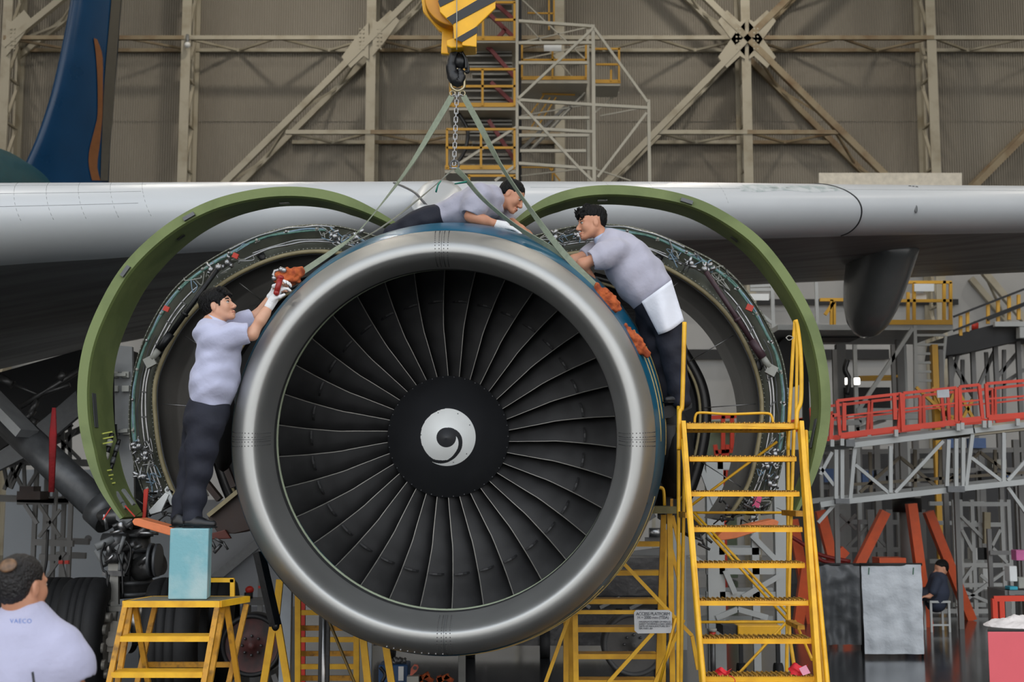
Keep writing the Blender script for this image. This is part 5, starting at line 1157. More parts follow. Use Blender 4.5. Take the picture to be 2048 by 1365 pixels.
# ---- orange railed walkway on a sloping white truss
bm = thing('lift_truss', 'sloping white truss walkway with bright orange red railings at right', 'walkway', V((at(1860, 1000, 18.5).x, 18.5, 0)))
YB = 18.0; m_or = mat('walkway_red', (206, 56, 28), .45, 0, .08, 3)
fbars(bm, 'chord', [(1706, 891, 1948, 862), (1696, 1003, 1895, 981), (1893, 981, 2380, 929), (1640, 1010, 1696, 1002), (1945, 862, 2380, 813)], YB, .075, m_dw, .07, 1.6)
fbars(bm, 'truss_post', [(1710, 888, 1700, 1002), (1945, 864, 1931, 977), (1781, 893, 1781, 986), (1897, 880, 1893, 978), (1912, 878, 1912, 978), (1926, 876, 1926, 975), (2007, 866, 2007, 964), (2090, 848, 2090, 958), (2105, 846, 2105, 956), (2200, 836, 2200, 947), (2300, 824, 2300, 938), (1672, 900, 1672, 1002), (1684, 900, 1684, 1002)], YB + .02, .05, m_dw)
fbars(bm, 'truss_brace', [(1710, 930, 1778, 987), (1886, 883, 1790, 986), (1942, 916, 2003, 963), (2088, 880, 2015, 962), (2110, 880, 2195, 944), (2295, 850, 2205, 942), (2015, 975, 2054, 1030), (1668, 1010, 1636, 1046), (1640, 935, 1668, 972), (1640, 950, 1664, 905)], YB + .04, .045, m_dw)
fbars(bm, 'rear_truss_brace', [(1720, 985, 1800, 915), (1800, 915, 1880, 980), (1880, 978, 1960, 905), (1960, 905, 2040, 965), (1700, 970, 2060, 945), (1740, 905, 1742, 990), (1830, 900, 1830, 985), (1880, 900, 1880, 985), (1990, 900, 1990, 965)], YB + 1.6, .045, mat('dusty_beige_steel', (140, 130, 112), .6, 0, .1, 2))
mb = MB()
for q in ((1669, 998, 1697, 1008), (1893, 973, 1927, 985), (1690, 880, 1708, 894)): a, b = at(q[0], q[1], YB - .05), at(q[2], q[3], YB - .05); mb = MB(); mb.box((a + b) / 2, (abs(b.x - a.x), .12, abs(b.z - a.z))); mb.build('clamp_plate', M['gunmetal'], bm)
mb = MB(); mb.prism([at(x_, y_, YB) for x_, y_ in ((1680, 882), (1948, 852), (1948, 857), (1680, 888))], (0, 1.7, 0)); mb.build('walkway_deck', m_dg, bm)
mb = MB(); mb.prism([at(x_, y_, YB) for x_, y_ in ((1946, 852), (2380, 803), (2380, 826), (1946, 872))], (0, 1.7, 0)); mb.build('side_beam', mat('beige_beam', (158, 148, 128), .55), bm)
for P0, P1, P2, P3 in (((2076, 829), (2190, 816), (2190, 746), (2074, 759)), ((2196, 815), (2330, 800), (2330, 730), (2196, 745)), ((1680, 872), (1797, 858), (1802, 788), (1674, 802)), ((1806, 857), (1912, 845), (1912, 776), (1806, 787)), ((1921, 842), (1965, 838), (1958, 770), (1919, 774)), ((1976, 836), (2070, 829), (2070, 760), (1972, 768))):
    for dY, mm in ((0, m_or), (1.6, m_or)):
        o = V((0, dY, 0)); mb = MB()
        a, b, c, d = [at(x_, y_, YB - .05) + o for x_, y_ in (P0, P1, P2, P3)]
        mb.bar(a, b, .075, .03, V((0, 1, 0))); mb.bar(d, c, .04, .04); mb.bar(a, d, .045, .045); mb.bar(b, c, .045, .045); mb.bar(a.lerp(d, .55), b.lerp(c, .55), .025, .025)
        mb.build('guard_rail', mm, bm)
fbars(bm, 'rail_post', [(1802, 787, 1806, 864), (1688, 806, 1688, 862), (1788, 792, 1790, 840), (1664, 830, 1661, 880), (1664, 832, 1676, 830)], YB - .08, .05, m_or)
for px, y in ((1684, 882), (1664, 884), (1792, 864), (1916, 852), (1924, 850), (1968, 846), (1979, 846), (2035, 842)): fbars(bm, 'rail_socket', [(px, y - 4, px, y + 10)], YB - .1, .05, m_dw)
mb = MB(); mb.prism([at(x_, y_, YB - .12) for x_, y_ in ((1874, 781), (1898, 779), (1899, 795), (1875, 796))], (0, .02, 0)); mb.build('plate', mat('grey_plate', (176, 180, 184), .4), bm)
for px, y in ((1672, 1004), (1912, 982), (2040, 966)): post_down(bm, 'support_post', px, y, YB + 1.5, .07, m_dg)
mb = MB(); c = at(1995, 828, 21); mb.loft([[c + V((r * math.cos(q), d, r * math.sin(q))) for q in [2 * pi * k / 32 for k in range(32)]] for d, r in ((0, .3), (-.05, .42), (0, .46), (.1, .42))], True, False, True)
# yellow cross braced stand behind the railings
ycs = thing('cross_braced_stand', 'yellow cross braced stand seen behind the orange walkway railing', 'stand', V((at(1880, 900, 22).x, 22, 0)))
fbars(ycs, 'brace', [(1832, 775, 1905, 842), (1865, 775, 1900, 845), (1910, 780, 1885, 842), (1920, 790, 1945, 836), (1945, 800, 1925, 838), (1888, 830, 1920, 838)], 22, .05, m_dy); post_down(ycs, 'post', 1868, 690, 22.2, .1, m_dy, 900); post_down(ycs, 'post', 1880, 700, 22.4, .08, m_dg)
# ---- orange jack legs
jk = thing('aircraft_jack', 'orange tripod aircraft jack with a grey ram behind the silver screen', 'aircraft jack', V((at(1800, 1200, 20).x, 20.4, 0)))
for q in ((1770, 1024, 1700, 1165, 20), (1822, 1008, 1852, 1232, 19.8), (1856, 1024, 1906, 1150, 20.8)):
    a, b = at(q[0], q[1], q[4]), at(q[2], q[3], q[4]); b = tofloor(a, b); mb = MB(); mb.bar(a, b, .14, .16, V((0, 1, 0))); mb.build('leg', M['orange'], jk)
c = at(1814, 1012, 20.4); mb = MB(); mb.cyl((c.x, 20.4, .1), (c.x, 20.4, c.z + .3), .12, 20); mb.build('ram', m_dg, jk)
mb = MB(); mb.cyl((c.x, 20.4, c.z - .1), (c.x, 20.4, c.z + .12), .22, 20); mb.build('collar', M['dark'], jk)
mb = MB(); a = at(1778, 1122, 20); mb.box(a, (.4, .4, .1)); mb.build('lower_plate', M['orange'], jk)
j2 = thing('aircraft_jack', 'orange jack with dark red hoses partly hidden behind the yellow stairs', 'aircraft jack', V((at(1640, 1200, 20.2).x, 20.2, 0)))
for q in ((1640, 1022, 1662, 1108, 20.0), (1662, 1130, 1690, 1100, 20.2), (1585, 1040, 1610, 1180, 20.3), (1612, 1130, 1600, 1220, 20.2)):
    a, b = at(q[0], q[1], q[4]), at(q[2], q[3], q[4]); b = tofloor(a, b) if b.z < a.z else b; mb = MB(); mb.bar(a, b, .15, .15, V((0, 1, 0))); mb.build('leg', M['orange'], j2)
for q in ([(1560, 1060), (1600, 1085), (1640, 1110), (1700, 1124)], [(1620, 1090), (1640, 1120), (1690, 1130)]): mb = MB(); mb.tube(pline(q, 19.9), .03, 8); mb.build('hose', mat('dark_red_hose', (130, 34, 30), .5), j2)
fbars(j2, 'stay', [(1672, 1020, 1672, 1128), (1680, 1030, 1712, 1060), (1712, 1030, 1680, 1062), (1718, 1040, 1718, 1128)], 20.8, .04, m_dg)
# ---- dim equipment filling the bays under the truss
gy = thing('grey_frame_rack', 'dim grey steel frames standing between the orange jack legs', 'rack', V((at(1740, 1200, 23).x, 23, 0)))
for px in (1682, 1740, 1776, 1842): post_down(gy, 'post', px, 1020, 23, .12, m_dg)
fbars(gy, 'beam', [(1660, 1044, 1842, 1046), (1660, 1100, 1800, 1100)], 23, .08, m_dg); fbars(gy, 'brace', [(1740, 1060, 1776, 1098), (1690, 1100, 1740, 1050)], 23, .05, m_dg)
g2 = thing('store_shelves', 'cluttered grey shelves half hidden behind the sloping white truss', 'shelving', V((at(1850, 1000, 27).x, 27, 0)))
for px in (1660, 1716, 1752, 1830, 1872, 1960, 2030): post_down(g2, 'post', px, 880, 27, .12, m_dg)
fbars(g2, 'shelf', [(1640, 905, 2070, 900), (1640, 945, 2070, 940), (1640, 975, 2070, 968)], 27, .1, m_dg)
rnd = random.Random(11)
for k in range(16):
    px = 1660 + 24 * k + rnd.uniform(-6, 6); y = rnd.choice((902, 942, 970)); a = at(px, y, 26.9); hh_ = rnd.uniform(.12, .3); mb = MB(); mb.box(a + V((0, 0, .05 + hh_ / 2)), (rnd.uniform(.12, .3), .3, hh_)); mb.build('bin', rnd.choice([M['white_dim'], M['gunmetal'], M['dark'], mat('blue_bin', (70, 100, 150), .5), M['gunmetal']]), g2)
wb_ = thing('dark_backdrop_wall', 'dark steel cladding behind the shelves under the white truss', 'partition', V((at(1800, 1000, 29).x, 29, 0)))
mb = MB(); a, b = at(1560, 900, 29), at(2100, 900, 29); 
for k in range(24): x0 = a.x + (b.x - a.x) * k / 24; mb.box((x0 + (b.x - a.x) / 48, 29 + .03 * (k % 2), a.z / 2), ((b.x - a.x) / 24, .06, a.z))
mb.build('panel', mat('dark_cladding', (74, 74, 76), .6, 0, .2, 1), wb_)
# ---- white tower at the right, table, rack
wt = thing('white_lattice_tower', 'white lattice tower base with cross braces at the lower right', 'tower', V((at(1960, 1200, 21.8).x, 22.2, 0)))
for px in (1907, 1918, 1943, 2002, 2016): post_down(wt, 'post', px, 1000, 21.6, .06, m_dw)
for px in (1920, 2000): post_down(wt, 'post', px, 1000, 22.8, .06, m_dw)
fbars(wt, 'beam', [(1905, 1009, 2020, 1009), (1905, 1131, 2020, 1131), (1918, 1171, 2004, 1171), (1842, 1223, 2024, 1223), (1918, 1050, 2004, 1050)], 21.6, .07, m_dw, None, 1.2)
fbars(wt, 'brace', [(1913, 1024, 2014, 1126), (2012, 1142, 1913, 1214), (1923, 1182, 1998, 1214), (1923, 1060, 1945, 1102), (1960, 1150, 1985, 1172), (1920, 1170, 1945, 1135), (2000, 1060, 1980, 1100)], 21.55, .05, m_dw)
fbars(wt, 'guide_block', [(1973, 1025, 1973, 1088)], 21.5, .1, mat('beige_block', (160, 150, 122), .6))
for px, y, m in ((1945, 1108, 0), (1958, 1108, 1), (1975, 1108, 1), (1940, 1158, 0), (1968, 1158, 0)):
    mb = MB(); mb.box(at(px, y, 22.4), (.1, .2, .2 if y < 1120 else .34)); mb.build('stored_box', M['white'] if m == 0 else M['dark'], wt)
sto = thing('stool', 'low white stool under the seated man', 'stool', V((at(1873, 1240, 19.2).x, 19.2, 0)))
a = at(1873, 1215, 19.2); mb = MB(); mb.box((a.x, 19.2, .43), (.3, .36, .03)); mb.build('seat', m_dw, sto)
for sx in (-.13, .13):
    for sy in (-.15, .15): mb = MB(); mb.bar((a.x + sx, 19.2 + sy, 0), (a.x + sx, 19.2 + sy, .42), .03, .03); mb.build('leg', m_dw, sto)
mb = MB(); mb.bar((a.x - .13, 19.05, .1), (a.x + .13, 19.05, .1), .025, .025); mb.build('stretcher', m_dw, sto)
def screen(x0, x1, y0, y1, Y, m, name, label, seed, amp):
    t = thing(name, label, 'screen', V((at((x0 + x1) / 2, y1, Y).x, Y, 0))); a, b = at(x0, y0, Y), at(x1, y0, Y); zb = at(x0, y1, Y).z; zb = max(zb, .01) if zb > 0 else .01
    mb = MB()
    def fn(u, v):
        x = a.x + (b.x - a.x) * u; z = a.z + (zb - a.z) * v; q = V((x * 2.5 + seed, z * 2.2, seed))
        return V((x + .012 * mnoise.noise(q * 1.3), Y + amp * (mnoise.noise(q) + .5 * mnoise.noise(q * 2.7) + .25 * math.sin(6 * u * pi + seed) * v), z))
    mb.grid(fn, 50, 60); mb.grid(lambda u, v: fn(u, v) + V((0, .01, 0)), 50, 60); mb.build('sheet', m, t)
    mb = MB(); mb.cyl(a + V((-.02, .03, 0)), b + V((.02, .03, 0)), .018, 8); mb.build('top_bar', M['dark'], t)
    for p in (a, b): mb = MB(); mb.cyl((p.x, Y + .06, 0), (p.x, Y + .06, p.z), .016, 8); mb.build('pole', M['dark'], t)
    return t, a, b
t, a, b = screen(1724, 1842, 1130, 1309, 16.1, M['silverfoil'], 'tarpaulin_screen', 'wrinkled silver tarpaulin screen standing upright on the floor at right', 2, .05)
for px in (1738, 1827): mb = MB(); mb.bar(at(px, 1136, 16.05), at(px - 1, 1150, 16.05), .012, .012); mb.build('tie', mat('green_tie', (60, 100, 80), .6), t)
screen(1636, 1722, 1130, 1290, 17.1, M['darkfoil'], 'tarpaulin_screen', 'dark folded tarpaulin screen left of the silver one', 7, .12)
rr = thing('red_rail_stand', 'orange red tube stand behind the red tool cabinet', 'stand', V((at(2020, 1250, 12).x, 12.2, 0)))
fbars(rr, 'top_rail', [(1986, 1198, 2070, 1197)], 12, .05, m_or); mb = MB(); bars(mb, [(1985, 1194, 2070, 1193)], 12, .02); mb.build('top_edge', M['black'], rr)
for px in (1988, 2002): post_down(rr, 'post', px, 1198, 12, .045, m_or)
post_down(rr, 'post', 2066, 1198, 12.6, .045, m_or)
bn = thing('work_bench', 'grey work bench holding a pink bag and white bins at the right edge', 'bench', V((at(2060, 1200, 19).x, 19, 0)))
a, b = at(2018, 1182, 18.8), at(2110, 1182, 18.8); mb = MB(); mb.box((a + b) / 2 + V((0, .4, -.03)), ((b - a).length, .8, .06)); mb.build('top', m_dg, bn)
for p in (a, b): mb = MB(); mb.box((p.x, 19.2, p.z / 2), (.08, .7, p.z)); mb.build('leg', m_dg, bn)
mb = MB(); mb.box((a + b) / 2 + V((0, .7, .5)), ((b - a).length, .05, .06)); mb.build('shelf', m_dg, bn); mb = MB(); mb.box((a.x + .02, 19.55, a.z + .4), (.06, .06, .9)); mb.build('shelf_post', m_dg, bn)
def bgbox(px0, py0, px1, py1, Y, dep, name, label, cat, m):
    A, B = at(px0, py1, Y), at(px1, py0, Y); mb = MB(); mb.box(((A.x + B.x) / 2, Y + dep / 2, (A.z + B.z) / 2), (B.x - A.x, dep, B.z - A.z)); return tag(mb.build(name, m, bevel=.01), label, cat)
bgbox(2033, 1101, 2060, 1122, 18.85, .2, 'bag', 'pink bag above the work bench at the right edge', 'bag', mat('pink_bag', (206, 110, 160), .7))
bgbox(2020, 1133, 2034, 1164, 18.9, .2, 'bin', 'upright cream bin on the grey work bench', 'bin', M['white'])
bgbox(2038, 1156, 2062, 1178, 18.9, .2, 'bin', 'low white bin at the right end of the grey work bench', 'bin', M['white_dim'])
bgbox(2020, 1174, 2036, 1181, 18.85, .2, 'folded_cloth', 'folded turquoise cloth on the front edge of the grey work bench', 'cloth', mat('turquoise_cloth', (60, 160, 180), .8))
# ---- white trusses and cart seen through the yellow stairs
wf = thing('white_frame_stand', 'white braced frame stand visible through the yellow stairs', 'stand', V((at(1490, 1200, 15).x, 15.3, 0)))
for px, w in ((1422, .13), (1438, .08), (1506, .08), (1556, .13)): post_down(wf, 'post', px, 925, 15, w, m_dw)
fbars(wf, 'beam', [(1412, 932, 1566, 932), (1430, 1103, 1520, 1103), (1412, 1142, 1566, 1142), (1412, 1191, 1566, 1191), (1412, 1250, 1566, 1250)], 15, .08, m_dw, None, .6)
fbars(wf, 'brace', [(1503, 1071, 1559, 1128), (1475, 1219, 1535, 1236), (1475, 1219, 1432, 1237), (1559, 1152, 1485, 1195), (1450, 1142, 1470, 1188), (1380, 1110, 1408, 1130), (1400, 930, 1430, 1010)], 14.95, .06, m_dw)
yc = thing('yellow_cart', 'small yellow cart with a flat deck seen between the two lowest yellow stair treads', 'cart', V((at(1518, 1270, 14).x, 14.2, 0)))
A, B = at(1476, 1274, 14), at(1562, 1252, 14); mb = MB(); mb.box(((A.x + B.x) / 2, 14.3, (A.z + B.z) / 2), (B.x - A.x, .6, B.z - A.z)); mb.build('deck', M['yellow_bright'], yc, bevel=.01)
A2 = at(1448, 1274, 14); mb = MB(); mb.box(((A.x + A2.x) / 2, 14.3, A.z + .06), (A.x - A2.x, .5, .1)); mb.build('battery_box', M['black'], yc)
for px in (1482, 1556): c = at(px, 1304, 14.1); mb = MB(); mb.cyl((c.x - .04, 14.1, .1), (c.x + .04, 14.1, .1), .1, 20); mb.bar((c.x, 14.1, .1), (c.x, 14.1, A.z), .04, .04); mb.build('wheel', M['rubber'], yc)
bc = thing('beacon', 'small red beacon lamp behind the left side of the yellow stairs', 'beacon', at(1425, 1273, 13.9)); mb = MB(); mb.cyl(at(1425, 1273, 13.9), at(1425, 1264, 13.9), .035, 12); mb.build('lens', M['red'], bc); mb = MB(); mb.cyl(at(1425, 1264, 13.9), at(1425, 1258, 13.9), .045, 12); mb.build('cap', M['white_dim'], bc)
c = at(1425, 1273, 13.9); mb = MB(); mb.cyl((c.x, 13.9, 0), (c.x, 13.9, c.z), .03, 8); mb.build('stem', M['darksteel'], bc)
# ---- orange red stand far behind, seen through the ring on the right
fr_ = thing('red_fence', 'distant orange red guard rails seen through the right reverser ring', 'railing', V((at(1500, 1000, 30).x, 30, 0)))
fbars(fr_, 'rail', [(1420, 836, 1560, 828), (1420, 858, 1560, 852), (1420, 930, 1470, 925), (1430, 905, 1470, 902), (1580, 845, 1668, 826), (1585, 862, 1668, 846)], 30, .09, m_or)
fbars(fr_, 'post', [(1446, 832, 1446, 900), (1464, 830, 1464, 900), (1430, 890, 1440, 960), (1455, 890, 1450, 960), (1600, 838, 1604, 900)], 30, .09, m_or)
for px in (1446, 1604): post_down(fr_, 'foot', px, 900, 30, .09, m_or)
bgbox(1420, 842, 1470, 1157, 30.3, .6, 'crate', 'tall pale green crate behind the distant orange red rails', 'crate', mat('pale_green_crate', (110, 126, 104), .6))
dkn = thing('shaded_underdeck', 'sloping dark slab for the shaded canopy left of the right cowl edge below the wing', 'underdeck', V((at(1600, 760, 25.5).x, 25.5, 0)))
mb = MB(); mb.prism([at(x_, y_, 25.0) for x_, y_ in ((1545, 702), (1590, 652), (1720, 652), (1720, 676), (1620, 676), (1600, 770), (1560, 770))], (0, .8, 0)); mb.build('underdeck', M['dark'], dkn)  # slab coloured dark in place of the shadow under the deck
post_down(dkn, 'post', 1608, 676, 25.4, .12, M['dark']); post_down(dkn, 'post', 1544, 565, 25.4, .07, m_dw); post_down(dkn, 'post', 1632, 560, 25.4, .06, m_dw)
fbars(dkn, 'beam', [(1500, 573, 1562, 570), (1500, 580, 1548, 580), (1510, 620, 1600, 690)], 25.4, .06, m_dw)
mb = MB(); mb.prism([at(x_, y_, 25.2) for x_, y_ in ((1500, 588), (1538, 588), (1538, 601), (1500, 601))], (0, .03, 0)); mb.build('sign_board', M['white'], dkn)
kind(MB().box((at(1500, 710, 41.8).x, 41.85, at(1500, 709, 41.8).z), (9, .1, .32)).build('trim_1', M['dark'])); kind(MB().box((at(1640, 602, 41.8).x, 41.85, at(1500, 604, 41.8).z), (9, .1, .18)).build('trim_2', M['dark']))
truss(at(1968, 545, YF), at(2110, 712, YF), 'brace_beam', m_col, .2, 1.6)
# ---- left side: truss dock, partition, pole
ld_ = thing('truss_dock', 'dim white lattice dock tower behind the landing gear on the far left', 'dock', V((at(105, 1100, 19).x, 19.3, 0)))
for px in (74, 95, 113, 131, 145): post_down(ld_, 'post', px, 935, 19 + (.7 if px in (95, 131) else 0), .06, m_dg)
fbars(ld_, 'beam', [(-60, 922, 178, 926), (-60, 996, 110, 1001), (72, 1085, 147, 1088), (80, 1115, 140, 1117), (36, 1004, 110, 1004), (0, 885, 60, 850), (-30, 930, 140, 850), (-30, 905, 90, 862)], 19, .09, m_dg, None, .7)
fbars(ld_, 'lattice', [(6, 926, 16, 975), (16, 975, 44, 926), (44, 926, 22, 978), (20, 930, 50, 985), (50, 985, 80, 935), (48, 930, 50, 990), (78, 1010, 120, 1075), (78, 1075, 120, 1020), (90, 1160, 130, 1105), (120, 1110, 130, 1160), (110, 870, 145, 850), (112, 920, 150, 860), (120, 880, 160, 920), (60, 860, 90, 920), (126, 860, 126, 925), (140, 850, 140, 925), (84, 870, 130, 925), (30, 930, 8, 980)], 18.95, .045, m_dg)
mb = MB(); a, b = at(44, 995, 18.8), at(90, 988, 18.8); mb.box((a + b) / 2, ((b - a).length, .4, .12)); mb.box((a + b) / 2 + V((-.05, 0, .08)), (.2, .3, .1)); mb.build('drive_unit', M['brown'], ld_)
fbars(ld_, 'stay', [(50, 1010, 75, 1048)], 18.9, .05, M['darksteel']); mb = MB(); mb.tube(pline([(96, 1060), (94, 1100), (92, 1130), (84, 1160)], 18.7), .02, 8); mb.build('cable', M['black'], ld_)
fbars(ld_, 'clamp', [(118, 1125, 126, 1125), (130, 1125, 138, 1125)], 18.8, .05, M['red'])
pp = thing('partition_panel', 'light grey panel with round holes behind the landing gear', 'partition', V((at(180, 1100, 23).x, 23, 0)))
a, b = at(16, 940, 23), at(346, 940, 23); mb = MB(); mb.box(((a.x + b.x) / 2, 23, a.z / 2), (b.x - a.x, .08, a.z)); mb.build('panel', mat('panel_blue_grey', (134, 140, 146), .6, 0, .05, .6), pp)
for px, py, r in ((192, 1028, .16), (176, 1078, .06)): c = at(px, py, 22.95); mb = MB(); mb.cyl(c, c + V((0, .03, 0)), r, 28); mb.build('hole_ring', M['black'], pp)
p2 = thing('partition_panel', 'light grey panel with a dark diagonal strut left of the engine lip', 'partition', V((at(450, 1100, 23.3).x, 23.3, 0)))
a, b = at(346, 1000, 23.3), at(600, 1000, 23.3); mb = MB(); mb.box(((a.x + b.x) / 2, 23.3, a.z / 2), (b.x - a.x, .08, a.z)); mb.build('panel', mat('panel_grey', (138, 141, 146), .6, 0, .05, .6), p2)
fbars(p2, 'strut', [(428, 1160, 546, 1062)], 23.1, .16, M['gunmetal'])
pc = thing('pole', 'thin grey pole with red clamps beside the lower left of the lip', 'pole', V((at(524, 1150, 17).x, 17, 0))); post_down(pc, 'tube', 523, 1090, 17, .06, m_dg); fbars(pc, 'clamp', [(517, 1130, 531, 1130), (517, 1175, 531, 1175)], 16.9, .03, M['red'])
bt_ = thing('pipe_bench', 'grey bench with red capped bottles behind the drum at left', 'bench', V((at(515, 1230, 15).x, 15, 0))); a, b = at(486, 1206, 15), at(545, 1206, 15); mb = MB(); mb.box((a + b) / 2 + V((0, .2, 0)), ((b - a).length, .4, .06)); mb.build('top', m_dg, bt_)
for p in (a, b): mb = MB(); mb.box((p.x, 15.2, p.z / 2), (.05, .3, p.z)); mb.build('leg', m_dg, bt_)
for px in (497, 535): t = thing('bottle', 'red capped bottle on the grey bench, ' + ('left one' if px < 510 else 'right one'), 'bottle', at(px, 1202, 15.2)); c = at(px, 1200, 15.2); mb = MB(); mb.cyl(c, c + V((0, 0, .08)), .05, 14); mb.build('body', M['dark'], t); mb = MB(); mb.ell(c + V((.01, 0, .11)), (.05, .05, .045)); mb.build('cap', M['red'], t)
ed = thing('engine_dolly', 'long low black dolly with wheels, its hidden length added to darken the floor, behind the bottom right of the lip', 'dolly', V((at(1210, 1240, 16).x, 16.3, 0)))
a, b = at(745, 1206, 16), at(1345, 1206, 16); mb = MB(); mb.box((a + b) / 2 + V((0, .4, 0)), ((b - a).length, .8, .14)); mb.build('bed', M['dark'], ed)
mb = MB(); mb.box((a + b) / 2 + V((0, .45, .0)), ((b - a).length, .6, 1.06)); mb.build('covered_load_blocker', mat('black_plastic_wrap', (44, 44, 45), .25, 0, .2, 4, bump=.5, bscale=6), ed)  # right end real; unseen left length and skirt added to darken the floor reflection
for px in (780, 940, 1090, 1240, 1320): c = at(px, 1230, 16.0); mb = MB(); mb.cyl((c.x - .06, 16.1, .16), (c.x + .06, 16.1, .16), .16, 20); mb.bar((c.x, 16.1, .16), (c.x, 16.1, a.z), .06, .06); mb.build('wheel', M['rubber'], ed)
fbars(ed, 'tie_rod', [(1100, 1214, 1150, 1196), (1150, 1196, 1180, 1216), (1200, 1216, 1240, 1196), (1260, 1218, 1300, 1198)], 15.95, .04, m_dg)
sw = thing('white_engine_stand', 'white steel engine stand behind the access platform at right', 'stand', V((at(1290, 1150, 17).x, 17.2, 0)))
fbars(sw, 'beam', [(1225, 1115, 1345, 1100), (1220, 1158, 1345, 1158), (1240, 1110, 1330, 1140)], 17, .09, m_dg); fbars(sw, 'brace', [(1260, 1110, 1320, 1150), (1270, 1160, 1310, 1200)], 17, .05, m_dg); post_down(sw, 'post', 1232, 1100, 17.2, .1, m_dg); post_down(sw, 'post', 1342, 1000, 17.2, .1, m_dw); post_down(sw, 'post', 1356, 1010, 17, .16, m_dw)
mb = MB(); mb.cyl(at(1298, 1066, 16.8), at(1322, 1066, 16.8), .06, 16); mb.build('drum_fitting', M['steel'], sw); fbars(sw, 'arm', [(1285, 1045, 1310, 1030), (1290, 1080, 1330, 1080)], 16.9, .06, M['darksteel'])
# ------------------------------------------------------------------ people
m_skin = mat('skin', (212, 164, 136), .5, 0, rgb2=(204, 150, 122), scale=14, cut=(.3, .7))
m_skin2 = mat('skin_tanned', (204, 148, 118), .5, 0, rgb2=(196, 136, 106), scale=14, cut=(.3, .7))
m_hair = mat('black_hair', (13, 12, 12), .55, 0, .4, 60, bump=.8, bscale=90, stretch=(1, 1, .35), spec=.22)
m_lip_ = mat('lip_skin', (168, 96, 84), .45, 0, .05, 20)
m_eye = mat('eye_white', (206, 200, 192), .3, 0, .02, 20)
m_iris = mat('iris_black', (22, 16, 14), .2, 0, .1, 20)
def shirtm(name, rgb): return mat(name, rgb, .8, 0, .05, 4, bump=.55, bscale=11, sheen=.2)
m_shirt = shirtm('lavender_shirt', (186, 188, 212)); m_shirt2 = shirtm('grey_lavender_shirt', (178, 176, 190)); m_shirt3 = shirtm('pale_lavender_shirt', (178, 177, 200))
m_trous = mat('navy_trousers', (30, 32, 44), .8, 0, .15, 6, bump=.6, bscale=9)
m_shoe = mat('black_shoe', (20, 20, 22), .38, 0, .2, 14)
m_glove = mat('white_cotton_glove', (232, 232, 232), .85, 0, .03, 30, bump=.3, bscale=120)
m_cuff = mat('shirt_seam', (150, 152, 176), .8)
def frame(f, roll_up=(0, 0, 1)):
    f = V(f).normalized(); u = V(roll_up); u = (u - f * u.dot(f)).normalized(); l = u.cross(f)
    return f, l, u
def head(fl, c, f, u, s=1.0, neck=None, nr=.055):
    f, l, u = frame(f, u); M = np.array([[f.x, l.x, u.x], [f.y, l.y, u.y], [f.z, l.z, u.z]])
    w = lambda x, y, z: c + (f * x + l * y + u * z) * s
    e = lambda p, r, k=.02, op='add': fl.ell(w(*p), [q * s for q in r], M, k * s, op)
    e((-.018, 0, .032), (.097, .076, .085)); e((.028, 0, -.02), (.062, .064, .088), .03)
    for sd in (-1, 1):
        fl.cap(w(-.005, .052 * sd, -.05), w(.062, .022 * sd, -.098), .022 * s, .016 * s, .03 * s)
        e((.055, .038 * sd, -.03), (.027, .024, .03), .02)
        fl.cap(w(.083, .012 * sd, .02), w(.068, .05 * sd, .018), .0095 * s, .008 * s, .012 * s)
        e((.098, .033 * sd, -.002), (.012, .017, .011), .012, 'sub')
        fl.cap(w(.094, 0, -.068), w(.082, .022 * sd, -.071), .0085 * s, .005 * s, .006 * s)
        e((-.01, .077 * sd, -.012), (.019, .009, .031), .008); e((-.004, .088 * sd, -.008), (.008, .006, .016), .005, 'sub')
        e((.099, .011 * sd, -.043), (.012, .009, .008), .008)
    fl.cap(w(.086, 0, .004), w(.112, 0, -.036), .0085 * s, .0115 * s, .012 * s)
    fl.cap(w(.092, -.016, -.0805), w(.092, .016, -.0805), .0075 * s, .0075 * s, .006 * s)
    e((.076, 0, -.102), (.02, .02, .016), .02)
    if neck is not None: fl.cap(w(-.03, 0, -.055), neck, nr, nr * 1.1, .03)
    return w, M
def face_bits(w, s, root, sides=(-1, 1)):
    for sd in sides:
        mb = MB(); mb.ell(w(.0775, .033 * sd, -.001), (.0125 * s, .013 * s, .0078 * s), None, 14, 10); ey = mb.build('eye', m_eye, root)
        mb = MB(); mb.ell(w(.0840, .0335 * sd, -.001), (.0068 * s,) * 3, None, 12, 8); mb.build('iris', m_iris, ey)
        mb = MB(); mb.tube([w(.0885, .014 * sd, .019), w(.0895, .028 * sd, .0245), w(.081, .044 * sd, .0245), w(.069, .054 * sd, .018)], [.003 * s, .0048 * s, .0042 * s, .002 * s], 8); mb.build('eyebrow', m_hair, root)
        mb = MB(); mb.tube([w(.0880, .02 * sd, .0045), w(.0888, .033 * sd, .0075), w(.081, .047 * sd, .003)], .0022 * s, 6); mb.build('eyelid', m_hair, root)
    mb = MB(); mb.tube([w(.0905, -.024, -.0742), w(.1005, -.01, -.074), w(.1015, 0, -.0748), w(.1005, .01, -.074), w(.0905, .024, -.0742)], .0034 * s, 8); mb.build('lips', m_lip_, root)
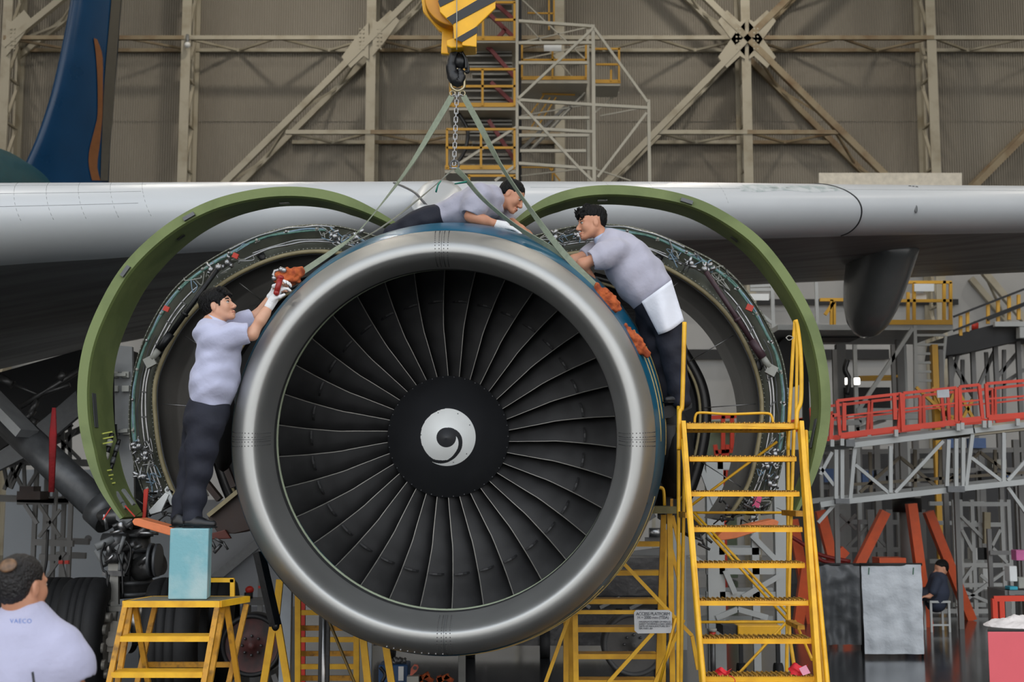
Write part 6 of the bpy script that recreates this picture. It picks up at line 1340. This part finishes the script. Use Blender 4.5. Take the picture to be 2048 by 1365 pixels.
def hair(w, M, s, root, style='short', m=None, h=.0055, face=True):
    fl = Flesh(); e = lambda p, r, k=.012, op='add': fl.ell(w(*p), [q * s for q in r], M, k * s, op)
    if style == 'thick':
        e((-.022, 0, .045), (.112, .089, .09)); e((-.06, 0, -.005), (.06, .074, .075), .03)
        for y in (-.05, -.02, .01, .04): fl.cap(w(.055, y, .10), w(.088, y + .012, .056), .022 * s, .012 * s, .012 * s)
        for sd in (-1, 1): fl.cap(w(.03, .07 * sd, .03), w(.034, .073 * sd, -.012), .012 * s, .006 * s, .01 * s)
        e((.115, 0, -.05), (.085, .09, .108), .006, 'sub')
        for sd in (-1, 1): e((-.004, .085 * sd, -.018), (.028, .03, .042), .004, 'sub')
    elif style == 'spiky':
        e((-.018, 0, .058), (.098, .08, .074)); e((-.062, 0, .01), (.045, .07, .06), .03); rnd = random.Random(2)
        for k in range(34):
            x, y = rnd.uniform(-.08, .085), rnd.uniform(-.055, .055); z = .115 - 5.5 * (x * x) - 8 * y * y
            fl.cap(w(x, y, z - .02), w(x + .022 + rnd.uniform(-.02, .02), y + rnd.uniform(-.015, .015), z + .026), .016 * s, .004 * s, .01 * s)
        for y in (-.04, -.01, .02, .045): fl.cap(w(.07, y, .09), w(.1, y, .062), .018 * s, .007 * s, .01 * s)
        e((.115, 0, -.055), (.075, .09, .108), .006, 'sub')
        for sd in (-1, 1): e((.0, .08 * sd, -.03), (.045, .03, .06), .004, 'sub')
    else:
        e((-.022, 0, .04), (.1, .082, .087)); e((-.06, 0, -.005), (.052, .07, .07), .03)
        e((.115, 0, -.045), (.078, .09, .118), .006, 'sub')
        for sd in (-1, 1): e((.004, .08 * sd, -.028), (.04, .03, .052), .004, 'sub')
    sd_ = random.random() * 9
    def dz(X): return .0022 * np.sin(260 * X[..., 0] + 90 * X[..., 2] + sd_) * np.sin(210 * X[..., 2] + 60 * X[..., 0])
    return fl.mesh(h, 'hair', m or m_hair, root, dz)
def wr(seed, amp=.004, fx=26, fz=34):
    def dz(X):
        x, y, z = X[..., 0], X[..., 1], X[..., 2]
        return amp * (np.sin(fx * x + 17 * np.sin(5 * z + seed) * .12 + fz * z + seed) * np.sin(9 * y + 11 * x + seed)) + amp * .6 * np.sin(fz * 1.7 * z - fx * .8 * x + 14 * y + seed * 2)
    return dz
def hand(fl, wrist, d, palm_n, side, s=1.0, curl=.9, k=.008):
    """palm plus five fingers; d = direction to the fingertips, palm_n = direction the palm faces, side = towards the thumb"""
    d = V(d).normalized(); n = V(palm_n); n = (n - d * n.dot(d)).normalized(); t = V(side); t = (t - d * t.dot(d) - n * t.dot(n)).normalized(); w = V(wrist)
    fl.cap(w, w + d * .03 * s, .027 * s, .03 * s, .02)
    for q in (-.028, -.009, .010, .028): fl.cap(w + d * .02 * s + t * q * .8 * s, w + d * .088 * s + t * q * s, .0165 * s, .0125 * s, .014)
    for q, L in ((.030, .9), (.010, 1.0), (-.010, .95), (-.029, .78)):
        b = w + d * .09 * s + t * q * s; a = curl * .55; L1, L2, L3 = .04 * L * s, .027 * L * s, .02 * L * s
        p1 = b + (d * math.cos(a) + n * math.sin(a)) * L1; p2 = p1 + (d * math.cos(2 * a) + n * math.sin(2 * a)) * L2; p3 = p2 + (d * math.cos(3 * a) + n * math.sin(3 * a)) * L3
        fl.chain([b, p1, p2, p3], [.0105 * s, .0098 * s, .009 * s, .008 * s], k * .5)
    b = w + d * .03 * s + t * .028 * s; p1 = b + (d * .55 + t * .6 + n * .4).normalized() * .042 * s; p2 = p1 + (d * .85 + t * .1 + n * .55).normalized() * .032 * s
    fl.chain([b, p1, p2], [.015 * s, .0115 * s, .009 * s], .01)
def cut(fl, end, frm, r=.15, dd=.0):
    d = (V(end) - V(frm)).normalized(); c = V(end) + d * (r + dd); fl.cap(c, c + d * .01, r, r, .004, None, 'sub')
def collar(root, base, d, r=.066, m=None, h=.05, lean=.0):
    d = V(d).normalized(); e1 = d.cross(V((0, 1, 0))).normalized(); e2 = d.cross(e1); mb = MB(); R = []
    for rr, z in ((r + .014, -.02), (r + .002, h * .6), (r - .002, h), (r - .008, h), (r - .01, h * .4), (r - .004, -.02)):
        R.append([V(base) + d * (z + .012 * math.cos(q) * (z > 0)) + (e1 * math.cos(q) + e2 * math.sin(q)) * rr for q in [2 * pi * k / 32 for k in range(32)]])
    mb.loft(R, True, False, True); return mb.build('collar', m or m_shirt, root)
def shoe(root, heel, toe, z, up=.07, name='shoe', w=.043):
    f = Flesh(); h = V(heel); t = V(toe); h.z = z; t.z = z; d = (t - h).normalized()
    f.cap(h + V((0, 0, .036)) + d * .03, h.lerp(t, .45) + V((0, 0, .036)), .036, .040, .03); f.cap(h.lerp(t, .45) + V((0, 0, .034)), t - d * .03 + V((0, 0, .028)), .040, .028, .03)
    f.cap(h + d * .05 + V((0, 0, .05)), h + d * .055 + V((0, 0, up)), .036, .037, .03)
    sh = f.mesh(.006, name, m_shoe, root)
    s2 = Flesh(); s2.cap(h + V((0, 0, .007)) + d * .02, t + V((0, 0, .007)) - d * .025, .040, .036, .01, ((0, 0, 1), .2)); s2.mesh(.006, 'sole', M['black'], sh)
    return sh
# ---- worker on the left, reaching up to the sling
Y0 = 9.36
pl = thing('person', 'man in lavender shirt and navy trousers standing on the teal block reaching right', 'person', V((at(390, 1000, Y0).x, Y0, BOXTOP)))
p = lambda x, y, d=0.0: at(x, y, Y0 + d)
skin = Flesh(); hc = p(437, 612)
w_, M_ = head(skin, hc, (.93, -.16, .26), (-.28, 0, 1), 1.06, p(424, 655), .05)
skin.chain([p(425, 655), p(430, 700), p(425, 760), p(416, 800)], [.09, .11, .11, .11], .05, ((0, 1, 0), 1.2))
skin.chain([p(430, 676, -.14), p(504, 669, -.15), p(543, 606, -.12)], [.05, .042, .028], .03)
skin.cap(p(522, 640, -.15), p(530, 628, -.14), .036, .034, .03)
skin.chain([p(450, 662, .17), p(514, 632, .18), p(548, 588, .12)], [.048, .04, .028], .03)
for sgn, kn, an in ((-.09, (398, 928), (386, 1030)), (.1, (385, 932), (362, 1028))): skin.chain([p(412, 830, sgn), p(kn[0], kn[1], sgn), p(an[0], an[1], sgn)], [.08, .05, .035], .03)
hand(skin, p(543, 606, -.12), p(566, 566, -.1) - p(543, 606, -.12), (.8, .3, .3), (-.6, -.6, .2), .9)
hand(skin, p(548, 588, .12), p(572, 560, .08) - p(548, 588, .12), (.6, -.6, -.2), (-.5, .3, .6), .9)
skin.mesh(.0062, 'body', m_skin, pl); face_bits(w_, 1.06, pl); hair(w_, M_, 1.06, pl, 'thick')
sh = Flesh(); sh.chain([p(428, 664), p(438, 694), p(437, 730), p(428, 766), p(421, 797)], [.115, .142, .147, .158, .148], .06, ((0, 1, 0), 1.28))
sh.chain([p(430, 678, -.15), p(464, 671, -.16), p(491, 667, -.155)], [.092, .082, .076], .04); sh.chain([p(448, 662, .17), p(480, 648, .18), p(502, 636, .18)], [.085, .075, .07], .04)
sh.ell(p(422, 668, 0), (.12, .2, .085), None, .05)
cut(sh, p(494, 667, -.155), p(464, 671, -.16)); cut(sh, p(505, 634, .18), p(480, 648, .18))
sh.cap(p(428, 646), p(432, 628), .058, .07, .01, None, 'sub'); sh.cap(p(404, 882), p(404, 900), .3, .3, .01, None, 'sub')
shm = sh.mesh(.0075, 'shirt', m_shirt, pl, wr(1.0, .0065, 22, 30))
collar(shm, p(434, 647), p(438, 638) - p(431, 660), .088, mat('pale_lavender_collar', (196, 198, 220), .8, 0, .04, 8), .032)
tr_ = Flesh(); tr_.chain([p(421, 800), p(411, 838)], [.142, .16], .05, ((0, 1, 0), 1.15))
tr_.chain([p(414, 845, -.09), p(402, 900, -.09), p(399, 935, -.09), p(388, 1000, -.08), p(385, 1036, -.08)], [.125, .108, .088, .074, .07], .05)
tr_.chain([p(402, 845, .1), p(390, 900, .12), p(384, 935, .12), p(368, 1000, .1), p(360, 1034, .1)], [.12, .10, .085, .07, .066], .05)
tr_.mesh(.0075, 'trousers', m_trous, pl, wr(2.2, .006, 20, 26))
shoe(pl, p(368, 1050, -.1), p(433, 1050, -.14), BOXTOP); shoe(pl, p(344, 1050, .06), p(398, 1050, .03), BOXTOP)
for wri, tip_, nn, ss in (((543, 606, -.12), (567, 566, -.1), (.8, .3, .3), (-.6, -.6, .2)), ((548, 588, .12), (572, 560, .08), (.6, -.6, -.2), (-.5, .3, .6))):
    g = Flesh(); a = p(*wri); hand(g, a, p(*tip_) - a, nn, ss, 1.08, 1.0); dd = (p(*tip_) - a).normalized(); g.cap(a - dd * .035, a + dd * .02, .034, .034, .01); g.mesh(.0042, 'glove', m_glove, pl)
mb = MB(); a = p(553, 586, -.17); b = p(561, 556, -.15); mb.cyl(a, b, .021, 12); mb.ell(a, (.022, .022, .022)); mb.ell(b, (.026, .026, .02))
tag(mb.build('lock_pin', mat('red_pin_paint', (150, 32, 26), .4)), 'red lock pin held in the white glove of the man on the teal block', 'pin')
# ---- worker on the right, leaning over the rim
Y0 = 10.02
pr_ = thing('person', 'man in grey shirt leaning over the right rim with white cloth at hip', 'person', V((at(1340, 812, Y0 + .1).x, Y0 + .1, at(1340, 814, Y0).z)))
skin = Flesh(); hc = p(1184, 446)
w_, M_ = head(skin, hc, (-.96, -.16, -.12), (-.02, 0, 1), 1.1, p(1216, 490), .055)
skin.chain([p(1222, 494), p(1262, 538), p(1300, 590)], [.1, .13, .12], .05, ((0, 1, 0), 1.2))
skin.chain([p(1232, 502, -.17), p(1164, 529, -.2), p(1182, 556, -.08)], [.05, .042, .032], .03); skin.chain([p(1214, 494, .16), p(1148, 521, .1), p(1178, 556, .06)], [.05, .042, .032], .03)
for a in (((1335, 650, -.08), (1348, 720, -.08), (1360, 798, -.08)), ((1298, 640, .1), (1316, 728, .1), (1338, 806, .08))): skin.chain([p(*q) for q in a], [.085, .055, .038], .03)
hand(skin, p(1182, 556, -.08), (.35, .4, -.7), (-.8, .3, 0), (0, -1, 0), .9); hand(skin, p(1178, 556, .06), (.3, .2, -.7), (-.8, -.3, 0), (0, 1, 0), .9)
skin.mesh(.0062, 'body', m_skin2, pr_); face_bits(w_, 1.1, pr_); hair(w_, M_, 1.1, pr_, 'spiky')
sh = Flesh(); sh.chain([p(1226, 492), p(1248, 516), p(1266, 540), p(1284, 564), p(1299, 582)], [.14, .175, .19, .188, .18], .06, ((0, 1, 0), 1.1))
sh.chain([p(1232, 502, -.17), p(1208, 512, -.19), p(1190, 519, -.2)], [.1, .09, .082], .04); sh.chain([p(1214, 494, .16), p(1190, 505, .15), p(1174, 512, .13)], [.095, .08, .072], .04)
cut(sh, p(1186, 521, -.2), p(1208, 512, -.19)); cut(sh, p(1170, 514, .13), p(1190, 505, .15))
sh.cap(p(1203, 474), p(1192, 464), .06, .07, .01, None, 'sub'); sh.cap(p(1336, 634), p(1360, 670), .22, .3, .02, None, 'sub')
shm = sh.mesh(.0075, 'shirt', m_shirt2, pr_, wr(3.1, .0075, 26, 18))
collar(shm, p(1211, 481), p(1196, 462) - p(1218, 492), .076, mat('pale_blue_collar', (176, 188, 214), .8, 0, .05, 8))
tr_ = Flesh(); tr_.chain([p(1304, 598), p(1322, 632)], [.165, .15], .05, ((0, 1, 0), 1.1))
tr_.chain([p(1332, 645, -.08), p(1344, 690, -.08), p(1348, 722, -.08), p(1357, 775, -.08), p(1361, 800, -.08)], [.125, .1, .09, .078, .074], .05)
tr_.chain([p(1302, 640, .1), p(1312, 695, .1), p(1318, 730, .1), p(1331, 780, .08), p(1337, 806, .08)], [.125, .095, .086, .072, .068], .05)
tr_.mesh(.0075, 'trousers', m_trous, pr_, wr(4.0, .006, 20, 26))
zp = p(1350, 806, -.0).z
shoe(pr_, p(1374, 806, -.08), p(1326, 806, -.1), zp - .012); shoe(pr_, p(1352, 812, .1), p(1304, 812, .1), zp - .012)
t = thing('cleaning_cloth', 'white cloth tucked at the waist of the man leaning on the right', 'cloth', p(1325, 615, -.2))
def cl_(u, v, o=0.0):
    tl_, tr2, br, bl = (1283, 604), (1343, 560), (1368, 640), (1317, 670); x_ = (tl_[0] * (1 - u) + tr2[0] * u) * (1 - v) + (bl[0] * (1 - u) + br[0] * u) * v; y_ = (tl_[1] * (1 - u) + tr2[1] * u) * (1 - v) + (bl[1] * (1 - u) + br[1] * u) * v
    return p(x_, y_ + 5 * math.sin(3 * u) * v, -.135 - .10 * math.sin(pi * (.1 + .8 * u)) + .012 * math.sin(7 * u + 3 * v) + o)
mb = MB(); mb.loft([[cl_(i / 15, j / 11) for j in range(12)] + [cl_(i / 15, j / 11, .016) for j in range(11, -1, -1)] for i in range(16)], True, True, True); mb.build('cloth', mat('white_towel', (232, 234, 242), .9, 0, .03, 12, bump=.3, bscale=14), t)
# ---- worker lying on top
Y0 = 10.30
pt = thing('person', 'man in pale shirt lying on top of the engine looking down to the right', 'person', p(930, 450))
skin = Flesh(); hc = p(1024, 392)
w_, M_ = head(skin, hc, (.80, -.22, -.56), (.56, 0, .82), 1.06, p(988, 412), .06)
skin.chain([p(978, 408), p(932, 424), p(872, 438)], [.1, .09, .075], .05, ((0, 1, 0), 1.3))
skin.chain([p(958, 392, -.19), p(941, 433, -.22), p(1002, 451, -.2)], [.05, .043, .03], .03); skin.cap(p(950, 436, -.22), p(968, 441, -.22), .045, .04, .03)
skin.chain([p(985, 400, .17), p(1016, 440, .16), p(1040, 456, -.02)], [.05, .042, .03], .03)
skin.chain([p(862, 442, -.06), p(800, 464, -.02), p(760, 500, .1)], [.07, .06, .045], .03); skin.chain([p(862, 442, .1), p(800, 466, .2), p(760, 505, .2)], [.07, .06, .045], .03)
hand(skin, p(1002, 451, -.2), (.9, .1, -.22), (0, .3, -1), (.2, 1, 0), .9, .5); hand(skin, p(1040, 456, -.02), (.5, -.4, -.3), (0, 0, -1), (-1, 0, 0), .9, .5)
skin.mesh(.0062, 'body', m_skin2, pt); face_bits(w_, 1.06, pt); hair(w_, M_, 1.06, pt, 'short')
g = Flesh(); a = p(1002, 451, -.2); hand(g, a, (.9, .1, -.22), (0, .3, -1), (.2, 1, 0), 1.12, .5); g.cap(a - V((.03, 0, -.006)), a + V((.03, 0, -.006)), .038, .038, .01); g.mesh(.0042, 'glove', m_glove, pt)
sh = Flesh(); sh.chain([p(976, 404), p(948, 412), p(915, 424), p(878, 432)], [.14, .145, .12, .105], .06, ((0, 1, 0), 1.3))
sh.chain([p(960, 392, -.17), p(950, 410, -.2), p(943, 424, -.22)], [.1, .09, .08], .05); sh.chain([p(984, 402, .15), p(1002, 424, .16), p(1014, 438, .15)], [.09, .08, .07], .04)
cut(sh, p(942, 427, -.22), p(950, 408, -.2), .12); sh.cap(p(998, 404), p(1010, 396), .062, .07, .01, None, 'sub')
shm = sh.mesh(.0075, 'shirt', m_shirt2, pt, wr(5.0, .006, 24, 30))
collar(shm, p(994, 407), p(1006, 402) - p(984, 412), .09, m_shirt2, .035)
tr_ = Flesh(); tr_.chain([p(872, 436), p(848, 442)], [.11, .108], .05, ((0, 1, 0), 1.4)); tr_.chain([p(850, 441, -.08), p(822, 452, -.06), p(790, 468, 0), p(760, 500, .1)], [.1, .085, .075, .06], .05); tr_.chain([p(850, 441, .12), p(810, 458, .18), p(760, 505, .2)], [.1, .085, .06], .05)
tr_.mesh(.0075, 'trousers', m_trous, pt, wr(6.0, .005))
shoe(pt, p(758, 500, .1), p(744, 516, .2), p(750, 520, .1).z); shoe(pt, p(758, 505, .26), p(744, 520, .34), p(750, 524, .2).z)
# ---- man in the foreground, seen from behind
Y0 = 5.1
pf = thing('person', 'man with thinning hair seen from behind at the bottom left corner', 'person', V((at(45, 1200, Y0).x, Y0, 0)))
skin = Flesh(); hc = p(46, 1172)
w_, M_ = head(skin, hc, (.42, .9, .02), (-.02, 0, 1), .98, p(47, 1236, .02), .056)
skin.chain([p(46, 1235), p(45, 1330), p(45, 1480)], [.055, .09, .1], .04, ((1, 0, 0), 1.3))
for sx in (1, -1): skin.chain([p(45 + sx * 78, 1296), p(45 + sx * 106, 1390), p(45 + sx * 106, 1490, .06)], [.05, .042, .03], .03); hand(skin, p(45 + sx * 106, 1490, .06), (0, .1, -1), (-sx, 0, 0), (0, 1, 0), .95, .5)
zf = 0.0
for sx in (1, -1): skin.chain([p(45 + sx * 42, 1500), V((p(45, 1400).x + sx * .1, Y0, .48)), V((p(45, 1400).x + sx * .1, Y0, .08))], [.085, .055, .04], .03)
skin.mesh(.0062, 'body', m_skin2, pf); face_bits(w_, .98, pf)
hair(w_, M_, .98, pf, 'short', mat('thinning_hair', (26, 22, 20), .5, 0, .4, 60, bump=.8, bscale=90))
mb = MB(); f, l, u = frame((.42, .9, .02)); ca = w_(-.108, -.028, .088); nn = (ca - w_(-.022, 0, .03)).normalized()
R_ = nn.to_track_quat('Z', 'Y').to_matrix(); mb.ell(ca - nn * .004, (.036, .03, .01), R_, 18, 8); mb.build('bald_patch', mat('bald_skin', (122, 90, 62), .45, 0, rgb2=(60, 46, 36), scale=30, cut=(.4, .7)), pf)
sh = Flesh(); sh.chain([p(45, 1292), p(45, 1330), p(45, 1400), p(45, 1500)], [.115, .128, .13, .135], .06, ((1, 0, 0), 1.4)); sh.cap(p(47, 1238), p(46, 1260), .075, .09, .06)
for sx in (1, -1): sh.chain([p(45 + sx * 22, 1244), p(45 + sx * 74, 1288)], [.045, .072], .06); sh.chain([p(45 + sx * 80, 1296), p(45 + sx * 98, 1330), p(45 + sx * 104, 1348)], [.075, .072, .07], .05); cut(sh, p(45 + sx * 105, 1354), p(45 + sx * 96, 1330), .11)
sh.cap(p(46, 1208), p(46, 1190), .06, .066, .01, None, 'sub')
shm = sh.mesh(.0075, 'shirt', m_shirt3, pf, wr(7.0, .007, 16, 8))
mb = MB(); mb.loft([[p(47, 1224, .02) + V(((.072 + dr) * math.cos(q), (.07 + dr) * math.sin(q), dz_ + .008 * math.sin(q))) for q in [2 * pi * k / 28 for k in range(28)]] for dr, dz_ in ((.012, -.016), (.0, .02), (-.004, .03), (-.012, .02), (-.008, -.016))], True, False, True); mb.build('collar', m_shirt3, shm)
for sx in (1,):
    mb = MB(); mb.loft([[p(45 + sx * x_, y_, dd) for x_, y_, dd in ((48, 1232, -.03), (52, 1228, .03))], [p(45 + sx * x_, y_, dd) for x_, y_, dd in ((92, 1254, -.035), (94, 1250, .03))]], False, False, False); 
text('back_lettering', 'VAECO', .0225, mat('print_blue', (96, 130, 200), .7), shm, p(20, 1247, -.19), (pi / 2 + .12, 0, 0), spacing=1.15)
tr_ = Flesh(); tr_.chain([p(45, 1490), p(45, 1540)], [.15, .15], .05, ((1, 0, 0), 1.3))
for sx in (1, -1): tr_.chain([p(45 + sx * 44, 1540), V((p(45, 1400).x + sx * .1, Y0, .48)), V((p(45, 1400).x + sx * .1, Y0, .1))], [.115, .085, .075], .05)
tr_.mesh(.01, 'trousers', m_trous, pf)
for sx in (1, -1): c = V((p(45, 1400).x + sx * .1, Y0, 0)); shoe(pf, c - V((0, .08, 0)), c + V((.02, .2, 0)), .0)
mb = MB(); mb.tube([p(65, 1345, -.2), p(69, 1375, -.2), p(70, 1400, -.2)], .005, 6); mb.box(p(70, 1420, -.2), (.05, .03, .1)); tag(mb.build('radio', M['black']), 'black radio aerial at the back of the man in the foreground', 'radio')
# ---- seated man far away
Y0 = 19.2
ps = thing('person', 'man in dark clothes sitting on a low white stool beside the orange jack', 'person', V((p(1876, 1215).x, Y0, 0)))
skin = Flesh(); w_, M_ = head(skin, p(1882, 1137), (-.9, -.2, -.2), (0, 0, 1), 1.0, p(1878, 1152), .05)
skin.chain([p(1874, 1158), p(1872, 1205)], [.1, .11], .05); skin.chain([p(1874, 1162, -.15), p(1866, 1186, -.2), p(1858, 1194, -.2)], [.04, .035, .03], .03); hand(skin, p(1858, 1194, -.2), (-1, 0, 0), (0, 0, -1), (0, 1, 0), .9)
skin.mesh(.012, 'body', m_skin2, ps); hair(w_, M_, 1.0, ps, 'short', None, .012)
sh = Flesh(); sh.chain([p(1876, 1160), p(1874, 1185), p(1872, 1205)], [.13, .16, .15], .05, ((0, 1, 0), 1.2)); sh.chain([p(1874, 1162, -.15), p(1866, 1184, -.2)], [.07, .06], .04); sh.mesh(.015, 'shirt', mat('dark_blue_work_shirt', (44, 50, 66), .85), ps)
tr_ = Flesh(); zk = .42
for d in (-.1, .1): q = p(1872, 1210, d); k_ = V((q.x - .4, q.y, .5)); tr_.chain([V((q.x, q.y, .55)), k_, V((k_.x + .02, q.y, .08))], [.1, .075, .06], .04)
tr_.mesh(.015, 'trousers', m_trous, ps)
for d in (-.1, .1): q = p(1872, 1210, d); shoe(ps, V((q.x - .34, q.y, 0)), V((q.x - .6, q.y, 0)), 0)
